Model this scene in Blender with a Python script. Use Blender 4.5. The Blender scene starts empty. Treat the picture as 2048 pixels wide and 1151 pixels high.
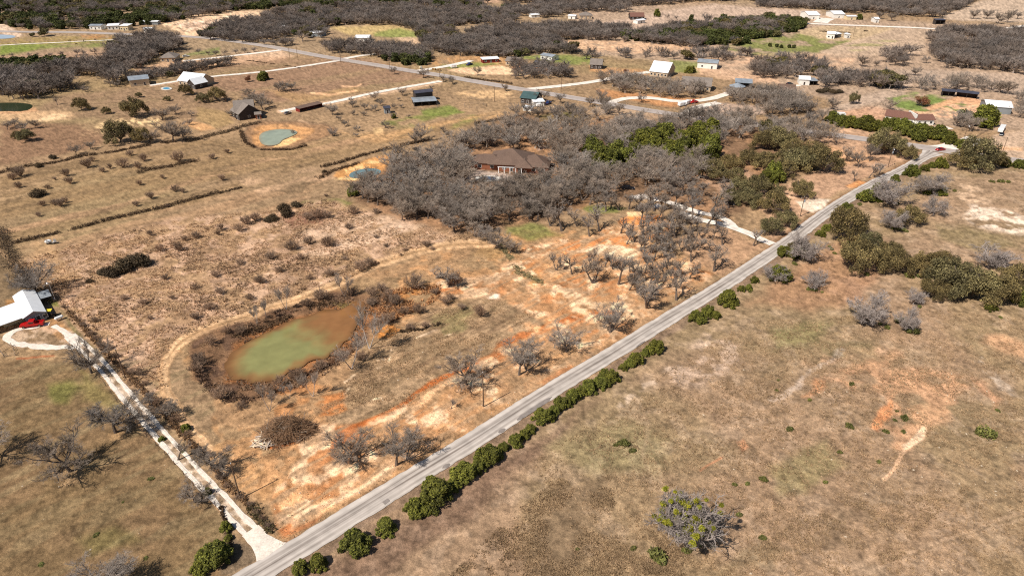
import bpy, math, random
import numpy as np
from mathutils import Vector

# ---------------------------------------------------------------- camera, sky, sun, exposure
SC = bpy.context.scene
F_PX, HCAM = 1365.0, 105.0
PITCH = math.atan(1365.0 / 2400.0)
cam_d = bpy.data.cameras.new("camera"); cam = bpy.data.objects.new("camera", cam_d)
SC.collection.objects.link(cam); SC.camera = cam
cam.location = (0, 0, HCAM); cam.rotation_euler = (math.pi / 2 - PITCH, 0, 0)
cam_d.sensor_width = 36.0; cam_d.lens = F_PX / 2048 * 36.0
cam_d.clip_start = 1.0; cam_d.clip_end = 60000.0
SUN_EL = math.radians(50.0); SHADOW_AZ = math.radians(49.0)       # shadows fall away and to the right
world = bpy.data.worlds.new("World"); SC.world = world; world.use_nodes = True
wn = world.node_tree.nodes; wl = world.node_tree.links
sky = wn.new("ShaderNodeTexSky"); sky.sky_type = 'NISHITA'; sky.sun_disc = False
sky.sun_elevation = SUN_EL; sky.sun_rotation = SHADOW_AZ + math.pi
wn["Background"].inputs[1].default_value = 0.062
wl.new(sky.outputs[0], wn["Background"].inputs[0])
sd = bpy.data.lights.new("sun", 'SUN'); so = bpy.data.objects.new("sun", sd); SC.collection.objects.link(so)
sd.energy = 5.0; sd.angle = math.radians(0.5); sd.color = (1.0, 0.93, 0.84)
dirv = Vector((math.sin(SHADOW_AZ) * math.cos(SUN_EL), math.cos(SHADOW_AZ) * math.cos(SUN_EL), -math.sin(SUN_EL)))
so.rotation_euler = dirv.to_track_quat('-Z', 'Y').to_euler()
SC.view_settings.view_transform = 'Standard'; SC.view_settings.look = 'None'
SC.view_settings.exposure = 0.12; SC.view_settings.gamma = 1.0

SC.cycles.use_denoising = False; SC.cycles.pixel_filter_type = 'BLACKMAN_HARRIS'; SC.cycles.filter_width = 1.15
SC.cycles.max_bounces = 4; SC.cycles.diffuse_bounces = 2; SC.cycles.use_adaptive_sampling = False
# ---------------------------------------------------------------- ground geometry helpers
CS, SN = math.cos(PITCH), math.sin(PITCH)
def G(px, py):
    "photo pixel -> ground metres"
    y = -(py - 575.5); t = HCAM / (F_PX * SN - y * CS)
    return ((px - 1024.0) * t, (F_PX * CS + y * SN) * t)
def PXY(x, y):
    "ground metres -> photo pixel (arrays welcome)"
    dep = y * CS + HCAM * SN; up = y * SN - HCAM * CS
    return 1024.0 + F_PX * x / dep, 575.5 - F_PX * up / dep
def ppm(py):
    "photo pixels per metre at a ground row"
    return (F_PX * SN + (py - 575.5) * CS) / HCAM
rs = np.random.RandomState(7)
_T = rs.rand(512, 512)
def vnoise(x, y, sc, seed=0):
    x = np.asarray(x, float) / sc + seed * 17.31 + 900; y = np.asarray(y, float) / sc + seed * 9.77 + 900
    xi = np.floor(x).astype(int); yi = np.floor(y).astype(int); fx = x - xi; fy = y - yi
    fx = fx * fx * (3 - 2 * fx); fy = fy * fy * (3 - 2 * fy)
    a = _T[xi % 512, yi % 512]; b = _T[(xi + 1) % 512, yi % 512]; c = _T[xi % 512, (yi + 1) % 512]; d = _T[(xi + 1) % 512, (yi + 1) % 512]
    return (a * (1 - fx) + b * fx) * (1 - fy) + (c * (1 - fx) + d * fx) * fy
def fbm(x, y, sc, seed=0, n=3):
    s = 0; w = 1; t = 0
    for i in range(n):
        s = s + w * vnoise(x, y, sc / 2 ** i, seed + i); t += w; w *= .55
    return s / t
def seg_dist(px, py, pts, closed=False, ky=1.0):
    d = np.full(px.shape, 1e9); n = len(pts)
    for i in range(n if closed else n - 1):
        ax, ay = pts[i]; bx, by = pts[(i + 1) % n]; ay *= ky; by *= ky
        vx, vy = bx - ax, by - ay; L = vx * vx + vy * vy + 1e-9
        t = np.clip(((px - ax) * vx + (py * ky - ay) * vy) / L, 0, 1)
        d = np.minimum(d, np.hypot(px - ax - t * vx, py * ky - ay - t * vy))
    return d
def inside(px, py, pts):
    r = np.zeros(np.shape(px), bool); n = len(pts)
    for i in range(n):
        x1, y1 = pts[i]; x2, y2 = pts[(i + 1) % n]
        if y1 == y2: continue
        c = ((y1 > py) != (y2 > py)) & (px < (x2 - x1) * (py - y1) / (y2 - y1) + x1)
        r ^= c
    return r
def sm(a, b, x):
    t = np.clip((x - a) / (b - a), 0, 1); return t * t * (3 - 2 * t)
def ell(cx, cy, rx, ry, n=24):
    return [(cx + rx * math.cos(a), cy + ry * math.sin(a)) for a in [2 * math.pi * i / n for i in range(n)]]
def smooth(pts, it=2, closed=False):
    for _ in range(it):
        q = []; n = len(pts)
        for i in range(n if closed else n - 1):
            a, b = pts[i], pts[(i + 1) % n]
            q += [tuple(.75 * u + .25 * v for u, v in zip(a, b)), tuple(.25 * u + .75 * v for u, v in zip(a, b))]
        pts = q if closed else [pts[0]] + q[1:-1] + [pts[-1]]
    return pts
POND_MAIN = smooth([(446,728),(455,706),(488,686),(520,667),(552,650),(590,638),(640,624),(684,612),(712,602),(728,606),(722,630),(712,650),(696,674),(678,694),(650,708),(610,722),(572,744),(530,757),(486,760),(456,750)], 2, True)
def wobble(pts, amp, k=5):
    q = np.array(pts); t = np.roll(q, -1, 0) - np.roll(q, 1, 0); n = np.stack([t[:, 1], -t[:, 0]], 1) / (np.hypot(t[:, 0], t[:, 1])[:, None] + 1e-6); w = np.array([fbm(p[0] * .9, p[1] * 1.6, 30, k) + .35 * fbm(p[0], p[1] * 1.6, 15, k + 3) - .67 for p in pts]) * amp
    return [tuple(p) for p in q + n * w[:, None]]
POND_MAIN = wobble(POND_MAIN, 17)
POND_TEAL = smooth([(517,270),(528,261),(555,256),(584,257),(597,263),(582,271),(564,277),(558,286),(540,290),(522,286)], 2, True)
POND_BLUE = smooth([(697,348),(706,341),(728,335),(752,335),(764,341),(750,349),(722,354),(702,354)], 2, True)
POND_DARK = smooth([(-30,206),(0,204),(40,204),(67,208),(58,218),(40,221),(8,220),(-30,222)], 2, True)
POND_FAR = smooth([(-10,68),(20,69),(33,72),(22,76),(-10,77)], 2, True)
BRUSH_HOLLOW = smooth([(1632,184),(1640,179),(1665,178),(1688,182),(1692,187),(1670,191),(1642,190)], 2, True)
WP = {k: np.array([G(*p) for p in v]) for k, v in dict(a=POND_MAIN, b=POND_TEAL, c=POND_BLUE).items()}
def hz(x, y):
    "ground height in metres"
    x = np.asarray(x, float); y = np.asarray(y, float)
    z = (fbm(x, y, 45, 3, 2) - .5) * .9 * sm(2500, 600, y)
    px, py = PXY(x, np.maximum(y, -100))
    for poly, dep, wid in ((POND_MAIN, 1.0, 4.5), (POND_TEAL, .8, 5), (POND_BLUE, .6, 4), (POND_DARK, .6, 6), (POND_FAR, .6, 8), (BRUSH_HOLLOW, .01, 2)):
        q = np.array(poly); bx = (px > q[:, 0].min() - 80) & (px < q[:, 0].max() + 80) & (py > q[:, 1].min() - 60) & (py < q[:, 1].max() + 60)
        if not bx.any(): continue
        w = [G(*p) for p in poly[::2]]
        xs, ys = x[bx] if x.ndim else x, y[bx] if y.ndim else y
        d = seg_dist(xs, ys, w, True); ins = inside(xs, ys, w)
        zz = np.where(ins, -dep, -dep * (1 - sm(0.5, wid * 1.6, d)) * .85)
        flat = np.where(ins, 1, 1 - sm(2, wid * 3, d))
        if x.ndim: z[bx] = z[bx] * (1 - flat) + zz
        else: z = z * (1 - flat) + zz
    return z
def hz1(x, y): return float(hz(np.array([x]), np.array([y]))[0])
def lin(c):
    c = np.array(c, float) / 255.0
    return np.where(c <= .04045, c / 12.92, ((c + .055) / 1.055) ** 2.4)

# ---------------------------------------------------------------- materials
MT = {}
def mat(name, col=None, rough=.85, metal=0.0, spec=.3, attr=None, noise=None, rnd=0.0, bump=None, tint2=None):
    "procedural principled material: colour (sRGB 0-255) or mesh attribute, broken up by noise and per-object variation"
    m = bpy.data.materials.new(name); m.use_nodes = True; nt = m.node_tree; N = nt.nodes; L = nt.links
    b = N["Principled BSDF"]; b.inputs["Roughness"].default_value = rough; b.inputs["Metallic"].default_value = metal
    b.inputs["Specular IOR Level"].default_value = spec
    if attr:
        a = N.new("ShaderNodeAttribute"); a.attribute_name = attr; out = a.outputs["Color"]
    else:
        a = N.new("ShaderNodeRGB"); a.outputs[0].default_value = (*lin(col), 1); out = a.outputs[0]
    tc = N.new("ShaderNodeTexCoord")
    def mixmul(o, fac_socket, lo, hi):
        mr = N.new("ShaderNodeMapRange"); mr.inputs[1].default_value = .3; mr.inputs[2].default_value = .7
        mr.inputs[3].default_value = lo; mr.inputs[4].default_value = hi; L.new(fac_socket, mr.inputs[0])
        v = N.new("ShaderNodeVectorMath"); v.operation = 'SCALE'; L.new(o, v.inputs[0]); L.new(mr.outputs[0], v.inputs[3])
        return v.outputs[0]
    for sc, amp in (noise or []):
        n = N.new("ShaderNodeTexNoise"); n.inputs["Scale"].default_value = sc; n.inputs["Detail"].default_value = 3
        L.new(tc.outputs["Object"], n.inputs["Vector"]); out = mixmul(out, n.outputs[0], 1 - amp, 1 + amp)
    if rnd or tint2:
        oi = N.new("ShaderNodeObjectInfo")
        if tint2:
            mx = N.new("ShaderNodeMix"); mx.data_type = 'RGBA'; mx.blend_type = 'MULTIPLY'
            L.new(oi.outputs["Random"], mx.inputs[0]); L.new(out, mx.inputs[6]); mx.inputs[7].default_value = (*tint2, 1); out = mx.outputs[2]
        if rnd:
            wn_ = N.new("ShaderNodeTexWhiteNoise"); wn_.noise_dimensions = '1D'; L.new(oi.outputs["Random"], wn_.inputs["W"])
            mr = N.new("ShaderNodeMapRange"); mr.inputs[3].default_value = 1 - rnd; mr.inputs[4].default_value = 1 + rnd
            L.new(wn_.outputs["Value"], mr.inputs[0])
            v = N.new("ShaderNodeVectorMath"); v.operation = 'SCALE'; L.new(out, v.inputs[0]); L.new(mr.outputs[0], v.inputs[3]); out = v.outputs[0]
    L.new(out, b.inputs["Base Color"])
    if bump:
        n = N.new("ShaderNodeTexNoise"); n.inputs["Scale"].default_value = bump[0]; n.inputs["Detail"].default_value = 3
        L.new(tc.outputs["Object"], n.inputs["Vector"]); bp = N.new("ShaderNodeBump"); bp.inputs["Strength"].default_value = bump[1]
        bp.inputs["Distance"].default_value = bump[2]; L.new(n.outputs[0], bp.inputs["Height"]); L.new(bp.outputs[0], b.inputs["Normal"])
    MT[name] = m; return m
mat('bark', (104,94,86), rnd=.2, noise=[(1.5,.25)], tint2=(1.05,.95,.88))
mat('twig', (144,134,125), rnd=.28, noise=[(.5,.25)], tint2=(1.03,.93,.82))
mat('far_twig', (124,115,109), rnd=.38, noise=[(.15,.25)], tint2=(1.04,.94,.84))
mat('pale_bark', (186,174,164), rnd=.12, noise=[(1.0,.2)])
mat('grey_bark', (150,139,132), rnd=.12, noise=[(.8,.25)])
mat('shrub_twig', (146,124,106), rnd=.3, noise=[(.6,.3)], tint2=(1.0,.9,.8))
mat('cedar_leaf', attr='Col', rnd=.22, noise=[(.7,.3)], rough=.75, tint2=(.92,.84,.72))
mat('oak_leaf', attr='Col', rnd=.22, noise=[(.6,.3)], rough=.75, tint2=(1.1,.92,.78))
mat('rust_leaf', (125,82,58), rnd=.2, noise=[(.8,.3)])
mat('mistletoe_leaf', (112,118,34), noise=[(3,.35)])
mat('tussock', attr='Col', noise=[(.2,.25)])
mat('stone', (196,178,154), noise=[(1,.2)])
mat('white_metal', (226,228,230), rough=.6, spec=.3, noise=[(.6,.06)])
mat('grey_metal', (165,172,178), rough=.35, metal=.3, noise=[(.4,.2)])
mat('dark_metal', (72,72,82), rough=.4, noise=[(.4,.2)])
mat('brown_shingle', (108,88,76), noise=[(2.5,.18),(.3,.1)], bump=(6,.5,.1))
mat('grey_shingle', (128,118,110), noise=[(2.5,.18),(.3,.1)], bump=(6,.5,.1))
mat('red_shingle', (118,84,72), noise=[(2.0,.2)])
mat('green_metal', (70,92,92), rough=.45, noise=[(.4,.15)])
mat('red_brick', (142,90,66), noise=[(3,.2)], bump=(8,.4,.05))
mat('tan_brick', (190,168,140), noise=[(3,.15)])
mat('dark_wall', (66,58,54), noise=[(1,.2)])
mat('white_wall', (225,222,214), noise=[(.5,.06)])
mat('cream_wall', (215,196,158), noise=[(.5,.08)])
mat('grey_wall', (130,135,138), noise=[(.5,.1)])
mat('barn_red', (120,44,36), noise=[(.5,.15)])
mat('glass', (28,34,42), rough=.1, spec=.6)
mat('shade_interior', (34,28,24))
mat('wood_pole', (104,84,68), noise=[(.8,.15)])
mat('wood_grey', (140,124,108), noise=[(2,.25)])
mat('board_pale', (222,200,172), noise=[(1,.25)])
mat('steel', (175,175,175), rough=.35, metal=.6)
mat('tyre', (24,24,24)); mat('rim', (160,160,160), rough=.3, metal=.7)
mat('red_paint', (176,24,26), rough=.25, spec=.6); mat('dark_paint', (30,34,42), rough=.25, spec=.6)
mat('white_paint', (232,232,230), rough=.3, spec=.5); mat('blue_paint', (40,60,110), rough=.3, spec=.5)
mat('yellow_paint', (228,205,60), rough=.4); mat('green_paint', (50,96,70), rough=.4)
mat('lamp_white', (240,240,240), rough=.2); mat('hay', (150,120,80), noise=[(4,.2)])
mat('pool_water', (70,150,185), rough=.08, spec=.6)
mat('concrete', (205,198,188), noise=[(.3,.08)])
mat('pool_cover', (78,88,105), rough=.5, noise=[(.6,.15)])
mat('horse_coat', (70,44,30), noise=[(1,.2)])
mat('brush_pile', (138,108,82), noise=[(.4,.35)])
# ---------------------------------------------------------------- mesh helpers
def new_mesh(name, V, quads=None, tris=None, mats=(), cols=None, uv=None, smooth_=False, mi=None):
    V = np.asarray(V, np.float32).reshape(-1, 3); me = bpy.data.meshes.new(name)
    nq = 0 if quads is None else len(quads); nt = 0 if tris is None else len(tris)
    idx = np.concatenate([np.asarray(quads, np.int32).ravel() if nq else np.zeros(0, np.int32), np.asarray(tris, np.int32).ravel() if nt else np.zeros(0, np.int32)])
    me.vertices.add(len(V)); me.vertices.foreach_set("co", V.ravel()); me.loops.add(len(idx)); me.loops.foreach_set("vertex_index", idx.astype(np.int32))
    me.polygons.add(nq + nt)
    st = np.concatenate([np.arange(nq) * 4, nq * 4 + np.arange(nt) * 3]).astype(np.int32); me.polygons.foreach_set("loop_start", st)
    if mi is not None: me.polygons.foreach_set("material_index", np.asarray(mi, np.int32))
    me.polygons.foreach_set("use_smooth", np.full(nq + nt, bool(smooth_)))
    me.update(calc_edges=True)
    if cols is not None:
        a = me.color_attributes.new("Col", 'FLOAT_COLOR', 'POINT'); c = np.ones((len(V), 4), np.float32); c[:, :3] = cols; a.data.foreach_set("color", c.ravel())
    if uv is not None:
        l = me.uv_layers.new(name="UVMap"); l.data.foreach_set("uv", np.asarray(uv, np.float32)[idx].ravel())
    for m in mats: me.materials.append(MT[m] if isinstance(m, str) else m)
    return me
COL = SC.collection
def link(name, data, parent=None, loc=None, rz=0, scale=None):
    o = bpy.data.objects.new(name, data); COL.objects.link(o)
    if parent: o.parent = parent
    if loc is not None: o.location = loc
    if rz: o.rotation_euler = (0, 0, rz)
    if scale is not None: o.scale = scale
    return o
def tag(o, label=None, cat=None, group=None, kind=None):
    if label: o["label"] = label
    if cat: o["category"] = cat
    if group: o["group"] = group
    if kind: o["kind"] = kind
    return o
class MB:
    "collects boxes, prisms and tubes into one mesh"
    def __init__(s): s.v = []; s.q = []; s.t = []; s.n = 0
    def add(s, V, q=(), t=()):
        s.v += [tuple(p) for p in V]; s.q += [[i + s.n for i in f] for f in q]; s.t += [[i + s.n for i in f] for f in t]; s.n = len(s.v); return s
    def box(s, x0, x1, y0, y1, z0, z1):
        return s.add([(x0,y0,z0),(x1,y0,z0),(x1,y1,z0),(x0,y1,z0),(x0,y0,z1),(x1,y0,z1),(x1,y1,z1),(x0,y1,z1)],
                     [(0,3,2,1),(4,5,6,7),(0,1,5,4),(1,2,6,5),(2,3,7,6),(3,0,4,7)])
    def poly_y(s, prof, y0, y1):
        "profile in x,z extruded along y (convex, fan caps)"
        n = len(prof); V = [(a, y0, b) for a, b in prof] + [(a, y1, b) for a, b in prof]
        t = [(0, i, i + 1) for i in range(1, n - 1)] + [(n, n + i + 1, n + i) for i in range(1, n - 1)]
        return s.add(V, [((i + 1) % n, i, i + n, (i + 1) % n + n) for i in range(n)], t)
    def tube(s, a, b, r0, r1=None, n=8, caps=True):
        r1 = r0 if r1 is None else r1; a = Vector(a); b = Vector(b); d = (b - a).normalized()
        u = d.orthogonal().normalized(); w = d.cross(u); V = []
        for c, r in ((a, r0), (b, r1)):
            for i in range(n): g = 2 * math.pi * i / n; V.append(c + u * r * math.cos(g) + w * r * math.sin(g))
        V += [a, b]
        t = ([(2 * n, (i + 1) % n, i) for i in range(n)] + [(2 * n + 1, n + i, n + (i + 1) % n) for i in range(n)]) if caps else []
        return s.add(V, [(i, (i + 1) % n, (i + 1) % n + n, i + n) for i in range(n)], t)
    def build(s, name, m, parent=None, **k):
        me = new_mesh(name, s.v, s.q or None, s.t or None, [m] if not isinstance(m, (list, tuple)) else m)
        return link(name, me, parent, **k)
def empty(name, loc, rz=0):
    o = bpy.data.objects.new(name, None); COL.objects.link(o); o.location = loc; o.rotation_euler = (0, 0, rz); o.empty_display_size = .5; return o
def at(px, py, dz=0.0):
    x, y = G(px, py); return (x, y, hz1(x, y) + dz)
def copy_tree(o, parent=None):
    c = o.copy(); COL.objects.link(c)
    if parent: c.parent = parent
    for ch in [k for k in o.children]: copy_tree(ch, c)
    return c
ONES = ['', 'first','second','third','fourth','fifth','sixth','seventh','eighth','ninth','tenth','eleventh','twelfth','thirteenth','fourteenth','fifteenth','sixteenth','seventeenth','eighteenth','nineteenth']
CARD = {2:'twenty',3:'thirty',4:'forty',5:'fifty',6:'sixty',7:'seventy',8:'eighty',9:'ninety'}
def ordinal(n):
    if n < 20: return ONES[n]
    if n >= 100: return 'one hundred and ' + ordinal(n - 100) if n > 100 else 'hundredth'
    t, u = divmod(n, 10); return CARD[t] + '-' + ONES[u] if u else CARD[t][:-1] + 'ieth'
# ---------------------------------------------------------------- the ground: one sheet to the horizon
cols_px = np.concatenate([np.linspace(-4000, -200, 60, endpoint=False), np.linspace(-200, -60, 30, endpoint=False), np.arange(-60, 2110, 2.0), np.linspace(2110, 2300, 40), np.linspace(2330, 6000, 60)])
rows_py = np.concatenate([np.array([-199.5, -198, -195, -190, -180, -165, -150, -130, -110, -90, -75, -60, -48, -38, -30, -24, -18]), np.arange(-14, 1180, 2.0), np.linspace(1182, 1500, 50), np.linspace(1520, 2300, 25)])
PX, PY = np.meshgrid(cols_px, rows_py)
_t = HCAM / (F_PX * SN + (PY - 575.5) * CS)
GX = (PX - 1024.0) * _t; GY = (F_PX * CS - (PY - 575.5) * SN) * _t
nr, nc = PX.shape
gx, gy, px, py = GX.ravel(), GY.ravel(), PX.ravel(), PY.ravel()
GZ = hz(gx, gy)
PM = ppm(py)                                   # px per metre
n4a, n4b = fbm(gx, gy, 9, 11) - .5, fbm(gx, gy, 9, 23) - .5
NZ = {1: fbm(gx, gy, 1.6, 31, 2), 3: fbm(gx, gy, 4, 37), 10: fbm(gx, gy, 12, 41), 40: fbm(gx, gy, 45, 47), 100: fbm(gx, gy, 120, 53)}
# streaks that run with the old terraces (along the hedgerows)
_a = G(30, 485); _b = G(425, 389); _d = np.array(_b) - np.array(_a); _d /= np.hypot(*_d)
su = gx * _d[0] + gy * _d[1]; sv = -gx * _d[1] + gy * _d[0]
STR = fbm(su / 7, sv, 4.5, 61); STR2 = fbm(su / 10, sv, 14, 67)
_r = np.array(G(1434, 562)) - np.array(G(546, 1140)); _r /= np.hypot(*_r)
ru = gx * _r[0] + gy * _r[1]; rv = -gx * _r[1] + gy * _r[0]
RST = fbm(ru / 6, rv, 2.2, 71)
FST = fbm(gx / 9, gy, 9, 77); RST2 = fbm(ru / 7, rv, 1.0, 83, 2)
col = np.zeros((len(px), 3)) + lin((150,124,94))
def bl(mask, c):
    global col
    c = lin(c); col += np.clip(mask, 0, 1)[:, None] * (c - col)
def sub(x0, x1, y0, y1, pad=40): return np.where((px > x0 - pad) & (px < x1 + pad) & (py > y0 - pad) & (py < y1 + pad))[0]
def paint(c, pts, a=1.0, soft=4, warp=2.0, stroke=None, patch=None, closed=True):
    "fill a polygon (or a stroke of given width) outlined in photo px; noisy edge; patch=(noise key, lo, hi)"
    global col
    q = np.array(pts, float); i = sub(q[:, 0].min(), q[:, 0].max(), q[:, 1].min(), q[:, 1].max(), 30 + (stroke or 0))
    if not len(i): return
    x = px[i] + n4a[i] * warp * PM[i] * 2; y = py[i] + n4b[i] * warp * PM[i]
    if stroke: m = 1 - sm(stroke / 2 - soft / 2, stroke / 2 + soft / 2, seg_dist(x, y, pts, False, 1.5))
    else:
        d = seg_dist(x, y, pts, True, 1.3); ins = inside(x, y, pts); m = sm(-soft, soft, np.where(ins, d, -d))
    m = m * a
    if patch is not None:
        k, lo, hi = patch; nz = k[i] if isinstance(k, np.ndarray) else NZ[k][i]; m = m * sm(lo, hi, nz)
    c = lin(c) if isinstance(c, tuple) else c
    col[i] += m[:, None] * (c - col[i])
# base variation
bl(sm(.45, .7, NZ[40]) * .5, (168,138,104)); bl(sm(.5, .7, NZ[10]) * .4, (128,106,78)); bl(sm(.55, .75, NZ[100]) * .4, (140,126,86))
# ---- far country
paint((150,128,100), [(-900,-260),(3000,-260),(3000,110),(-900,110)], .9, patch=(100,.2,.6))
paint((168,144,120), [(1130,5),(1540,10),(1730,40),(2300,60),(2300,280),(1830,250),(1620,190),(1520,165),(1300,120),(1180,110)], .9, 8, 3)
paint((182,158,136), [(1160,50),(1240,40),(1330,22),(1430,8),(1530,18),(1640,22),(1640,38),(1560,40),(1480,38),(1400,52),(1320,62),(1250,58)], .95, 3, 2)
paint((184,162,138), [(1880,35),(1960,2),(2300,-20),(2300,60),(2048,46),(1900,40)], .9, 3, 2)
paint((182,158,122), [(1590,62),(1650,52),(1790,56),(1730,84),(1700,84),(1600,80)], .8, 3, 2)
paint((118,122,66), [(1530,72),(1600,68),(1640,78),(1700,82),(1640,104),(1536,116),(1500,110),(1430,95),(1480,88)], .9, 3, 2, patch=(10,.25,.55))
paint((180,156,130), [(1640,106),(1700,84),(1790,56),(1880,60),(1850,80),(1850,104),(1750,112),(1690,112)], .8, 3, 2)
paint((140,140,80), [(1690,92),(1760,80),(1800,82),(1750,95),(1700,104)], .6, 4, 2, patch=(FST,.5,.62))
paint((204,166,132), [(1420,118),(1560,106),(1720,112),(1700,128),(1640,140),(1560,128),(1460,135)], .7, 6, 3, patch=(10,.3,.6))
paint((174,152,130), [(1690,150),(1790,140),(1880,140),(2100,150),(2200,180),(2060,196),(1830,160),(1800,196),(1680,225),(1600,235),(1760,182)], .9, 6, 3)
paint((110,128,62), [(1775,198),(1830,184),(1895,192),(1945,214),(1930,224),(1850,225),(1790,215)], .9, 4, 2, patch=(10,.3,.5))
paint((226,178,140), [(1880,216),(1900,200),(1930,200),(1972,210),(1975,222),(1925,236),(1830,235),(1800,222)], .9, 4, 2, patch=(3,.35,.55))
paint((216,164,124), [(1850,214),(1880,205),(1912,192),(1950,196),(1974,208),(1955,214),(1925,203),(1890,212),(1862,222)], .85, 3, 1)
paint((204,160,128), [(1660,222),(1760,215),(1800,232),(1760,238),(1680,230)], .7, 5, 3)
paint((184,158,132), [(1935,300),(1990,270),(2048,262),(2300,280),(2300,330),(2048,322),(1940,306)], .9, 5, 2)
paint((214,168,126), [(1942,297),(1985,291),(2048,296),(2048,302),(1990,299),(2010,312),(1975,308),(1935,305)], .8, 3, 1.5)
# left far
paint((126,130,70), [(0,88),(100,85),(235,80),(235,92),(110,96),(0,112)], .9, 3, 2, patch=(10,.15,.5))
paint((118,128,60), [(0,92),(90,90),(80,98),(20,106),(0,108)], .8, 3, 2)
paint((150,128,80), [(0,76),(260,70),(300,74),(250,84),(0,90)], .8, 3, 2, patch=(3,.2,.6))
paint((176,118,78), [(160,70),(225,72),(220,78),(165,77)], .6, 3, 2, patch=(3,.3,.5))
paint((166,136,110), [(0,112),(230,98),(225,128),(150,132),(0,130)], .8, 5, 2)
paint((208,182,156), [(-80,60),(0,46),(15,50),(45,70),(30,74),(0,66)], .9, 3, 2)
paint((226,190,152), [(322,48),(400,30),(470,22),(520,24),(540,34),(480,50),(420,56),(400,66),(380,76),(350,62),(330,52)], .95, 4, 4)
paint((236,208,180), [(340,46),(420,36),(500,28),(510,36),(430,52),(370,62)], .9, 4, 4, patch=(10,.35,.6))
paint((160,126,98), [(322,48),(400,30),(520,24),(540,34),(480,50),(400,66),(352,62)], .75, 3, 3, patch=(NZ[3]*.5+NZ[10]*.5,.5,.6)); paint((112,100,84), [(322,48),(400,30),(520,24),(540,34),(480,50),(400,66),(352,62)], .8, 3, 3, patch=(3,.62,.68)); paint((240,206,170), [(570,10),(600,2),(690,-4),(690,4),(620,10)], .8, 3, 2); paint((198,160,130), [(880,0),(1000,0),(1000,6),(900,5)], .7, 3, 2)
paint((120,126,72), [(365,110),(440,94),(440,106),(380,112)], .8, 3, 2); paint((206,172,140), [(480,106),(430,108),(520,102),(560,100),(590,112),(520,124),(480,122)], .7, 4, 2)
paint((186,150,118), [(270,135),(330,122),(480,112),(580,115),(560,124),(420,132),(330,148),(270,150)], .8, 4, 2)
paint((188,162,110), [(655,54),(780,50),(830,58),(820,70),(700,70)], .8, 4, 2); paint((134,140,76), [(745,66),(800,56),(850,68),(830,76),(750,74)], .85, 4, 2)
paint((208,176,142), [(790,76),(880,72),(890,82),(820,90)], .8, 3, 2); paint((206,168,132), [(1050,82),(1130,80),(1240,82),(1380,90),(1400,98),(1270,108),(1160,100)], .9, 4, 2, patch=(3,.2,.5))
paint((124,134,70), [(1080,108),(1180,112),(1180,128),(1120,130),(1060,120),(1024,118)], .8, 4, 2, patch=(10,.3,.55)); paint((196,140,104), [(1024,132),(1080,130),(1120,134),(1080,146),(1024,142)], .8, 3, 2)
paint((228,190,150), [(895,142),(925,134),(1000,132),(1040,142),(1060,152),(1000,150),(930,150)], .95, 3, 1)
paint((188,142,98), [(870,118),(920,108),(1040,116),(1040,130),(900,136),(860,130)], .7, 5, 2, patch=(3,.3,.5)); paint((124,134,70), [(880,130),(960,124),(1000,128),(960,134),(900,138)], .8, 3, 2)
paint((196,146,104), [(1180,132),(1290,140),(1300,150),(1230,150),(1180,142)], .75, 4, 2); paint((124,130,70), [(1340,120),(1400,125),(1400,145),(1350,145)], .8, 4, 2)
paint((206,168,134), [(1390,135),(1480,140),(1560,155),(1560,168),(1460,160),(1400,150)], .7, 4, 2); paint((190,132,90), [(1190,178),(1290,190),(1370,195),(1430,200),(1340,214),(1280,205),(1210,195)], .7, 4, 2)
paint((172,148,128), [(1380,214),(1440,206),(1540,214),(1530,230),(1420,228)], .9, 3, 1); paint((186,158,128), [(1200,212),(1260,212),(1290,222),(1380,235),(1370,245),(1240,235),(1170,225)], .7, 4, 2)
# middle distance pastures left of the highway
paint((144,114,90), [(300,146),(512,124),(690,112),(880,152),(700,178),(560,205),(440,180),(380,185)], .85, 6, 3, patch=(STR2,.15,.5))
paint((176,140,96), [(530,180),(600,205),(740,182),(700,175),(640,190)], .5, 5, 3); paint((228,180,136), [(622,186),(660,190),(710,182)], .9, 4, 1, 5, closed=False); paint((228,182,140), [(686,173),(715,174),(722,168)], .8, 3, 1, 4)
paint((140,114,88), [(120,190),(300,168),(460,178),(470,235),(300,240),(110,235),(60,225)], .85, 8, 3, patch=(10,.1,.5))
paint((200,164,124), [(0,215),(60,222),(130,222),(150,232),(90,240),(0,238)], .85, 5, 3); paint((224,190,146), [(65,240),(95,228),(140,228),(130,234),(90,242)], .9, 4, 2)
paint((222,190,140), [(150,268),(230,240),(330,236),(320,250),(240,256),(180,275)], .8, 4, 3, patch=(1,.5,.62)); paint((134,104,80), [(0,250),(150,245),(220,270),(170,300),(60,320),(0,330)], .85, 8, 4)
paint((160,132,92), [(395,215),(460,222),(465,245),(430,256),(395,240)], .8, 5, 2); paint((208,158,112), [(380,238),(430,256),(400,262),(360,248)], .8, 3, 2)
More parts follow.
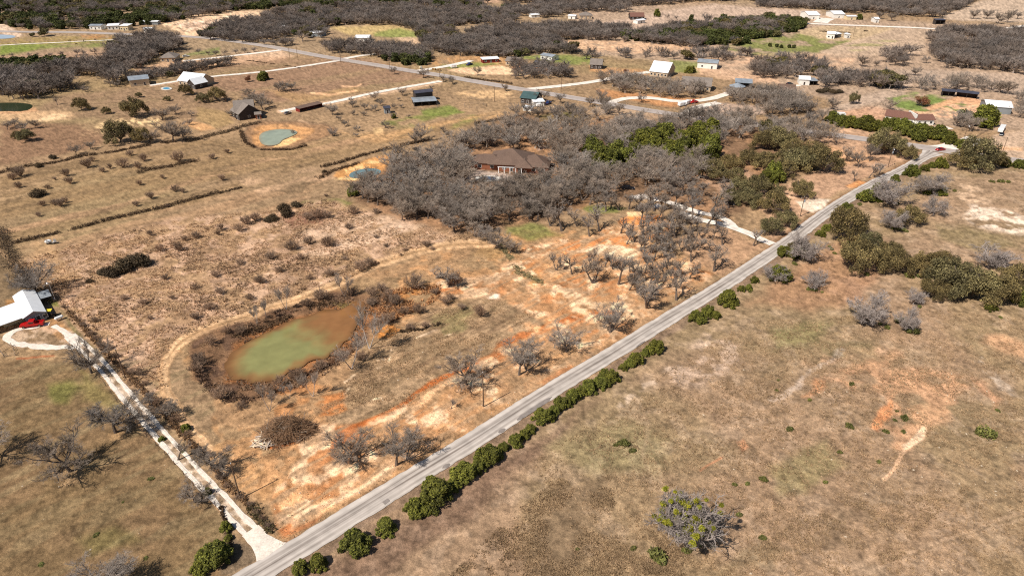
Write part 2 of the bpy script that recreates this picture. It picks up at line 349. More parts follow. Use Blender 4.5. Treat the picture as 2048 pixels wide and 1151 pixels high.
# pale terraces left field
paint((142,116,84), [(0,345),(200,310),(400,280),(560,290),(760,262),(950,240),(1010,246),(860,290),(660,332),(500,375),(230,440),(30,485),(0,440)], .9, 8, 3, patch=(STR2,.2,.5))
paint((178,142,108), [(0,460),(120,430),(300,385),(480,330),(640,285),(800,262),(780,278),(560,320),(420,360),(240,415),(60,462),(0,480)], .75, 8, 3, patch=(STR,.35,.6))
paint((176,140,106), [(0,530),(40,490),(230,445),(440,392),(640,345),(690,340),(640,375),(560,420),(470,450),(330,490),(120,545),(60,540)], .75, 10, 3, patch=(STR,.3,.6))
paint((190,156,122), [(480,360),(560,345),(680,335),(690,350),(600,372),(520,390)], .7, 8, 3, patch=(STR,.3,.5))
paint((116,116,64), [(600,400),(660,395),(705,400),(700,415),(640,422),(600,412)], .8, 5, 3); paint((112,94,70), [(560,378),(610,362),(640,362),(600,384)], .7, 4, 3)
paint((108,92,68), [(360,440),(440,420),(460,425),(420,440),(370,452)], .5, 8, 3)
paint((116,124,62), [(780,240),(850,225),(930,222),(960,236),(900,258),(800,258),(760,252)], .7, 6, 3, patch=(10,.35,.6)); paint((116,124,62), [(1070,232),(1130,226),(1200,240),(1160,250),(1090,250)], .85, 5, 2)
paint((116,128,62), [(840,218),(900,212),(930,224),(900,232),(850,230)], .8, 4, 2); paint((214,176,130), [(900,188),(960,180),(1024,184),(1024,196),(990,200),(950,195)], .8, 4, 3, patch=(3,.3,.5))
paint((200,156,110), [(660,255),(700,268),(780,266),(900,240),(1000,222),(1010,230),(880,268),(760,285),(680,272)], .7, 6, 3, patch=(STR,.3,.55)); paint((216,180,130), [(745,258),(770,256),(765,266),(750,270)], .8, 3, 1)
paint((222,184,144), [(598,241),(640,251),(668,258)], .8, 3, 1, 5); paint((222,188,148), [(1000,240),(1060,226),(1110,215)], .6, 3, 1, 6)
paint((112,92,68), [(0,480),(240,400),(480,345),(700,290),(620,340),(440,385),(230,437),(30,485)], .5, 8, 3, patch=(STR,.52,.66)); paint((116,96,70), [(40,500),(230,450),(440,400),(640,360),(680,390),(560,425),(400,440),(200,500),(80,540)], .45, 8, 3, patch=(STR,.5,.64)); paint((114,94,70), [(0,345),(200,310),(400,280),(700,270),(600,330),(300,385),(0,450)], .45, 8, 3, patch=(STR,.52,.66))
# scrub field
SCRUB = [(40,520),(200,475),(400,430),(560,420),(640,395),(800,440),(950,478),(860,490),(760,525),(700,556),(560,600),(420,650),(345,688),(325,740),(360,850),(300,820),(230,740),(150,640),(100,590)]
paint((170,138,104), SCRUB, .9, 10, 3); paint((196,162,132), SCRUB, .8, 10, 3, patch=(3,.45,.62)); paint((134,106,82), SCRUB, .5, 10, 3, patch=(10,.5,.68)); paint((206,176,146), [(590,470),(700,430),(820,430),(900,475),(800,500),(680,520),(600,510)], .6, 10, 4, patch=(STR,.45,.6))
paint((130,86,70), [(560,430),(640,420),(670,425),(640,445),(580,452)], .6, 5, 3)
paint((206,176,148), [(790,450),(810,430),(830,440),(820,462),(800,465)], .7, 5, 2)
paint((176,142,104), [(60,480),(110,500),(160,560),(110,570),(60,520)], .6, 8, 3)
# left fields
paint((122,102,76), [(-900,500),(0,495),(28,535),(52,560),(70,600),(0,640),(-900,700)], .95, 5, 1.5); paint((196,160,120), [(0,500),(20,520),(45,555)], .7, 4, 1, 9)
paint((126,102,74), [(-900,730),(0,718),(100,712),(155,716),(215,775),(290,865),(350,925),(410,985),(452,1060),(455,1151),(440,1500),(-900,1600)], 1, 4, 1.2)
paint((140,122,90), [(-900,730),(450,720),(450,1500),(-900,1600)], .5, 4, 1, patch=(RST,.5,.65)); paint((108,90,62), [(-900,730),(150,730),(440,1060),(440,1500),(-900,1600)], .45, 4, 1, patch=(10,.5,.7))
paint((112,112,58), [(85,775),(130,765),(160,775),(140,800),(110,800)], .7, 12, 3); paint((124,118,66), [(150,740),(220,790),(240,820),(170,800)], .4, 12, 3); paint((108,104,58), [(160,1080),(220,1060),(300,1080),(200,1110)], .4, 14, 3)
paint((164,134,100), [(95,945),(150,935),(165,960),(110,975)], .5, 8, 2); paint((170,136,98), [(215,865),(250,860),(250,880),(222,880)], .6, 5, 2)
paint((104,90,72), [(450,1060),(500,1090),(530,1110),(470,1151),(440,1151)], .8, 6, 1.5)
paint((176,140,104), [(175,725),(200,750),(240,800),(280,850),(320,890),(350,925),(385,960),(420,1000),(445,1030),(458,1070)], .8, 3, .8, 5)
paint((182,150,112), [(0,640),(30,650),(0,690)], .6, 6, 2); paint((158,130,96), [(0,690),(100,705),(160,700),(150,718),(0,722)], .7, 5, 2); paint((170,104,74), [(35,718),(70,715),(108,711)], .85, 2, .6, 5); paint((190,140,96), [(100,632),(150,665),(180,700),(120,680),(80,662),(60,640)], .6, 6, 2)
paint((176,128,84), [(12,600),(30,598),(30,612),(10,618)], .8, 4, 1)
paint((120,118,60), [(95,598),(115,602),(120,615),(100,615)], .8, 4, 1)
paint((112,104,66), [(120,620),(160,665),(210,720),(250,780),(235,770),(190,715),(150,668)], .6, 4, 1)
# homestead plot with the pond
PLOT = [(360,860),(440,900),(420,780),(350,700),(420,655),(700,560),(960,480),(1100,450),(1250,450),(1430,540),(1300,640),(1040,800),(780,970),(560,1090),(470,1000)]
paint((172,136,100), PLOT, .9, 8, 3); paint((146,122,90), PLOT, .6, 8, 3, patch=(10,.45,.6)); paint((196,142,98), PLOT, .5, 8, 3, patch=(3,.5,.65))
HILL = [(700,760),(720,715),(790,660),(870,620),(960,600),(1040,610),(1090,640),(1060,665),(980,700),(930,725),(880,770),(820,810),(740,840),(660,850),(640,820)]
paint((146,122,92), HILL, .9, 10, 3); paint((176,146,112), HILL, .7, 8, 3, patch=(RST,.5,.62)); paint((124,116,74), [(860,640),(920,610),(960,625),(930,660),(880,680)], .6, 8, 3)
for a, b in (((690,765),(704,757)),((700,775),(690,790)),((705,755),(712,750)),((755,722),(768,719)),((780,700),(790,692)),((832,673),(850,668)),((850,668),(870,660)),((745,800),(765,795)),((752,738),(758,735)),((888,672),(905,668)),((780,715),(776,722))):
    paint((238,208,170), [a, b], .9, 2, .8, 4)
paint((206,130,80), [(640,800),(700,780),(695,815),(660,830),(640,830)], .85, 6, 3, patch=(3,.3,.5))
# orange and sand soil of the cleared strip along the road
ORA = [(560,860),(650,845),(720,855),(800,815),(860,775),(905,745),(980,715),(1000,690),(1080,660),(1100,650),(1060,640),(1000,600),(880,590),(880,560),(990,550),(1040,520),(1060,490),(1140,480),(1200,465),(1280,440),(1330,430),(1340,470),(1290,480),(1330,510),(1390,520),(1430,545),(1400,575),(1330,590),(1300,630),(1200,690),(1120,740),(1060,790),(960,820),(860,880),(780,950),(700,990),(600,1040),(560,1075),(540,1040),(530,980),(600,920)]
paint((206,148,104), ORA, .6, 8, 4, patch=(10,.3,.55)); paint((202,126,80), ORA, .55, 8, 4, patch=(10,.5,.64)); paint((230,184,142), ORA, .7, 8, 4, patch=(3,.54,.66))
paint((170,138,104), ORA, .6, 8, 4, patch=(NZ[40],.5,.65))
paint((182,98,50), smooth([(545,895),(600,880),(660,862),(740,845),(800,815),(850,780),(905,745),(930,738)]), .9, 7, 1.5, 14); paint((190,104,56), smooth([(930,738),(985,715),(1003,690),(1050,672),(1090,655),(1140,640),(1220,620)]), .75, 8, 2, 18)
paint((236,188,142), smooth([(770,850),(820,828),(860,795),(900,760),(920,748)]), .9, 6, 1.5, 13)
paint((196,120,78), [(600,860),(700,850),(730,870),(690,900),(620,895)], .8, 8, 3); 
paint((234,182,134), [(545,1000),(575,980),(600,985),(620,1010),(700,985),(770,930),(790,935),(760,965),(700,1005),(640,1030),(590,1045),(560,1035)], .95, 6, 2.2)
paint((244,206,164), smooth([(570,1020),(620,1022),(690,998),(750,955),(785,925)]), .9, 8, 1.5, 14); paint((186,114,74), [(545,1030),(600,1045),(640,1030),(620,1050),(570,1075),(548,1060)], .85, 5, 2, patch=(3,.3,.5))
paint((238,196,150), [(600,890),(640,900),(650,930),(620,940),(600,915)], .8, 6, 3, patch=(3,.45,.6)); paint((232,186,138), [(580,930),(600,955),(590,975),(575,950)], .7, 4, 2, patch=(3,.4,.55))
paint((228,172,122), smooth([(880,850),(960,815),(1040,765),(1110,715),(1200,665)]), .7, 8, 2.5, 16, patch=(3,.4,.6)); paint((196,118,76), smooth([(1060,790),(1130,740),(1200,700)]), .5, 8, 2.5, 12, patch=(3,.4,.6))
paint((226,170,124), [(1020,650),(1120,640),(1180,650),(1200,680),(1130,690),(1060,690),(1030,670)], .85, 6, 3, patch=(3,.4,.58)); paint((242,206,162), [(1060,580),(1130,580),(1180,600),(1250,610),(1270,640),(1200,640),(1130,620),(1070,600)], .85, 6, 3, patch=(3,.38,.56))
paint((240,200,158), [(880,590),(910,600),(960,598),(1000,590),(1000,576),(960,575),(930,590)], .7, 5, 2, patch=(3,.35,.5)); paint((250,228,200), [(968,592),(985,585),(998,588),(992,598),(972,598)], .9, 3, 1.5)
paint((210,118,68), [(880,572),(930,560),(1000,562),(960,585),(900,590)], .7, 5, 3, patch=(3,.35,.55)); paint((222,150,96), [(1150,520),(1060,530),(1030,545),(1060,570),(1140,560),(1160,545)], .8, 6, 3, patch=(3,.3,.5))
paint((224,144,92), [(1108,500),(1140,485),(1200,478),(1258,465),(1262,490),(1200,492),(1160,500),(1130,512)], .9, 5, 2); paint((248,220,180), [(1158,508),(1190,488),(1240,488),(1280,500),(1270,515),(1230,520),(1200,510)], .95, 4, 2)
paint((236,188,140), [(1080,532),(1130,522),(1160,540),(1110,558),(1080,550)], .8, 5, 2.5, patch=(3,.3,.5)); paint((232,144,84), [(1235,440),(1260,430),(1330,428),(1330,445),(1280,450),(1240,452)], .9, 4, 2); paint((240,200,150), [(1252,425),(1285,420),(1280,432),(1250,432)], .8, 3, 1.5)
paint((214,136,84), [(1290,520),(1340,510),(1400,530),(1420,545),(1390,570),(1330,590),(1290,560)], .8, 6, 3, patch=(3,.38,.55)); paint((246,212,170), [(1300,590),(1330,540),(1380,540),(1400,550),(1360,580)], .7, 6, 3, patch=(3,.45,.58))
paint((176,140,108), [(1350,480),(1440,450),(1500,480),(1530,490),(1440,550),(1400,530),(1370,505)], .9, 8, 2); paint((118,122,66), [(1010,440),(1080,450),(1120,470),(1060,480),(1020,465)], .8, 8, 3); paint((120,124,66), [(1165,410),(1210,410),(1250,415),(1230,425),(1180,425)], .85, 5, 2)
paint((186,138,92), [(1080,400),(1180,398),(1170,415),(1110,415)], .7, 5, 2); paint((132,124,84), [(1030,545),(1060,540),(1085,560),(1070,568),(1040,556)], .7, 6, 2); paint((160,126,86), [(940,485),(1000,470),(1020,500),(1000,520),(940,510)], .7, 8, 3)
paint((240,198,152), ORA, .7, 8, 3, patch=(RST2,.54,.68)); paint((240,206,164), ORA, .75, 8, 4, patch=(NZ[3]*.6+NZ[10]*.4,.53,.64)); paint((158,104,66), ORA, .4, 8, 3, patch=(NZ[1]*.5+RST2*.5,.5,.64)); paint((122,98,74), HILL, .5, 8, 3, patch=(RST2,.5,.66)); paint((122,98,74), PLOT, .35, 8, 3, patch=(RST2,.52,.68)); paint((150,122,92), ORA, .55, 8, 3, patch=(NZ[10]*.6+RST2*.4,.53,.62))
# earth lane round the pond
LANE = smooth([(1000,488),(940,488),(880,492),(800,512),(740,532),(690,560),(620,592),(540,616),(470,640),(410,660),(365,682),(340,706),(328,738),(334,780),(358,830),(396,880),(440,930),(480,990)], 3)
paint((196,158,118), LANE, .95, 6, 1, 24); paint((150,118,84), LANE, .8, 3, .8, 4); paint((146,114,82), [(x - 13, y - 6) for x, y in LANE], .5, 3, 1, 3); paint((146,114,82), [(x + 12, y + 7) for x, y in LANE], .5, 3, 1, 3)
paint((214,178,136), [(x, y - 7) for x, y in LANE], .6, 4, .7, 6); paint((210,172,130), [(x + 3, y + 6) for x, y in LANE], .6, 4, .7, 6)
paint((200,150,104), [(400,860),(500,930),(560,960),(540,1010),(480,990),(430,930)], .6, 10, 3, patch=(RST,.45,.6))
# pond margins
MARG = smooth([(380,700),(400,675),(450,650),(540,625),(620,600),(690,580),(760,585),(800,610),(790,640),(740,660),(720,700),(680,730),(620,770),(560,790),(500,800),(440,790),(400,760)], 2, True)
paint((118,88,66), MARG, .85, 8, 3); paint((84,66,54), MARG, .7, 8, 3, patch=(3,.5,.62)); paint((150,98,62), [(470,680),(560,640),(700,600),(780,615),(740,650),(700,690),(620,730),(520,765),(450,765)], .8, 8, 2); paint((112,104,62), [(665,605),(720,600),(730,620),(690,625)], .7, 5, 2)
paint((196,126,66), [(755,655),(790,645),(800,655),(780,672),(755,675)], .9, 4, 2, patch=(1,.3,.5)); paint((198,128,72), [(770,590),(850,570),(880,590),(830,610),(800,600)], .6, 6, 3, patch=(3,.4,.55)); paint((190,128,84), [(520,770),(640,720),(660,760),(640,800),(560,850),(520,830)], .5, 8, 3, patch=(3,.45,.6))
TM = smooth([(490,262),(510,246),(560,242),(620,246),(670,256),(665,268),(620,282),(580,296),(530,300),(500,285)], 2, True)
paint((112,88,68), [(x + (x - 575) * .07, y + (y - 270) * .12) for x, y in TM], .8, 4, 1.5); paint((158,122,90), TM, .85, 4, 1.5); paint((198,146,100), [(x, y) for x, y in smooth([(500,272),(512,252),(560,246),(610,254),(640,262),(590,285),(540,297),(515,292)], 2, True)], .85, 3, 1.5, patch=(3,.25,.5)); paint((226,186,130), [(545,283),(575,272),(600,276),(580,290),(550,294)], .9, 3, 1)
paint((206,146,92), smooth([(660,352),(690,332),(740,318),(785,308),(790,318),(770,330),(775,345),(740,358),(700,362)], 2, True), .95, 4, 1.5); paint((236,196,140), [(680,338),(740,322),(785,312),(780,320),(720,334),(690,346)], .7, 3, 1.5, patch=(3,.4,.55)); paint((240,200,144), [(670,358),(740,360),(735,354),(690,352)], .8, 3, 1)
paint((196,150,112), [(-40,224),(10,222),(70,214),(75,222),(30,228)], .8, 3, 1)
paint((88,76,66), BRUSH_HOLLOW, .9, 3, 2)  # dark brown ground of the brushy hollow, no water in it
# wood floors and the yards inside the wood
WOODF = [(700,400),(720,350),(800,315),(930,285),(960,250),(1050,225),(1250,240),(1400,228),(1500,245),(1620,290),(1600,340),(1500,420),(1440,440),(1340,400),(1200,400),(1080,445),(930,470),(800,440)]
paint((122,94,72), WOODF, .8, 12, 4); paint((176,134,100), WOODF, .5, 10, 4, patch=(10,.5,.65)); paint((188,142,104), [(1000,270),(1150,255),(1150,330),(1110,345),(1100,310),(1050,300),(1000,300)], .7, 8, 3, patch=(3,.3,.55))
paint((228,200,178), smooth([(1075,298),(1120,285),(1180,262),(1240,245),(1300,240)]), .6, 3, 1, 6, patch=(3,.3,.5)); paint((190,172,156), [(930,344),(960,338),(1010,345),(1035,352),(1010,360),(960,362),(925,352)], .8, 4, 1)
RGT = [(1400,360),(1540,430),(1540,490),(1650,400),(1740,350),(1840,305),(1800,290),(1700,250),(1620,290),(1640,340),(1560,380),(1480,340),(1420,340)]
paint((182,146,116), RGT, .9, 6, 3); paint((204,166,132), RGT, .5, 6, 3, patch=(10,.45,.62)); paint((216,148,98), [(1688,370),(1715,360),(1730,366),(1715,374),(1695,376)], .9, 3, 1.5)
paint((226,206,180), [(1590,402),(1625,400),(1662,402),(1645,415),(1625,426),(1600,418)], .95, 3, 1.5)
paint((210,160,118), [(1640,290),(1700,298),(1760,320),(1700,330),(1650,310)], .6, 5, 2)
paint((236,226,214), [(1262,392),(1290,388),(1298,395),(1285,400),(1265,397)], .9, 2, 1); paint((236,226,214), [(1306,412),(1316,406),(1324,412),(1315,416)], .9, 2, .8)
# right field
RF = [(545,1160),(800,1005),(1034,860),(1334,665),(1484,572),(1650,462),(1760,385),(1880,320),(2048,330),(2600,360),(3500,1700),(400,1700)]
paint((157,130,102), RF, .95, 4, 1.5); paint((136,114,88), RF, .6, 4, 2, patch=(10,.5,.65)); paint((136,122,84), RF, .3, 4, 2, patch=(NZ[40],.5,.62)); paint((176,152,126), RF, .3, 4, 2, patch=(3,.52,.66))
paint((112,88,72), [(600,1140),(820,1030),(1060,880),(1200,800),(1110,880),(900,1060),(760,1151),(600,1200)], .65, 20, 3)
paint((102,84,66), [(1020,1151),(1060,1050),(1100,980),(1200,950),(1200,1020),(1160,1100),(1100,1200)], .45, 25, 4); paint((130,122,84), [(1080,900),(1250,840),(1350,880),(1300,950),(1180,940)], .5, 30, 4)
paint((196,170,146), [(1330,730),(1420,670),(1500,680),(1480,720),(1400,760),(1320,770)], .6, 12, 4, patch=(3,.35,.6)); paint((214,190,164), smooth([(1240,810),(1330,750),(1420,690)]), .5, 10, 4, 16, patch=(3,.45,.6))
OR2 = [(1660,760),(1700,730),(1790,700),(1790,720),(1750,740),(1860,740),(1930,760),(1900,820),(1860,860),(1830,900),(1790,920),(1800,880),(1760,850),(1740,860),(1780,780),(1700,780)]
paint((206,158,120), OR2, .7, 12, 4, patch=(3,.3,.6)); paint((222,148,104), [(1745,860),(1760,810),(1790,795),(1790,830),(1760,865)], .8, 7, 3); paint((216,150,108), [(1600,790),(1640,760),(1660,765),(1640,785)], .6, 7, 3)
paint((212,170,134), [(1600,730),(1630,700),(1760,690),(1800,705),(1720,710),(1650,730)], .6, 10, 4, patch=(3,.35,.6)); paint((218,168,128), [(1960,680),(2010,670),(2048,690),(2048,720),(1990,700)], .6, 10, 4); paint((216,160,122), [(1940,760),(1990,780),(2010,800),(1980,820)], .5, 10, 4)
paint((232,190,150), smooth([(1855,850),(1835,880),(1800,915),(1780,940),(1762,960)]), .85, 4, 1.5, 9); paint((240,208,170), [(1830,870),(1850,850),(1858,858),(1840,885),(1815,900),(1810,890)], .85, 4, 2)
paint((212,146,108), [(1465,885),(1480,880),(1490,895),(1480,905)], .5, 4, 2); paint((200,134,100), [(1405,940),(1445,915)], .6, 4, 1.5, 5); paint((196,180,160), smooth([(1950,720),(2010,760),(2048,800)]), .5, 10, 3, 20, patch=(3,.4,.6))
paint((232,210,184), [(1940,410),(2010,415),(2060,440),(2060,470),(1990,460),(1950,450),(1930,430)], .85, 8, 4, patch=(3,.36,.55)); paint((212,180,146), [(1900,360),(1960,370),(1990,410),(1930,400)], .6, 8, 4, patch=(3,.4,.6)); paint((132,118,82), [(1880,450),(2000,470),(2048,500),(1950,500),(1880,480)], .6, 10, 4)
paint((168,122,92), [(1500,600),(1560,560),(1640,500),(1680,470),(1780,490),(1720,600),(1600,620)], .5, 16, 4); paint((126,122,76), [(1540,660),(1600,640),(1660,640),(1640,680),(1560,700)], .5, 14, 4, patch=(10,.35,.6)); paint((120,108,76), [(1640,680),(1740,680),(1740,710),(1650,720)], .6, 10, 4)
paint((214,196,178), smooth([(1540,800),(1620,750),(1680,700)]), .35, 10, 3, 14); paint((128,122,78), [(1540,930),(1640,880),(1690,930),(1620,990),(1550,980)], .5, 18, 4)
paint((190,160,128), smooth([(1640,1151),(1800,1110),(1950,1060),(2080,1010)]), .5, 8, 2, 12); paint((184,156,124), smooth([(1560,1130),(1640,1060),(1740,980),(1762,960)]), .35, 8, 2, 8)
paint((108,92,70), [(1600,1100),(1660,1020),(1760,1000),(1800,1060),(1720,1130)], .45, 20, 4, patch=(3,.35,.55)); paint((132,118,86), [(1450,1151),(1540,1080),(1600,1100),(1560,1151)], .4, 14, 4)
TWP = [(140,672),(165,694),(185,712),(215,745),(250,789),(300,846),(350,902),(400,957),(447,1006),(490,1052),(534,1092)]
paint((186,158,128), smooth([(1700,1160),(1850,1105),(1990,1055),(2090,1028)]), .4, 6, 1.5, 7); paint((122,104,80), smooth([(1670,1156),(1825,1108),(1970,1058),(2085,1019)]), .3, 5, 1.5, 5); paint((182,154,124), smooth([(1180,700),(1260,760),(1300,860),(1290,980)]), .25, 8, 2, 9)
# road verges
for off, cc, w in ((-9, (150,120,92), 14), (9, (150,122,98), 14)):
    pass
VERGE_L = smooth([(560,1095),(640,1058),(765,978),(907,896),(1024,820),(1164,735),(1299,650),(1434,570),(1536,502),(1611,446),(1721,378),(1843,312)], 1)
paint((138,104,78), VERGE_L, .75, 8, 1.2, 22); paint((132,110,90), smooth([(560,1151),(643,1102),(738,1040),(880,950),(1024,860),(1224,735),(1334,664),(1484,570),(1641,456),(1756,376),(1860,322)]), .75, 8, 1.2, 20)
paint((96,80,68), smooth([(560,1098),(620,1072),(700,1020)]), .4, 8, 1, 16)
paint((176,154,128), TWP, .7, 6, .8, 26); paint((214,198,178), TWP, .6, 5, 1, 22, patch=(1,.5,.62)); paint((150,124,94), TWP, .5, 3, .6, 7)
paint((196,172,146), [(4,690),(25,660),(60,650),(110,652),(150,690),(60,700)], .45, 5, 1, patch=(1,.4,.6))
# fine paths
paint((208,174,140), [(560,222),(662,205),(880,164)], .7, 3, .5, 12); paint((206,170,140), [(300,172),(400,158)], .7, 2, .5, 5); paint((110,92,70), [(270,178),(330,196)], .4, 2, .5, 3)
# mottling everywhere: grass clumps, bare crumbs
mott = (NZ[1] - .5) * .9 + (vnoise(gx, gy, .6, 91) - .5) * .55
col *= (1 + np.clip(mott, -.5, .5) * sm(3000, 500, gy))[:, None]
col *= (1 + (NZ[10] - .5) * .22 + (NZ[3] - .5) * .14)[:, None]
sat = (col.max(1) - col.min(1)) / (col.max(1) + 1e-6); col[:, 2] *= 1 - .1 * sm(.6, .85, sat); col[:, 0] *= 1 - .05 * sm(.6, .9, sat)
col = col * np.array([1.07, 1.055, 1.08]); col = np.clip(col, .01, .85)
lum = col @ np.array([.3, .55, .15])
q_i = (np.arange(nr - 1)[:, None] * nc + np.arange(nc - 1)[None, :]).ravel()
quads = np.stack([q_i, q_i + nc, q_i + nc + 1, q_i + 1], 1)
def ground_mat():
    m = bpy.data.materials.new('ground_soil'); m.use_nodes = True; N = m.node_tree.nodes; L = m.node_tree.links
    b = N["Principled BSDF"]; b.inputs["Roughness"].default_value = .95; b.inputs["Specular IOR Level"].default_value = .1
    a = N.new("ShaderNodeAttribute"); a.attribute_name = 'Col'; tc = N.new("ShaderNodeTexCoord"); out = a.outputs["Color"]
    for sc, lo, hi, det in ((.9, .88, 1.12, 5), (2.6, .74, 1.28, 4), (6.5, .72, 1.3, 2), (.06, .96, 1.04, 4)):
        n = N.new("ShaderNodeTexNoise"); n.inputs["Scale"].default_value = sc; n.inputs["Detail"].default_value = det; n.inputs["Roughness"].default_value = .7
        L.new(tc.outputs["Object"], n.inputs["Vector"]); r = N.new("ShaderNodeMapRange"); r.inputs[1].default_value = .3; r.inputs[2].default_value = .7
        r.inputs[3].default_value = lo; r.inputs[4].default_value = hi; L.new(n.outputs[0], r.inputs[0])
        v = N.new("ShaderNodeVectorMath"); v.operation = 'SCALE'; L.new(out, v.inputs[0]); L.new(r.outputs[0], v.inputs[3]); out = v.outputs[0]
    L.new(out, b.inputs["Base Color"])
    n = N.new("ShaderNodeTexNoise"); n.inputs["Scale"].default_value = 1.6; n.inputs["Detail"].default_value = 6; n.inputs["Roughness"].default_value = .75
    L.new(tc.outputs["Object"], n.inputs["Vector"]); bp = N.new("ShaderNodeBump"); bp.inputs["Strength"].default_value = .8; bp.inputs["Distance"].default_value = .35
    L.new(n.outputs[0], bp.inputs["Height"]); L.new(bp.outputs[0], b.inputs["Normal"]); return m
MT['ground'] = ground_mat()
gme = new_mesh('ground', np.stack([gx, gy, GZ], 1), quads, None, ['ground'], cols=col, smooth_=True)
tag(link('ground', gme), kind='structure')

# ---------------------------------------------------------------- roads and drives
def resample(P, step):
    P = np.array(P, float); d = np.r_[0, np.cumsum(np.hypot(*np.diff(P, axis=0).T))]; n = max(2, int(d[-1] / step))
    s = np.linspace(0, d[-1], n); return np.stack([np.interp(s, d, P[:, 0]), np.interp(s, d, P[:, 1])], 1), s
def strip(name, pts_px, width, m, dz=.08, ncross=7, step=1.0, ragged=.25, world_pts=None, flare=None, seed=1, **tg):
    P = world_pts if world_pts is not None else [G(*p) for p in pts_px]
    P, s = resample(smooth([tuple(p) for p in P], 2), step)
    T = np.gradient(P, axis=0); T /= np.hypot(T[:, 0], T[:, 1])[:, None]; Nn = np.stack([-T[:, 1], T[:, 0]], 1)
    w = np.full(len(P), width) if flare is None else width + flare(s, s[-1])
    us = np.linspace(-.5, .5, ncross); V = []; UV = []
    for k, u in enumerate(us):
        e = ragged * (fbm(s, s * 0 + (7 if u > 0 else 31), 2.5, seed) - .5) * 2 if k in (0, ncross - 1) else 0
        off = u * w + np.sign(u) * e; q = P + Nn * np.reshape(off, (-1, 1))
        V.append(np.column_stack([q, hz(q[:, 0], q[:, 1]) + dz + .04 * (1 - (2 * u) ** 2)])); UV.append(np.column_stack([np.full(len(P), u + .5), s]))
    V = np.array(V); UV = np.array(UV); k, n = V.shape[:2]
    i = (np.arange(k - 1)[:, None] * n + np.arange(n - 1)[None, :]).ravel(); qd = np.stack([i, i + 1, i + n + 1, i + n], 1)[:, ::-1]
    o = link(name, new_mesh(name, V.reshape(-1, 3), qd, None, [m], uv=UV.reshape(-1, 2)))
    return tag(o, kind='structure', **tg)
def road_mat(name, base, dark, band_amp, light):
    m = bpy.data.materials.new(name); m.use_nodes = True; N = m.node_tree.nodes; L = m.node_tree.links
    b = N["Principled BSDF"]; b.inputs["Roughness"].default_value = .9; b.inputs["Specular IOR Level"].default_value = .2
    uv = N.new("ShaderNodeUVMap"); sp = N.new("ShaderNodeSeparateXYZ"); L.new(uv.outputs[0], sp.inputs[0])
    mp = N.new("ShaderNodeMapping"); mp.inputs["Scale"].default_value = (9, .035, 1); L.new(uv.outputs[0], mp.inputs[0])
    n = N.new("ShaderNodeTexNoise"); n.inputs["Scale"].default_value = 1.6; n.inputs["Detail"].default_value = 5; L.new(mp.outputs[0], n.inputs["Vector"])
    cr = N.new("ShaderNodeValToRGB"); e = cr.color_ramp.elements; e[0].position = 0; e[0].color = (.3,.3,.3,1); e[1].position = 1; e[1].color = (.2,.2,.2,1)
    for p, v in ((.1,.0),(.22,.55),(.32,.15),(.42,.35),(.52,.95),(.6,.3),(.72,.75),(.82,.1),(.92,.0)):
        x = e.new(p); x.color = (v, v, v, 1)
    L.new(sp.outputs[0], cr.inputs[0])
    ad = N.new("ShaderNodeMath"); ad.operation = 'MULTIPLY'; mr = N.new("ShaderNodeMapRange"); mr.inputs[1].default_value = .35; mr.inputs[2].default_value = .65; mr.inputs[3].default_value = .35; mr.inputs[4].default_value = .8; L.new(n.outputs[0], mr.inputs[0])
    ma = N.new("ShaderNodeMath"); ma.operation = 'ADD'; ma.inputs[1].default_value = .12; L.new(cr.outputs[0], ma.inputs[0]); L.new(ma.outputs[0], ad.inputs[0]); L.new(mr.outputs[0], ad.inputs[1])
    am = N.new("ShaderNodeMath"); am.operation = 'MULTIPLY'; am.inputs[1].default_value = band_amp; am.use_clamp = True; L.new(ad.outputs[0], am.inputs[0])
    mx = N.new("ShaderNodeMix"); mx.data_type = 'RGBA'; mx.inputs[6].default_value = (*lin(base), 1); mx.inputs[7].default_value = (*lin(dark), 1); L.new(am.outputs[0], mx.inputs[0])
    tc = N.new("ShaderNodeTexCoord"); n2 = N.new("ShaderNodeTexNoise"); n2.inputs["Scale"].default_value = .35; n2.inputs["Detail"].default_value = 6; L.new(tc.outputs["Object"], n2.inputs["Vector"])
    r2 = N.new("ShaderNodeMapRange"); r2.inputs[1].default_value = .35; r2.inputs[2].default_value = .65; r2.inputs[3].default_value = 1 - light; r2.inputs[4].default_value = 1 + light; L.new(n2.outputs[0], r2.inputs[0])
    v = N.new("ShaderNodeVectorMath"); v.operation = 'SCALE'; L.new(mx.outputs[2], v.inputs[0]); L.new(r2.outputs[0], v.inputs[3]); L.new(v.outputs[0], b.inputs["Base Color"])
    MT[name] = m
road_mat('road_chipseal', (204,194,184), (126,115,107), 1.5, .12)
road_mat('highway_chipseal', (182,170,162), (128,118,112), .8, .08)
road_mat('white_gravel', (236,226,214), (196,178,156), .7, .16)
mat('asphalt_patch', (134,125,119), noise=[(1.5,.15)]); mat('track_gravel', (222,210,195), noise=[(.8,.14),(3,.16)])
RL = [(400,1192),(512,1124),(575,1081),(617,1058),(765,972),(907,890),(1024,812),(1164,727),(1299,642),(1434,562),(1536,496),(1576,470),(1611,441),(1661,406),(1721,372),(1786,340),(1843,307)]
RR = [(480,1192),(546,1151),(643,1093),(738,1032),(801,993),(880,940),(959,893),(1024,851),(1136,777),(1224,727),(1334,655),(1484,562),(1560,511),(1641,450),(1711,402),(1756,372),(1843,328),(1880,303)]
wl_, _ = resample([G(*p) for p in RL], 1.0); wr_, _ = resample([G(*p) for p in RR], 1.0)
ctr = []; wd = []
for i in range(0, len(wl_), 12):
    d = np.hypot(*(wr_ - wl_[i]).T); j = d.argmin(); ctr.append(tuple((wl_[i] + wr_[j]) / 2)); wd.append(d[j])
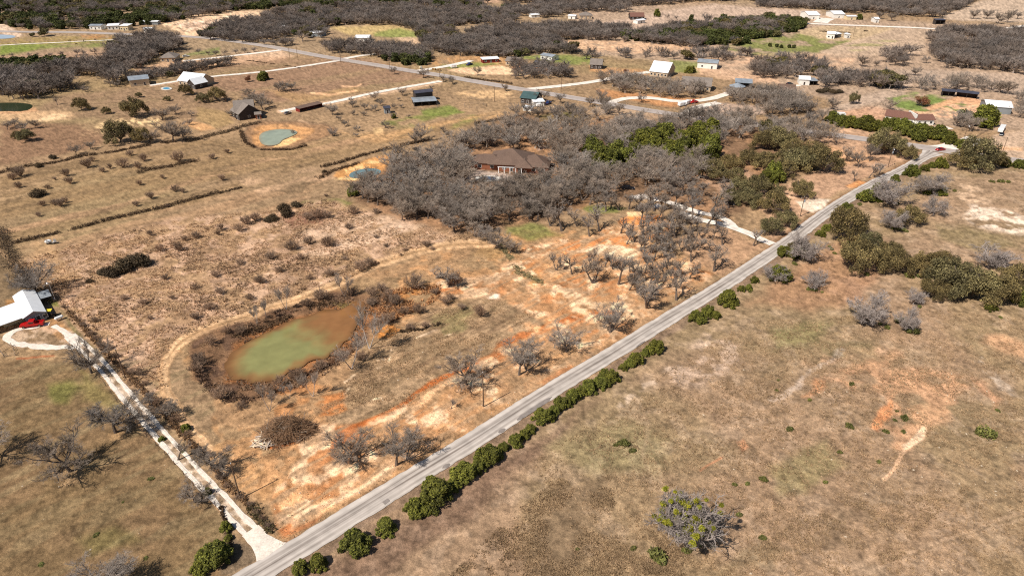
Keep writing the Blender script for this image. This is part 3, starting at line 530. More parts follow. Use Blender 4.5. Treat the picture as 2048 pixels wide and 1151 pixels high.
RW = float(np.median(wd)) * .97; pass; pass
e = G(1868, 303); ctr.append(e)
ctr = ctr[2:]; _v = np.array(ctr[0]) - np.array(ctr[4]); _v /= np.hypot(*_v); ctr = [tuple(np.array(ctr[0]) + _v * k) for k in (90, 60, 30, 12)] + ctr     # the road runs on past the frame
strip('road', None, RW, 'road_chipseal', .10, 9, .7, .32, world_pts=ctr, flare=lambda s, L: 5 * np.clip((s - L + 14) / 14, 0, 1) ** 2)
HW = [(-400,60),(-100,61),(0,63),(140,65.5),(225,67),(350,72),(412,76),(512,88),(594,104),(682,120),(812,140),(862,149),(1024,175),(1174,202),(1374,233),(1600,261),(1836,292),(1905,303),(2048,323),(2300,358)]
strip('highway', HW, 8.5, 'highway_chipseal', .16, 7, 3.0, .1)
strip('country_lane', [(1600,47),(1700,51),(1786,54),(1911,60),(2048,67),(2300,80)], 7, 'white_gravel', .2, 3, 5, .5)
strip('country_lane', [(1981,65),(2010,58),(2060,51),(2200,40)], 6, 'white_gravel', .26, 3, 5, .5)
for nm, pts, w in (('gravel_drive', [(300,171),(355,163),(400,156),(512,146.5),(600,134),(684,121)], 4.2), ('gravel_drive', [(560,223),(600,214),(662,205),(737,189),(810,175),(882,163)], 4.2),
    ('gravel_drive', [(366,122),(420,116),(512,107),(566,100)], 5), ('gravel_drive', [(688,118),(725,111),(775,105)], 5), ('gravel_drive', [(835,142),(870,137),(905,130),(942,121)], 6),
    ('gravel_drive', [(1049,179),(1124,172),(1199,162),(1249,151),(1300,144)], 6), ('gravel_drive', [(1218,207),(1249,197),(1299,195),(1362,205),(1424,199),(1458,186)], 5.5),
    ('gravel_drive', [(1369,228),(1392,215),(1437,206)], 6), ('gravel_drive', [(1545,489),(1510,473),(1469,456),(1440,448),(1400,440),(1360,425)], 3.6), ('gravel_drive', [(1469,456),(1455,442),(1430,432),(1390,424),(1340,404),(1300,396)], 3.2),
    ('gravel_drive', [(1640,46),(1648,40),(1656,37)], 14), ('gravel_drive', [(1852,296),(1888,296),(1914,290)], 9), ('gravel_drive', [(1914,290),(1935,286),(1950,277)], 9), ('gravel_drive', [(1820,252),(1870,258),(1900,256)], 5),
    ('gravel_drive', [(1536,179),(1560,174),(1600,171)], 4), ('gravel_drive', [(0,91),(60,88),(150,84),(270,78)], 3)):
    strip(nm, pts, w, 'white_gravel', .13, 3 if w < 4 else 5, 1.5, .6, seed=int(pts[0][0]))
# two-track drive to the white house: the two wheel tracks and the loop
TW = [(140,672),(165,694),(185,712),(215,745),(250,789),(300,846),(350,902),(400,957),(447,1006),(490,1052),(534,1092)]
Wc = np.array([G(*p) for p in TW]); Pc, _ = resample(smooth([tuple(p) for p in Wc], 2), 2.0); Tn = np.gradient(Pc, axis=0); Tn /= np.hypot(Tn[:, 0], Tn[:, 1])[:, None]; Nn = np.stack([-Tn[:, 1], Tn[:, 0]], 1)
strip('drive_track', None, 1.0, 'track_gravel', .07, 3, .5, .3, world_pts=[tuple(p) for p in Pc + Nn * 1.05], seed=5)
strip('drive_track', None, 1.0, 'track_gravel', .07, 3, .5, .3, world_pts=[tuple(p) for p in Pc - Nn * 1.05], seed=9)
strip('gravel_drive', [(500,1062),(520,1081),(545,1106)], 3.4, 'track_gravel', .09, 5, .7, .4, seed=3, flare=lambda s, L: 3.0 * np.clip((s - L + 5) / 5, 0, 1) ** 2)
strip('gravel_drive', [(100,648),(75,652),(45,658),(22,666),(12,677),(25,687),(55,692),(100,695),(150,697)], 2.0, 'track_gravel', .06, 5, .6, .8, seed=11)
strip('drive_track', [(108,652),(128,664),(146,680),(160,695)], 1.6, 'track_gravel', .065, 3, .7, .7, seed=15)
# dark asphalt repairs on the road's right edge
_c = np.array(ctr); _c, _s = resample(smooth([tuple(p) for p in _c], 2), 1.0); _t = np.gradient(_c, axis=0); _t /= np.hypot(_t[:, 0], _t[:, 1])[:, None]; _n = np.stack([-_t[:, 1], _t[:, 0]], 1)
for a, b, w, s_ in (((1036,843),(1124,795),1.3,1),((886,934),(914,918),1.0,2),((1000,868),(1026,850),.9,3),((1728,366),(1752,353),1.2,5),((1268,690),(1290,679),.4,7),((1812,340),(1846,326),1.5,8)):
    ia = np.hypot(*(_c - np.array(G(*a))).T).argmin(); ib = max(ia + 4, np.hypot(*(_c - np.array(G(*b))).T).argmin()); sl = slice(ia, ib, 2); q = _c[sl] - _n[sl] * (RW / 2 - w * .45)
    if len(q) >= 2: strip('road_patch', None, w, 'asphalt_patch', .155, 3, .5, .35, world_pts=[tuple(p) for p in q], seed=s_, flare=lambda s, L, w=w: -w * .8 * (1 - np.clip(np.sin(math.pi * s / L) * 2, 0, 1)))
strip('road_patch', [(767,1007),(773,1003),(778,1000)], .9, 'asphalt_patch', .155, 3, .5, .25, seed=4)
# ---------------------------------------------------------------- ponds
def water(name, poly, z, cfun, rough=.12):
    W = [G(*p) for p in poly]; c = np.mean(W, 0); rings = 14; n = len(W); V = []; C = []
    Wn = np.array(W)
    for r in range(rings + 1):
        q = c + (Wn - c) * (r / rings) * 1.02
        V.append(np.column_stack([q, np.full(n, z)])); C.append(cfun(q[:, 0], q[:, 1], r / rings))
    V = np.concatenate(V); C = np.concatenate(C)
    qd = [[r * n + i, (r + 1) * n + i, (r + 1) * n + (i + 1) % n, r * n + (i + 1) % n] for r in range(rings) for i in range(n)]
    o = link(name, new_mesh(name, V, np.array(qd)[:, ::-1][:, [0, 1, 2, 3]], None, [MT['pond_water']], cols=C, smooth_=True)); return tag(o, kind='structure')
m = mat('pond_water', attr='Col', rough=.1, spec=.28, noise=[(.25,.12)], bump=(1.2,.12,.05))
def c_main(x, y, r):
    px_, py_ = PXY(x, y); g = lin((134,132,84)); b = lin((142,98,60)); d = lin((104,78,52))
    t = sm(590, 690, px_ + (fbm(x, y, 6, 5) - .5) * 130 + (690 - py_) * .9) * .95 ; e = sm(.66, .98, r + (fbm(x, y, 4, 8) - .5) * .3)
    t = np.maximum(t, e * .95)[:, None]; b = b * (1 - .4 * sm(.85, 1.02, x * 0 + r))[:, None]; k = (sm(.68, .82, fbm(x, y, 3, 19)) * .3 * t[:, 0])[:, None]
    return (g * (1 - t) + b * t) * (1 - k) + d * k
water('pond_water', POND_MAIN, -.62, c_main)
water('pond_water', POND_TEAL, -.5, lambda x, y, r: lin((150,158,138)) * (1 - .35 * sm(.8, 1, x * 0 + r))[:, None] + lin((170,130,80)) * (.3 * sm(.8, 1, x * 0 + r))[:, None])
water('pond_water', POND_BLUE, -.4, lambda x, y, r: lin((104,126,128)) * (.8 + .5 * fbm(x, y, 5, 3))[:, None])
for pl, c in ((POND_DARK, (48,58,40)), (POND_FAR, (175,190,205))):
    zz = -.42
    water('pond_water', pl, zz, lambda x, y, r, c=c: np.tile(lin(c), (len(x), 1)))
# ---------------------------------------------------------------- tree and shrub models
def tubes(segs, n):
    "segs (m,8): p0 p1 r0 r1 -> verts, quads"
    S = np.array(segs, float); a, b, r0, r1 = S[:, :3], S[:, 3:6], S[:, 6], S[:, 7]; d = b - a; d /= np.linalg.norm(d, axis=1)[:, None] + 1e-9
    ref = np.where(np.abs(d[:, 2:3]) < .9, [[0, 0, 1.]], [[1., 0, 0]]); u = np.cross(d, ref); u /= np.linalg.norm(u, axis=1)[:, None]; w = np.cross(d, u)
    V = []
    for c, r in ((a, r0), (b, r1)):
        for k in range(n):
            g = 2 * math.pi * k / n; V.append(c + u * (r * math.cos(g))[:, None] + w * (r * math.sin(g))[:, None])
    V = np.stack(V, 1).reshape(-1, 3); base = np.arange(len(S))[:, None] * 2 * n
    Q = np.concatenate([base + np.array([k, (k + 1) % n, (k + 1) % n + n, k + n])[None] for k in range(n)])
    return V, Q
def rvec(R): 
    z = R.uniform(-1, 1); a = R.uniform(0, 6.283); s = math.sqrt(1 - z * z); return Vector((s * math.cos(a), s * math.sin(a), z))
def grow(seed, kids=(9, 8, 8, 8), L=(2.1, 3.6, 1.9, 1.25, .8), rad=(.2, .09, .04, .023, .015), ang=(54, 50, 50, 48), up=(.0, .16, .12, .1, .05), wob=.3, stems=1, lean=.12, flat=1.0, rtip=.35, env=None):
    R = random.Random(seed); segs = []; lob_a = R.random() * 6
    def out(q, k=1.0):
        if env is None: return False
        rx, zc, rz = env; a = math.atan2(q.y, q.x); m = 1 + .13 * math.sin(2 * a + lob_a) + .09 * math.sin(5 * a + lob_a * 2) + .06 * math.sin(9 * a)
        zz = (q.z - zc) / (rz if q.z > zc else zc * .56); return math.hypot(q.x, q.y) ** 2 / (rx * m * k) ** 2 + zz * zz > 1
    def br(p, d, lev, sc):
        l = L[lev] * sc * R.uniform(.75, 1.2); ns = 4 if lev in (1, 2) else (3 if lev == 3 else 2); r = rad[lev] * (.7 + .3 * sc); pts = [p]; ds = [d]
        for i in range(ns):
            d = (d + rvec(R) * wob * (1 if lev else .4) + Vector((0, 0, up[lev]))).normalized(); q = pts[-1] + d * (l / ns)
            if q.z < .15: q.z = .15
            if lev and lev < 4 and out(q):
                d = (d * .5 + Vector((-q.x, -q.y, (env[1] - q.z))).normalized() * .25 + rvec(R) * .5).normalized(); q = pts[-1] + d * (l / ns * .6)
            t0, t1 = i / ns, (i + 1) / ns; segs.append((*pts[-1], *q, r * (1 - (1 - rtip) * t0), r * (1 - (1 - rtip) * t1), lev)); pts.append(q); ds.append(d)
        if lev >= len(kids): return
        k = max(1, int(round(kids[lev] * R.uniform(.8, 1.2))))
        for j in range(k):
            t = (.72 + .28 * (j + R.random()) / k) if lev == 0 else (.22 + .78 * (j + R.random()) / k)
            i = min(ns - 1, int(t * ns)); f = t * ns - i; q = pts[i].lerp(pts[i + 1], f); dd = ds[i + 1]
            az = (j / k + R.uniform(-.12, .12)) * 6.283 if lev == 0 else R.uniform(0, 6.283)
            o = dd.orthogonal().normalized(); o2 = dd.cross(o); side = o * math.cos(az) + o2 * math.sin(az); a = math.radians(ang[lev] * R.uniform(.65, 1.25))
            nd = dd * math.cos(a) + side * math.sin(a); nd.z *= flat
            br(q, nd.normalized(), lev + 1, sc * R.uniform(.78, 1.1) * (1 - .35 * (t if lev else 0)))
    for s in range(stems):
        a = 6.283 * s / max(1, stems) + R.random(); ln = lean if stems == 1 else lean * 3
        br(Vector((0, 0, -.2)), Vector((math.cos(a) * ln, math.sin(a) * ln, 1)).normalized(), 0, 1.0)
    return segs
MODEL = {}
def finish(key, parts, W=None):
    "parts: list of (child name, verts, quads, material, cols); normalised so crown width = 1 and height = 1, keeps real size"
    allv = np.concatenate([p[1] for p in parts]); lo = np.percentile(allv, 1.0, 0); hi = np.percentile(allv, 99.0, 0); w = max(.1, ((hi - lo)[0] + (hi - lo)[1]) / 2); h = hi[2]
    ms = [(n, new_mesh(key + '_' + n, v / np.array([w, w, h]), q, None, [m], cols=c), m) for n, v, q, m, c in parts]
    MODEL[key] = (ms, w, h)
def bare_model(key, seed, bark='bark', twig='twig', tw=1.0, **k):
    s = np.array(grow(seed, **k)); top = s[s[:, 8] <= 2]; fine = s[s[:, 8] >= 3]; fine[:, 6:8] = np.maximum(fine[:, 6:8] * tw, .006)
    V, Q = tubes(top[:, :8], 6); V2, Q2 = tubes(fine[:, :8], 3)
    finish(key, [('trunk', V, Q, bark, None), ('crown', V2, Q2, twig, None)])
for i in range(6): bare_model('oak%d' % i, 100 + i, flat=.95, env=(4.6, 3.9, 2.8))
for i in range(4): bare_model('upright%d' % i, 140 + i, env=(2.1, 5.2, 2.6), kids=(7, 5, 5, 4), L=(3.4, 2.4, 1.3, .95, .6), ang=(36, 42, 48, 50), up=(.05, .22, .15, .1, .0), stems=1 + (i == 3), rad=(.17, .085, .045, .025, .015), tw=.95)
for i in range(3): bare_model('pale%d' % i, 160 + i, bark='grey_bark' if i else 'pale_bark', twig='twig', kids=(11, 6, 5, 4), L=(5.6, 3.0, 1.5, 1.0, .6), ang=(32, 36, 42, 45), up=(.1, .3, .25, .15, .0), stems=2, rad=(.10, .045, .026, .016, .011), wob=.2, tw=.9)
for i in range(3): bare_model('greyoak%d' % i, 180 + i, bark='grey_bark', twig='grey_bark', flat=.9, env=(3.6, 1.8, 2.6), kids=(10, 8, 7, 6), L=(1.0, 2.6, 1.6, 1.1, .7), ang=(60, 52, 50, 50), wob=.42, rad=(.2, .1, .05, .027, .016), up=(0,.1,.12,.1,0), tw=1.0)
for i in range(4): # brushy leafless shrub: a fan of stems from the ground
    bare_model('shrub%d' % i, 200 + i, bark='shrub_twig', twig='shrub_twig', kids=(3, 3, 4, 3), stems=11, lean=.33, L=(.35, 1.1, .8, .55, .35), ang=(38, 32, 38, 45), up=(.1, .3, .2, .1, 0), rad=(.035, .028, .02, .014, .010), wob=.3, tw=1.2)
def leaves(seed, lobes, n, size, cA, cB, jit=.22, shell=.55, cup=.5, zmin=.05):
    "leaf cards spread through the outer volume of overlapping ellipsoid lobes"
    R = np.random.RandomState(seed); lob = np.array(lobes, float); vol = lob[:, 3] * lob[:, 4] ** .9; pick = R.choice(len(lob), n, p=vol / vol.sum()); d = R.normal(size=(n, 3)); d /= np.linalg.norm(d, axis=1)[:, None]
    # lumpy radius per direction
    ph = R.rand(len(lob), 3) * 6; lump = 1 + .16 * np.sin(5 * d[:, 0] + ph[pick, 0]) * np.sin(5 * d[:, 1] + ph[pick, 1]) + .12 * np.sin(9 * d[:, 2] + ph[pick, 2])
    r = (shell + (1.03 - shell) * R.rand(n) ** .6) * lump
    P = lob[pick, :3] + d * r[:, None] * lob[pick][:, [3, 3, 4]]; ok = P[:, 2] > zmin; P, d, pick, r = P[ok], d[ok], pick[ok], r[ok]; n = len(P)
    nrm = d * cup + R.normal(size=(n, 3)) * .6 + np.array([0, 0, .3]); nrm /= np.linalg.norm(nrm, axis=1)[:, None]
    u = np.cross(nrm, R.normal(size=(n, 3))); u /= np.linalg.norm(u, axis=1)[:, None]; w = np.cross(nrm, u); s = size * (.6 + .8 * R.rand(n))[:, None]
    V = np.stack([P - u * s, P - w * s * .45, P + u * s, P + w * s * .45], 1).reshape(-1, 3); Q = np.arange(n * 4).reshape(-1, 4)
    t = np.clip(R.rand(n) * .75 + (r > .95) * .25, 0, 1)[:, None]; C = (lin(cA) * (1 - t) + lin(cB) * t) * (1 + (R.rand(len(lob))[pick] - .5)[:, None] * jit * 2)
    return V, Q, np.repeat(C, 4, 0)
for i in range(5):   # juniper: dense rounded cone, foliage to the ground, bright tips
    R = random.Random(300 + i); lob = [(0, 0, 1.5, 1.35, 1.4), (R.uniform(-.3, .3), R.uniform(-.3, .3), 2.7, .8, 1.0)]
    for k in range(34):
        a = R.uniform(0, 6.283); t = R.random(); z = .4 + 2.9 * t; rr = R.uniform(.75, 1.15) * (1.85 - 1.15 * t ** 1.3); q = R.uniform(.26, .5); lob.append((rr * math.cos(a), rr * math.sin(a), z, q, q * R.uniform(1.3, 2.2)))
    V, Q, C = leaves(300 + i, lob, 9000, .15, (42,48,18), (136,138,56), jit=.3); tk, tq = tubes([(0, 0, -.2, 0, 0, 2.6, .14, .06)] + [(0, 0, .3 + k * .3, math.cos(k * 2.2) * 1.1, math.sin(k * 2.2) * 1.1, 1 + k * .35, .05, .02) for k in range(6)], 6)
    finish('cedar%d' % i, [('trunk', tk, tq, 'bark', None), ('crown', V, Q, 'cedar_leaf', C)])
for i in range(5):   # evergreen oak: broad lumpy olive crown on visible limbs
    R = random.Random(330 + i); lob = []
    for k in range(40):
        a = R.uniform(0, 6.283); rr = 4.4 * math.sqrt(R.random()) * (1 + .15 * math.sin(3 * a + i)); top = 5.4 - rr * rr * .14; lob.append((rr * math.cos(a), rr * math.sin(a), top * R.uniform(.5, 1.0), R.uniform(.75, 1.25), R.uniform(.55, .95)))
    lob.append((0, 0, 2.6, 3.2, 1.5))
    V, Q, C = leaves(330 + i, lob, 12000, .15, (62,58,38), (148,138,94), shell=.35, cup=.3, jit=.4); s = np.array(grow(500 + i, kids=(7, 5, 3), L=(1.4, 3.0, 1.9, 1.2), rad=(.3, .16, .07, .035), ang=(58, 50, 45), flat=.85)); tv, tq = tubes(s[:, :8], 5)
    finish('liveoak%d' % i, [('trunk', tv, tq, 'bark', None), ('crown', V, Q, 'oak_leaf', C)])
for i in range(2):
    R = random.Random(360 + i); lob = [(R.uniform(-1.6, 1.6), R.uniform(-1.6, 1.6), R.uniform(1.5, 3.6), R.uniform(.8, 1.3), R.uniform(.7, 1.1)) for k in range(10)]
    V, Q, C = leaves(360 + i, lob, 3500, .17, (100,62,44), (150,100,70)); s = np.array(grow(520 + i, kids=(6, 4), L=(1.2, 2.2, 1.2), rad=(.2, .1, .05), ang=(45, 45))); tv, tq = tubes(s[:, :8], 5)
    finish('rust%d' % i, [('trunk', tv, tq, 'bark', None), ('crown', V, Q, 'rust_leaf', C)])
for i in range(3):   # low green clump
    V, Q, C = leaves(380 + i, [(0, 0, .15, .5, .3), (.35, .1, .12, .3, .25), (-.3, -.2, .1, .3, .2)], 500, .1, (78,84,42), (128,128,70)); finish('clump%d' % i, [('foliage', V, Q, 'cedar_leaf', C)])
for i in range(2):   # dense dark thicket bush with mixed twigs and leaf
    V, Q, C = leaves(390 + i, [(0, 0, .8, 1.0, .8), (.7, .3, .6, .7, .6), (-.7, -.3, .6, .7, .6), (.1, .8, .6, .6, .5)], 2200, .11, (56,48,36), (96,84,62), shell=.3); finish('thicket%d' % i, [('foliage', V, Q, 'oak_leaf', C)])
# far, single-mesh versions (a few pixels each)
def far_bare(key, seed, **k):
    s = np.array(grow(seed, kids=(8, 7, 8), L=(1.8, 3.2, 1.9, 1.3), rad=(.25, .12, .07, .045), ang=(54, 50, 50), flat=.9, env=(4.4, 3.8, 2.8), **k)); V, Q = tubes(s[:, :8], 3); finish(key, [('tree', V, Q, 'far_twig', None)])
for i in range(5): far_bare('farbare%d' % i, 600 + i)
for i in range(4):
    s = np.array(grow(620 + i, kids=(8, 6, 6, 5), rad=(.24, .12, .055, .032, .02), flat=.95, env=(4.6, 3.9, 2.8))); V, Q = tubes(s[:, :8], 3); finish('midbare%d' % i, [('tree', V, Q, 'twig', None)])
for i in range(3):
    ms, w, h = MODEL['cedar%d' % i]; R = random.Random(640 + i); lob = [(0, 0, 1.7, 1.5, 1.6)] + [(1.2 * math.cos(k * 1.3), 1.2 * math.sin(k * 1.3), R.uniform(.8, 2.6), .8, .9) for k in range(7)]
    V, Q, C = leaves(640 + i, lob, 1300, .34, (34,42,20), (92,98,46)); finish('farcedar%d' % i, [('tree', V, Q, 'cedar_leaf', C)])
for i in range(2):
    R = random.Random(660 + i); lob = [(3.4 * math.cos(k * 2.4) * math.sqrt(k / 12), 3.4 * math.sin(k * 2.4) * math.sqrt(k / 12), R.uniform(2, 4.2), 1.5, 1.1) for k in range(12)]
    V, Q, C = leaves(660 + i, lob, 1100, .5, (64,62,36), (116,110,70)); finish('faroak%d' % i, [('tree', V, Q, 'oak_leaf', C)])
RV = random.Random(99)
NVAR = dict(oak=6, upright=4, pale=3, greyoak=3, shrub=4, cedar=5, liveoak=5, rust=2, clump=3, thicket=2, farbare=5, farcedar=3, faroak=2, midbare=4)
HR = dict(midbare=.82, oak=.8, upright=1.25, pale=1.75, greyoak=.62, shrub=.62, cedar=.85, liveoak=.66, rust=.8, clump=.5, thicket=.6, farbare=.78, farcedar=.95, faroak=.7)
NAMES = dict(midbare='bare_tree', oak='bare_tree', upright='bare_tree', pale='bare_tree', greyoak='bare_tree', shrub='shrub', cedar='cedar_tree', liveoak='oak_tree', rust='brown_tree', clump='bush', thicket='bush', farbare='bare_tree', farcedar='cedar_tree', faroak='oak_tree')
CATS = dict(bare_tree='tree', shrub='shrub', cedar_tree='tree', oak_tree='tree', brown_tree='tree', bush='bush')
THINGS = []; COUNT = {}
LONG = []
def plant(kind, px, py, wpx=None, w=None, label=None, group=None, h=None, hr=None, var=None, name=None, cat=None):
    v = RV.randrange(NVAR[kind]) if var is None else var; ms, W0, H0 = MODEL['%s%d' % (kind, v)]
    w = wpx / ppm(py) if wpx else w; x, y = G(px, py); y += w * dict(cedar=.36, farcedar=.3, liveoak=.22, clump=.3, thicket=.3, shrub=.12).get(kind, 0); hh = h or w * (hr or HR[kind]) * RV.uniform(.88, 1.12)
    name = name or NAMES[kind]; loc = (x, y, hz1(x, y) - .03); sc = (w, w, hh); rz = RV.uniform(0, 6.283)
    if len(ms) == 1: r = link(name, ms[0][1], None, loc, rz, sc)
    else:
        r = empty(name, loc, rz); r.scale = sc
        for n, me, m in ms: link(n, me, r)
    tag(r, label, cat or CATS[NAMES[kind]], group); THINGS.append((px, py, w, kind)); COUNT[NAMES[kind]] = COUNT.get(NAMES[kind], 0) + 1; return r
def row(kind, group, tmpl, pts, key=0, side='from the left', **k):
    "several of one kind, each told apart by its order; pts (x,y,width px)"
    for i, p in enumerate(sorted(pts, key=lambda p: p[key])):
        plant(kind, p[0], p[1], p[2], label=tmpl + ', ' + ordinal(i + 1) + ' ' + side, group=group, **k)
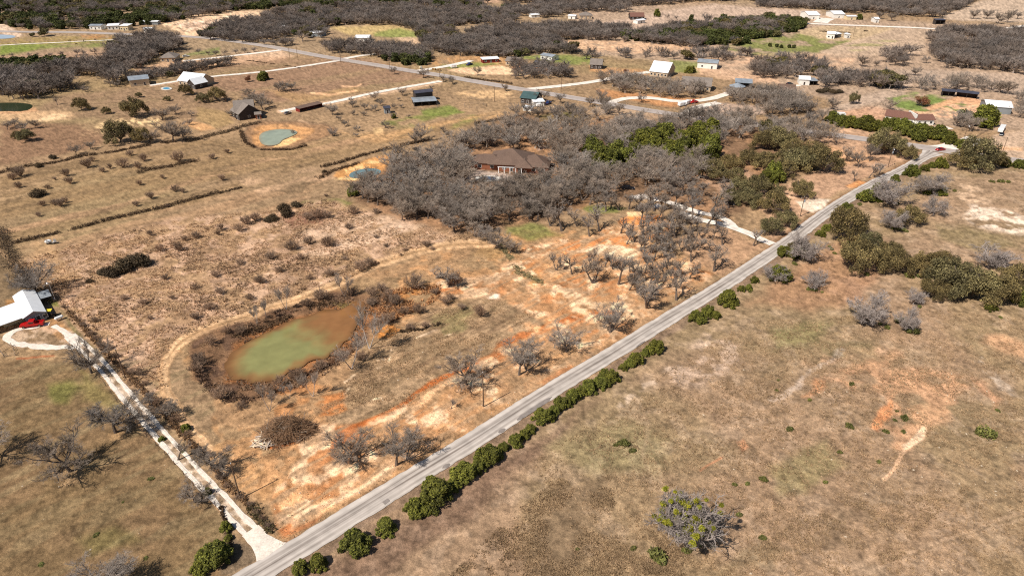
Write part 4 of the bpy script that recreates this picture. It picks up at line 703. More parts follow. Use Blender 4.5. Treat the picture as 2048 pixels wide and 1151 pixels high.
# ---- trees with a place of their own in the photo
for k, x, y, w, lab, kw in (
    ('oak', 142, 943, 112, 'broad leafless oak standing alone in the mown field in the lower left corner', {}), ('oak', 232, 866, 104, 'leafless oak beside the two-track drive, its shadow lying across the white gravel', {}),
    ('oak', 184, 746, 74, 'dark leafless tree at the fork of the gravel drive below the white metal roofed house', dict(hr=.85)), ('oak', -28, 925, 110, 'leafless oak at the left edge of the photo whose shadow reaches into the mown field', {}),
    ('oak', 389, 1004, 62, 'small leafless oak at the drive edge nearest to the paved road', dict(hr=.85)), ('oak', 222, 1180, 112, 'leafless tree cut off by the bottom edge of the photo', {}),
    ('upright', 356, 920, 34, 'thin leafless sapling leaning over the two-track drive', dict(hr=1.2)), ('oak', 426, 938, 76, 'dense purple-grey leafless tree between the drive and the bare strip', dict(hr=.85)),
    ('oak', 333, 838, 56, 'leafless tree on the fence line right of the gravel drive below the pond bend', dict(hr=.8)), ('oak', 300, 812, 34, 'small leafless tree on the drive fence beside a larger one', dict(hr=.8)), ('oak', 75, 590, 78, 'large leafless tree directly behind the white metal roofed house', dict(hr=.8)),
    ('pale', 739, 697, 62, 'tall pale-barked leafless tree rising at the right rim of the green pond', dict(hr=1.5)), ('pale', 703, 738, 66, 'bushy pale-limbed leafless tree at the lower right rim of the green pond', dict(hr=1.15)),
    ('pale', 626, 794, 36, 'slim whitish leafless tree below the green pond with a long shadow', {}), ('pale', 578, 798, 24, 'thin leafless sapling between two pale trees under the pond', {}), ('pale', 540, 823, 38, 'pale leafless tree just above the brush pile', {}),
    ('pale', 533, 634, 22, 'slender pale trunk on the upper left bank of the green pond', {}), ('pale', 573, 618, 30, 'pale leafless tree on the upper bank of the green pond beside the earth lane', {}), ('pale', 514, 646, 24, 'leftmost pale leafless tree on the upper bank of the pond', {}),
    ('pale', 689, 590, 32, 'pale leafless tree where the earth lane passes the top of the pond', {}), ('upright', 902, 570, 48, 'grey leafless tree on the rough ground between the earth lane and the orange soil', dict(hr=1.0)),
    ('oak', 934, 770, 92, 'leafless oak beside the utility pole on the orange roadside strip', dict(hr=.8)), ('oak', 1038, 750, 84, 'leafless oak just right of the roadside utility pole', dict(hr=.72)), ('oak', 1133, 703, 78, 'leafless oak standing on orange soil midway along the road', dict(hr=.75)),
    ('oak', 1220, 664, 70, 'leafless oak at the road verge just left of the thin grove', dict(hr=.85)), ('upright', 1294, 614, 54, 'slim leafless tree at the near corner of the thin grove, on pale sand', dict(hr=1.1)), ('upright', 1353, 599, 46, 'leafless tree with a dark shadow close to the paved road, right of the grove corner', dict(hr=1.2)),
    ('oak', 702, 928, 92, 'round leafless tree, left one of a pair beside the paved road', dict(hr=.8)), ('oak', 793, 931, 90, 'round leafless tree, right one of a pair beside the paved road', dict(hr=.85)),
    ('upright', 902, 818, 14, 'tiny leafless sapling below the roadside oak', dict(hr=1.6)), ('shrub', 961, 635, 26, 'single spiky shrub on the mown rise above the roadside oaks', dict(hr=1.1)),
    ('upright', 1445, 490, 30, 'leafless tree standing apart below the bend of the white gravel driveway', dict(hr=1.3)), ('upright', 1506, 491, 22, 'thin leafless tree where the white driveway nears the road', dict(hr=1.6)), ('upright', 1428, 542, 46, 'leafless tree at the right edge of the thin grove beside pale sand', dict(hr=1.1)),
    ('upright', 1112, 541, 26, 'lone thin tree on orange soil left of the sandy clearing', dict(hr=1.6)), ('upright', 1253, 488, 26, 'dark twisted leafless tree at the upper rim of the sandy clearing', dict(hr=1.2)),
    ('oak', 992, 498, 42, 'leafless tree at the head of the earth lane, left of a near twin', dict(hr=.85)), ('oak', 1020, 507, 38, 'leafless tree at the head of the earth lane, right of a near twin', dict(hr=.85)), ('oak', 975, 482, 34, 'leafless tree joining the wood to the head of the earth lane', dict(hr=.85)),
    ('greyoak', 1741, 646, 78, 'silvery leafless tree, largest of three in the open field right of the road', dict(hr=.75)), ('greyoak', 1816, 658, 48, 'silvery leafless tree, lowest of three in the field right of the road', dict(hr=.9)), ('greyoak', 1826, 608, 36, 'small silvery leafless tree, topmost of three in the field right of the road', dict(hr=.85)),
    ('greyoak', 1975, 535, 72, 'silvery leafless tree above the olive thicket at the right edge', dict(hr=.6)), ('greyoak', 1866, 431, 42, 'silvery conical leafless tree in the sandy field beyond the oaks', dict(hr=.95)), ('greyoak', 1776, 407, 78, 'wide grey leafless tree growing over the cedars beside the far road', dict(hr=.6)),
    ('oak', 1841, 388, 46, 'leafless oak in the far field, left of a wider one', dict(hr=.7)), ('greyoak', 1868, 386, 62, 'wide grey leafless oak in the far field', dict(hr=.55)), ('greyoak', 1781, 456, 52, 'pale leafless tree against the left side of a round olive oak', dict(hr=.7)),
    ('greyoak', 1603, 518, 62, 'grey leafless tree growing out of a green cedar on the right road verge', dict(hr=.8)), ('greyoak', 1551, 562, 52, 'grey leafless thicket tree on the right road verge', dict(hr=.6)), ('greyoak', 1628, 574, 52, 'dull leafless tree in the field just off the right road verge', dict(hr=.65)),
    ('upright', 1708, 363, 14, 'small leafless tree beside the orange patch near the far road', dict(hr=1.5)), ('upright', 1737, 356, 24, 'leafless tree on the left road verge before the junction', dict(hr=1.3)), ('upright', 1757, 350, 22, 'leafless tree beside the far road, nearest to the junction pole', dict(hr=1.3)),
    ('oak', 1716, 335, 34, 'grey leafless tree behind the verge trees near the junction', dict(hr=1.0)), ('oak', 1691, 321, 32, 'grey leafless tree in the bare yard left of the junction', dict(hr=1.0)), ('oak', 1739, 322, 34, 'grey leafless tree beside the olive oaks left of the junction', dict(hr=1.0)),
    ('rust', 1844, 213, 22, 'russet tree on the green lot of the horse paddock', dict(hr=.75)), ('rust', 1530, 268, 22, 'rust-brown tree at the right end of the wood', {}), ('rust', 495, 164, 12, 'small brown tree left of the round dark one in the far pasture', dict(hr=1)),
    ('oak', 1838, 212, 14, 'small leafless tree behind the russet tree', {}), ('oak', 1665, 220, 26, 'leafless tree in the bare lot left of the long brown roofed house', {}), ('liveoak', 1708, 209, 20, 'small round green oak in the lot behind the brown house', dict(hr=1.0)),
    ('oak', 1645, 243, 28, 'leafless tree at the left end of the cedar screen', dict(hr=1.0)), ('oak', 1620, 250, 34, 'round grey-green tree left of the cedar screen', dict(hr=.7)), ('oak', 1780, 222, 28, 'grey leafless tree left of the green lot', dict(hr=.8)),
    ('oak', 1830, 151, 20, 'round leafless tree alone on the pale track junction', dict(hr=.9)), ('oak', 1722, 133, 26, 'round leafless tree, left end of a row in the pale pasture', dict(hr=.8)), ('oak', 1752, 133, 14, 'small tree in the pale pasture row', dict(hr=.9)), ('oak', 1853, 127, 16, 'small dark round tree near the grove on the right', dict(hr=.9)),
    ('oak', 1945, 38, 24, 'leafless tree on the far right ridge pasture, left of its pair', dict(hr=.8)), ('oak', 1972, 38, 26, 'leafless tree on the far right ridge pasture, right of its pair', dict(hr=.75)), ('oak', 1995, 48, 26, 'leafless tree by the far lane bend', {}), ('oak', 2014, 46, 24, 'leafless tree above the far lane bend', dict(hr=1)), ('oak', 2034, 38, 20, 'leafless tree at the top right edge', {}),
    ('oak', 1758, 38, 20, 'leafless tree left of the small white tank shed', dict(hr=.8)), ('oak', 1782, 42, 20, 'leafless tree right of the small white tank shed', dict(hr=.8)), ('cedar', 1720, 40, 12, 'small evergreen between white barns on the far ridge', {}),
    ('cedar', 1977, 258, 48, 'large dark green cedar in front of the pale metal roof at right', dict(hr=.85)), ('cedar', 1928, 297, 26, 'round cedar beside the white concrete apron at the junction', dict(hr=.65)), ('cedar', 1587, 258, 12, 'small bright cedar at the end of the wood', dict(hr=1.1)),
    ('cedar', 1549, 368, 38, 'bright green cedar among olive oaks left of the road', dict(hr=1.0)), ('cedar', 1530, 372, 30, 'darker cedar against the bright one among the olive oaks', dict(hr=1.0)), ('cedar', 1314, 34, 12, 'round evergreen on the far brown field', dict(hr=1.1)),
    ('cedar', 425, 1142, 62, 'spreading cedar by the paved road in the lower left corner', dict(hr=.75)), ('cedar', 395, 1156, 34, 'low cedar cut by the bottom edge left of the road', dict(hr=.7)), ('cedar', 370, 865, 19, 'small cedar above the purple-grey tree on the fence', dict(hr=.8)), ('cedar', 322, 884, 12, 'tiny cedar on the left edge of the two-track drive', {}),
    ('cedar', 450, 1066, 22, 'small cedar on the drive fence, upper of two', {}), ('cedar', 456, 1084, 16, 'small cedar on the drive fence, lower of two', {}), ('cedar', 414, 991, 16, 'dark small cedar under the small oak at the drive edge', {}),
    ('cedar', 707, 393, 22, 'dark cedar at the left corner of the wood', dict(hr=1.1)), ('cedar', 524, 162, 22, 'round dark evergreen alone in the far pasture', dict(hr=.8)), ('cedar', 787, 238, 10, 'small evergreen beside the metal shed on legs', {}),
    ('upright', 115, 210, 12, 'thin brown tree by the dark pond at left', dict(hr=1.5)), ('oak', 571, 183, 26, 'leafless tree, right one of a clump in the far pasture', dict(hr=.75)), ('oak', 557, 183, 22, 'leafless tree, left one of a clump in the far pasture', dict(hr=.85)), ('oak', 583, 182, 20, 'leafless tree at the right end of a clump in the far pasture', dict(hr=.75)),
    ('oak', 955, 152, 18, 'leafless tree inside the pale riding arena', dict(hr=1.1)), ('oak', 847, 157, 22, 'leafless tree on the near verge of the highway by the drive mouth', dict(hr=.8)), ('oak', 790, 148, 15, 'leafless tree by a highway pole', dict(hr=.9)), ('oak', 1010, 182, 14, 'dark leafless tree on the near verge of the highway', dict(hr=1)),
    ('oak', 1282, 205, 18, 'leafless tree on the drive loop beside the highway', dict(hr=1.0)), ('oak', 1180, 214, 24, 'dark leafless tree on the near side of the highway', dict(hr=.8)), ('oak', 1202, 200, 24, 'leafless tree across the highway from the drive loop', dict(hr=.8)),
    ('oak', 1082, 205, 30, 'leafless tree over the dark green roofed house', dict(hr=.85)), ('oak', 1122, 208, 24, 'leafless tree right of the dark green roofed house', dict(hr=1)), ('oak', 1208, 217, 28, 'leafless tree over the verge by the loop entrance', dict(hr=.8)),
    ('cedar', 1382, 147, 20, 'dark green evergreen between the white roofed farmhouse and the long white shop', dict(hr=.6)), ('rust', 1252, 146, 9, 'small rust-coloured tree by the white farmhouse', {})):
    plant(k, x, y, w, label=lab, **kw)
# roadside cedars, in order from the near end
CROW = [(955,950,36),(905,985,36),(850,1032,30),(993,920,28),(1048,880,26),(1100,843,28),(1135,815,28),(1212,776,26),(598,1150,36),(634,1141,40),(707,1112,66),(770,1070,46),(828,1036,48),(870,1018,74),(862,985,40),(929,968,58),(978,934,58),(1008,905,26),(1032,895,32),(1062,868,26),(1088,850,46),(1108,835,30),(1122,822,36),(1148,806,34),(1163,795,28),(1178,790,40),(1200,780,36),(1210,762,30),(1223,769,38),(1247,742,20),(1260,735,24),(1274,732,34),(1291,713,20),(1314,708,38),(1397,647,38),(1419,634,32),(1434,637,22),(1459,612,46),(1484,583,18),(1499,580,16),(1510,566,20)]
for i, p in enumerate(CROW):
    plant('cedar', p[0], p[1], p[2] * .86, label='green cedar in the right roadside row, %s from the near end' % ordinal(i + 1), group='cedar bushes in a row along the paved road', hr=.72)
row('cedar', 'cedars on the far right road verge', 'green cedar on the far right verge among oaks', [(1571,515,28),(1600,520,34),(1563,565,40),(1643,474,18),(1656,463,18),(1696,430,30),(1736,406,32),(1753,405,22),(1756,382,18),(1793,364,16),(1828,354,30),(1852,342,16),(1866,335,15),(1884,336,24),(2013,333,24),(2042,337,24),(1885,393,20),(1858,390,16),(2045,612,40),(1985,624,24)], hr=.72)
row('liveoak', 'olive oaks right of the road', 'olive-green evergreen oak in the field right of the road', [(1698,482,84),(1743,503,46),(1721,548,78),(1796,549,60),(1846,552,62),(1881,554,62),(1823,452,52),(1911,594,94),(1953,604,90),(1995,612,88),(2040,600,80),(1961,339,80),(1928,337,52),(1990,337,50),(1600,515,44),(1785,520,46),(1770,530,36),(1875,600,56)], hr=.72)
row('liveoak', 'olive oaks left of the road', 'olive-green evergreen oak on the yard side of the road', [(1561,300,62),(1590,312,42),(1646,347,72),(1600,342,62),(1565,357,52),(1603,397,48),(1550,432,56),(1575,457,42),(1543,472,46),(1773,312,62),(1818,319,36),(1530,300,46),(1620,318,46),(1575,330,44),(1635,330,50),(1500,330,42),(1460,345,50),(1425,365,60),(1480,395,46),(1515,395,54),(1500,415,48),(1470,372,40),(1530,340,46),(1462,410,40),(1555,395,36),(1790,300,40),(1755,300,40)], hr=.72)
# thin grove on the cleared soil
GR = [(1144,548,30),(1188,533,24),(1209,533,26),(1226,538,26),(1180,533,18),(1187,566,46),(1237,568,44),(1260,543,26),(1289,511,34),(1319,501,26),(1339,531,26),(1339,547,24),(1382,523,30),(1364,502,24),(1404,477,24),(1362,556,28),(1347,564,24),(1379,556,26),(1242,466,28),(1199,463,36),(1179,473,30),(1154,453,28),(1124,463,42),(1290,545,30),(1300,565,34),(1320,575,26),(1270,562,34),(1275,585,30),(1310,590,26),(1258,580,26),(1330,555,26),(1396,545,22),(1395,500,22),(1420,505,22)]
row('upright', 'thin leafless trees on the cleared orange soil', 'thin leafless tree of the grove on cleared orange soil', GR, hr=1.45)
G2 = [(1270,480),(1280,495),(1300,485),(1310,470),(1290,460),(1325,480),(1335,500),(1345,470),(1350,490),(1330,455),(1315,440),(1360,455),(1375,480),(1380,460),(1340,435),(1300,440),(1365,430),(1395,455),(1388,435),(1410,450),(1330,420),(1350,412),(1305,420),(1420,425),(1400,412),(1378,405),(1440,440),(1430,460),(1360,395),(1385,390),(1405,395),(1340,390),(1320,400),(1280,450),(1300,505),(1310,520),(1420,480),(1440,408),(1455,420),(1345,515),(1295,530),(1285,470),(1318,490),(1355,475),(1372,497)]
for x, y in G2: plant('upright', x + RV.uniform(-5, 5), y + RV.uniform(-4, 4), RV.uniform(22, 36), label='grey leafless tree standing in the thin grove left of the white gravel driveway', group='trees of the thin grove by the white driveway', hr=1.45)
row('upright', 'leafless trees above the sandy clearing', 'leafless tree in the line above the sandy clearing', [(1179,409,32),(1212,422,34),(1238,420,30),(1258,418,30),(1278,422,34),(1195,418,26),(1140,410,34),(1304,406,34),(1165,400,34),(1100,452,30),(1075,440,24)], hr=1.15)
# far left pasture
row('liveoak', 'dark round trees in the far left pasture', 'dark round evergreen tree in the far left pasture', [(160,222,30),(277,196,14),(370,192,26),(405,206,26),(432,204,34),(265,236,46),(212,229,18),(235,287,52),(280,288,38),(32,279,20),(50,284,32),(334,203,14)], hr=.78)
row('oak', 'leafless trees in the far left pasture', 'brownish leafless tree in the far left pasture', [(325,239,34),(352,229,30),(345,283,58),(366,280,36),(15,259,24),(30,252,24),(50,259,24),(70,256,24),(384,232,16),(380,250,16),(172,183,16),(165,180,14),(222,173,18),(235,174,16),(300,285,34),(462,232,20),(482,218,26),(500,210,28),(516,206,30),(500,195,24),(152,310,30),(181,298,22)], hr=.72)
row('oak', 'leafless trees in the pasture by the long gravel drive', 'leafless tree near the long gravel drive and open barn', [(525,218,34),(540,215,20),(705,214,17),(703,204,14),(750,202,22),(805,191,20),(863,178,9),(887,164,16),(905,168,18),(832,202,15),(665,230,25),(727,233,13),(730,221,20),(752,222,16),(760,212,18),(788,217,11),(802,216,10),(797,202,9),(707,231,13),(677,241,12),(690,253,15),(772,257,20),(717,264,15),(713,274,11),(817,236,10),(787,237,14),(842,282,34),(828,285,24),(887,264,15),(897,274,15),(937,272,18),(665,272,20),(587,264,10)], hr=.82)
FENCE_TREES = [(8,115,8),(25,114,9),(60,112,9),(75,112,9),(103,113,10),(125,112,12),(155,110,14),(168,110,12),(190,108,15),(398,108,13),(417,110,12),(432,111,14),(450,108,12),(472,107,11),(490,106,12),(508,104,12)]
row('shrub', 'shrubs in the left pasture', 'leafless grey shrub in the terraced left pasture', [(245,336,24),(357,325,26),(425,319,14),(132,353,18),(175,336,22),(185,323,12),(37,376,16),(40,354,24),(25,360,18),(277,338,16),(287,323,18),(445,362,14),(350,384,18),(365,386,12),(302,398,16),(272,413,14),(120,413,20),(130,406,14),(108,410,14),(85,412,14),(77,433,12),(140,368,16),(95,378,12),(280,371,12),(455,307,12),(260,311,14),(300,471,13),(392,477,18),(370,481,12),(320,502,18),(357,502,22),(442,460,16),(477,463,20),(492,449,24),(510,442,20),(325,358,10),(110,360,8),(335,415,9),(205,345,14),(220,338,12),(437,470,12)], hr=.85)
row('thicket', 'dark brush in the bare hollow', 'dark brush in the bare hollow right of the white garage', [(1642,186,16),(1655,184,18),(1668,187,18),(1680,186,14)], hr=.4)
row('thicket', 'dark bushes in the left pasture', 'dense dark bush in the terraced left pasture', [(72,395,26),(572,434,26),(545,442,22),(565,420,22),(590,415,18),(535,445,16),(215,556,34),(240,546,38),(273,537,40),(258,530,30),(205,550,22),(103,318,14),(75,335,14),(178,566,14),(648,345,10)], hr=.62)
row('shrub', 'brown shrubs on the rough ground', 'brown leafless shrub on the rough tan ground', [(617,489,22),(654,494,27),(582,502,28),(772,494,10),(707,429,22),(637,438,28),(615,440,22),(655,436,22),(697,459,17),(722,542,30),(740,532,22),(750,528,11),(802,511,8),(852,494,18),(810,502,10),(752,428,17),(752,477,11),(652,392,8),(612,432,11),(660,552,22),(520,568,25),(540,520,22),(600,520,17),(560,545,17),(480,530,18),(440,590,22),(500,600,20),(390,580,17),(330,560,15),(288,610,18),(345,600,13),(390,640,20),(300,640,13),(190,645,15),(250,600,15),(420,620,23),(865,500,11),(690,520,13),(620,560,15),(430,555,17)], hr=.7)
row('shrub', 'brushy shrubs round the green pond', 'dark brushy shrub on the bank of the green pond', [(640,600,28),(612,612,22),(700,590,25),(745,592,28),(775,600,32),(765,585,25),(742,608,23),(790,612,28),(828,580,40),(838,628,30),(808,630,25),(775,650,30),(480,668,25),(455,668,20),(398,730,34),(395,745,28),(420,690,25),(440,800,37),(482,818,22),(560,770,28),(590,762,34),(600,750,25),(640,738,25),(720,722,25),(545,785,22),(892,610,23),(900,600,18),(908,572,37),(925,620,17),(870,590,18),(820,660,20),(850,655,17)], hr=.75)
row('shrub', 'shrubs on the drive fence', 'grey shrub on the drive fence', [(168,655,14),(182,672,16),(192,682,14),(205,697,17),(218,700,17),(230,716,16),(276,752,25),(290,772,17),(262,748,14),(312,812,22),(352,846,24),(376,874,20),(440,960,22),(455,978,17),(478,1000,19),(500,1012,14),(512,1030,16),(524,1042,16),(536,1056,16),(128,618,10),(415,915,20),(345,822,16)], hr=.7)
row('clump', 'low green clumps in the right field', 'low green clump in the right field', [(1704,771,11),(1620,802,9),(1554,782,7),(1557,761,6),(1794,825,7),(1810,842,16),(1790,844,8),(1997,823,9),(1580,862,14),(1700,858,16),(1772,868,12),(1807,868,10),(1758,928,10),(1680,908,10),(1652,967,10),(1265,905,14),(1248,893,22),(1232,893,10),(1267,1100,12),(1427,1095,10),(1398,1092,10),(1496,970,10),(1470,972,10),(1528,963,16),(1526,1080,14),(1375,1107,18),(1317,1123,36),(1977,878,34),(1155,1100,8),(1480,1033,12),(1776,657,12),(1797,644,12),(1828,668,22),(1805,642,14),(1732,640,16),(1762,649,8),(1840,615,9),(1620,580,12),(1630,582,10),(1645,585,6),(1715,487,10),(1697,486,8),(1665,500,8),(1670,508,8),(1660,495,8),(1820,556,16),(1840,556,12),(1735,551,12),(1790,460,12),(1805,462,12),(1812,465,10),(1910,384,8),(2003,365,12),(2018,365,10),(1985,365,10),(2002,637,8),(1720,412,10),(1796,410,8),(1500,584,7),(1590,530,10)], hr=.5)
row('clump', 'low clumps in the mown field', 'low weed clump in the mown field lower left', [(190,1072,12),(80,1132,12),(290,1118,10),(245,1005,6),(300,960,12),(365,905,10)], hr=.3)
# mistletoe-laden hero tree
def mistletoe_tree():
    x, y = G(1358, 1082); s = np.array(grow(777, kids=(18, 9, 8, 5), L=(.8, 3.4, 1.8, 1.2, .7), rad=(.26, .1, .05, .027, .014), ang=(62, 48, 50, 50), up=(0, .1, .12, .1, 0), wob=.5, flat=.8, env=(4.4, 2.6, 2.6))); top = s[s[:, 8] <= 2]; fine = s[s[:, 8] >= 3]
    k = 11.8 / (np.percentile(s[:, 3], 99) - np.percentile(s[:, 3], 1)); top[:, :8] *= k; fine[:, :8] *= k
    r = empty('mistletoe_tree', (x, y, hz1(x, y))); tag(r, 'wide silvery leafless tree hung with green mistletoe balls, alone in the near right field', 'tree')
    V, Q = tubes(top[:, :8], 6); link('trunk', new_mesh('mt_trunk', V, Q, None, ['grey_bark']), r); V, Q = tubes(fine[:, :8], 3); link('crown', new_mesh('mt_crown', V, Q, None, ['grey_bark']), r)
    R = random.Random(5); tips = [q for q in s if q[8] in (2, 3) and q[5] * k > 3.6 and math.hypot(q[3], q[4]) * k < 6.2]; ms = []
    for i in range(3): V, Q, C = leaves(800 + i, [(0, 0, 0, .42, .36)], 480, .09, (92,98,22), (166,164,50), shell=.2, zmin=-9); ms.append(new_mesh('mistletoe', V, Q, None, ['cedar_leaf'], cols=C))
    for i in range(95):
        q = R.choice(tips); link('mistletoe', R.choice(ms), r, (q[3] * k, q[4] * k, q[5] * k + .35), R.uniform(0, 6), [R.uniform(.7, 1.6)] * 3)
    THINGS.append((1358, 1082, 12, 'oak'))
mistletoe_tree()
# ---------------------------------------------------------------- woods
def scatter(poly, step, seed, jit=.42, holes=()):
    R = random.Random(seed); W = [G(*p) for p in poly]; xs = [p[0] for p in W]; ys = [p[1] for p in W]; out = []; y = min(ys); r = 0
    while y < max(ys):
        x = min(xs) + (step / 2 if r % 2 else 0)
        while x < max(xs): out.append((x + R.uniform(-jit, jit) * step, y + R.uniform(-jit, jit) * step)); x += step
        y += step * .87; r += 1
    P = np.array(out); px_, py_ = PXY(P[:, 0], P[:, 1]); m = inside(px_, py_, poly)
    for h in holes: m &= ~inside(px_, py_, h)
    return P[m], px_[m], py_[m]
CLEAR = [[(925,300),(1112,300),(1112,358),(1062,372),(1030,385),(930,386)], [(660,300),(795,300),(785,345),(775,372),(660,372)], [(1255,378),(1305,378),(1305,412),(1255,412)], [(1140,395),(1200,398),(1200,425),(1130,425)]]
DRV = [[(1060,305),(1120,285),(1180,262),(1240,246),(1300,240),(1300,246),(1240,254),(1180,270),(1120,293),(1075,312)]]
WOOD = [(695,385),(728,345),(800,320),(860,308),(905,296),(935,284),(965,268),(1040,252),(1100,262),(1170,258),(1250,250),(1330,252),(1400,240),(1455,240),(1500,250),(1495,270),(1440,292),(1420,330),(1390,370),(1350,392),(1300,395),(1200,392),(1185,402),(1100,425),(1078,448),(1010,452),(950,474),(880,464),(805,440),(803,412),(735,415)]
P, wx, wy = scatter(WOOD, 7.6, 11, holes=CLEAR + DRV); ordr = np.argsort(-wy); n_ind = 0; stuff_w = []
cedar_zone = fbm(P[:, 0], P[:, 1], 26, 88)
BR = [(1300,275,1450,332),(1450,282,1510,310),(1250,322,1280,342),(1195,315,1255,345),(1170,312,1215,332),(1040,340,1100,365),(1255,290,1310,318)]
for j in ordr:
    x, y = wx[j], wy[j]; isc = any(a < x < c and b < y < d for a, b, c, d in BR) and RV.random() < .85
    if isc: plant('cedar', x, y, w=RV.uniform(6.5, 9.5), label='bright green cedar crowded among leafless trees at the right side of the wood', group='bright cedars in the wood', hr=.95)
    elif n_ind < 52: n_ind += 1; plant('oak', x, y, w=RV.uniform(9, 12.5), label='grey leafless tree packed in the dense wood around the brown-roofed house', group='leafless trees of the dense middle wood', hr=.78)
    else: stuff_w.append((P[j, 0], P[j, 1], RV.uniform(9, 12.5), 'm'))
def forest(name, label, pts, group=None):
    "a wood that reads as one mass: points carrying instances of the single-mesh trees"
    n = len(pts); xy = np.array([(p[0], p[1]) for p in pts]); z = hz(xy[:, 0], xy[:, 1]); me = bpy.data.meshes.new(name); me.vertices.add(n); me.vertices.foreach_set('co', np.column_stack([xy, z]).astype(np.float32).ravel())
    KI = dict(b=(0, 5), c=(5, 3), o=(8, 2), m=(10, 4)); idx = [KI[p[3]][0] + RV.randrange(KI[p[3]][1]) for p in pts]; hrr = dict(b=.8, c=.95, o=.7, m=.8)
    a = me.attributes.new('idx', 'INT', 'POINT'); a.data.foreach_set('value', np.array(idx, np.int32))
    a = me.attributes.new('scl', 'FLOAT_VECTOR', 'POINT'); a.data.foreach_set('vector', np.array([(p[2], p[2], p[2] * hrr[p[3]] * RV.uniform(.85, 1.15)) for p in pts], np.float32).ravel())
    a = me.attributes.new('rot', 'FLOAT', 'POINT'); a.data.foreach_set('value', np.array([RV.uniform(0, 6.28) for _ in pts], np.float32))
    o = link(name, me); tag(o, label, 'wood', group, 'stuff'); md = o.modifiers.new('trees', 'NODES'); md.node_group = FOREST_NG; return o
def protos():
    L = []
    for k, n in (('farbare', 5), ('farcedar', 3), ('faroak', 2)):
        for i in range(n): L.append(MODEL['%s%d' % (k, i)][0][0][1])
    return L
def forest_group(objs):
    ng = bpy.data.node_groups.new('forest', 'GeometryNodeTree'); ng.interface.new_socket('Geometry', in_out='INPUT', socket_type='NodeSocketGeometry'); ng.interface.new_socket('Geometry', in_out='OUTPUT', socket_type='NodeSocketGeometry')
    N = ng.nodes; L = ng.links; gi = N.new('NodeGroupInput'); go = N.new('NodeGroupOutput'); mp = N.new('GeometryNodeMeshToPoints'); L.new(gi.outputs[0], mp.inputs[0])
    gt = N.new('GeometryNodeGeometryToInstance')
    for o in reversed(objs):
        oi = N.new('GeometryNodeObjectInfo'); oi.inputs[0].default_value = o; oi.inputs['As Instance'].default_value = False; g1 = N.new('GeometryNodeGeometryToInstance'); L.new(oi.outputs['Geometry'], g1.inputs[0]); L.new(g1.outputs[0], gt.inputs[0]) if False else None
        objs_nodes.append(g1)
    jn = N.new('GeometryNodeJoinGeometry')
    for g1 in objs_nodes: L.new(g1.outputs[0], jn.inputs[0])
    ip = N.new('GeometryNodeInstanceOnPoints'); L.new(mp.outputs[0], ip.inputs['Points']); L.new(jn.outputs[0], ip.inputs['Instance']); ip.inputs['Pick Instance'].default_value = True
    def na(nm, ty):
        a = N.new('GeometryNodeInputNamedAttribute'); a.data_type = ty; a.inputs[0].default_value = nm; return a.outputs[0]
    L.new(na('idx', 'INT'), ip.inputs['Instance Index']); L.new(na('scl', 'FLOAT_VECTOR'), ip.inputs['Scale'])
    cx = N.new('ShaderNodeCombineXYZ'); L.new(na('rot', 'FLOAT'), cx.inputs[2]); L.new(cx.outputs[0], ip.inputs['Rotation']); L.new(ip.outputs[0], go.inputs[0]); return ng
objs_nodes = []
# the single-mesh trees also stand as things of their own in the far country
FARSPOT = [('farbare', 0, 1118, 16, 12, 'far leafless tree beside the distant brown field, top centre'), ('farbare', 1, 1155, 61, 14, 'leafless tree on the near edge of the brown plough field'), ('farbare', 2, 1335, 37, 10, 'small leafless tree in the hedge of the brown field, left one'), ('farbare', 3, 1352, 39, 9, 'small leafless tree in the hedge of the brown field, middle one'), ('farbare', 4, 1460, 117, 16, 'pale leafless tree standing before the green field'),
           ('farcedar', 0, 1383, 40, 9, 'small dark evergreen in the brown field hedge, right end'), ('farcedar', 1, 1540, 94, 7, 'round bush in the row on the green field, leftmost'), ('farcedar', 2, 1554, 95, 7, 'round bush in the row on the green field, second from the left'),
           ('faroak', 0, 90, 73, 20, 'round dark tree by the far left highway, right one of a pair'), ('faroak', 1, 66, 74, 11, 'round dark tree by the far left highway, left one of a pair'),
           ('midbare', 0, 952, 474, 46, 'leafless tree at the lowest edge of the dense wood'), ('midbare', 1, 805, 440, 44, 'leafless tree at the lower left corner of the dense wood'), ('midbare', 2, 1096, 430, 40, 'leafless tree where the dense wood meets the small green lawn'), ('midbare', 3, 735, 405, 44, 'leafless tree on the left fringe of the dense wood near a dark cedar')]
fp = [plant(k, x, y, w, label=l, var=v) for k, v, x, y, w, l in FARSPOT]
for x, l in ((1563, 'third'), (1579, 'fourth'), (1588, 'fifth')): plant('farcedar', x, 96.5, 7, label='round bush in the row on the green field, %s from the left' % l)
FOREST_NG = forest_group(fp)
forest('wood', 'grey leafless trees of the dense wood behind the brown-roofed house', stuff_w)
def region(name, label, poly, step, mix, wr, seed, holes=()):
    P, x, y = scatter(poly, step, seed, holes=holes); R = random.Random(seed); clump = fbm(P[:, 0], P[:, 1], 38, seed); near = np.mean([p[1] for p in poly]) > 170; clump = (clump - clump.min()) / (np.ptp(clump) + 1e-6) if len(clump) else clump; out = []
    gapt = .3 if 'hollow' in label or 'drainage' in label else (.38 if not near else .33); gapn = fbm(P[:, 0], P[:, 1], 34, seed + 5)
    for j in range(len(P)):
        if gapn[j] < gapt: continue
        q = clump[j] * .6 + R.random() * .4; k = 'c' if q < mix[0] else ('o' if q < mix[0] + mix[1] else ('m' if near else 'b')); w = R.uniform(*wr) * (.62 if k == 'c' else 1); out.append((P[j, 0], P[j, 1], w, k))
    return forest(name, label, out)
W_ = (6.5, 10.5)
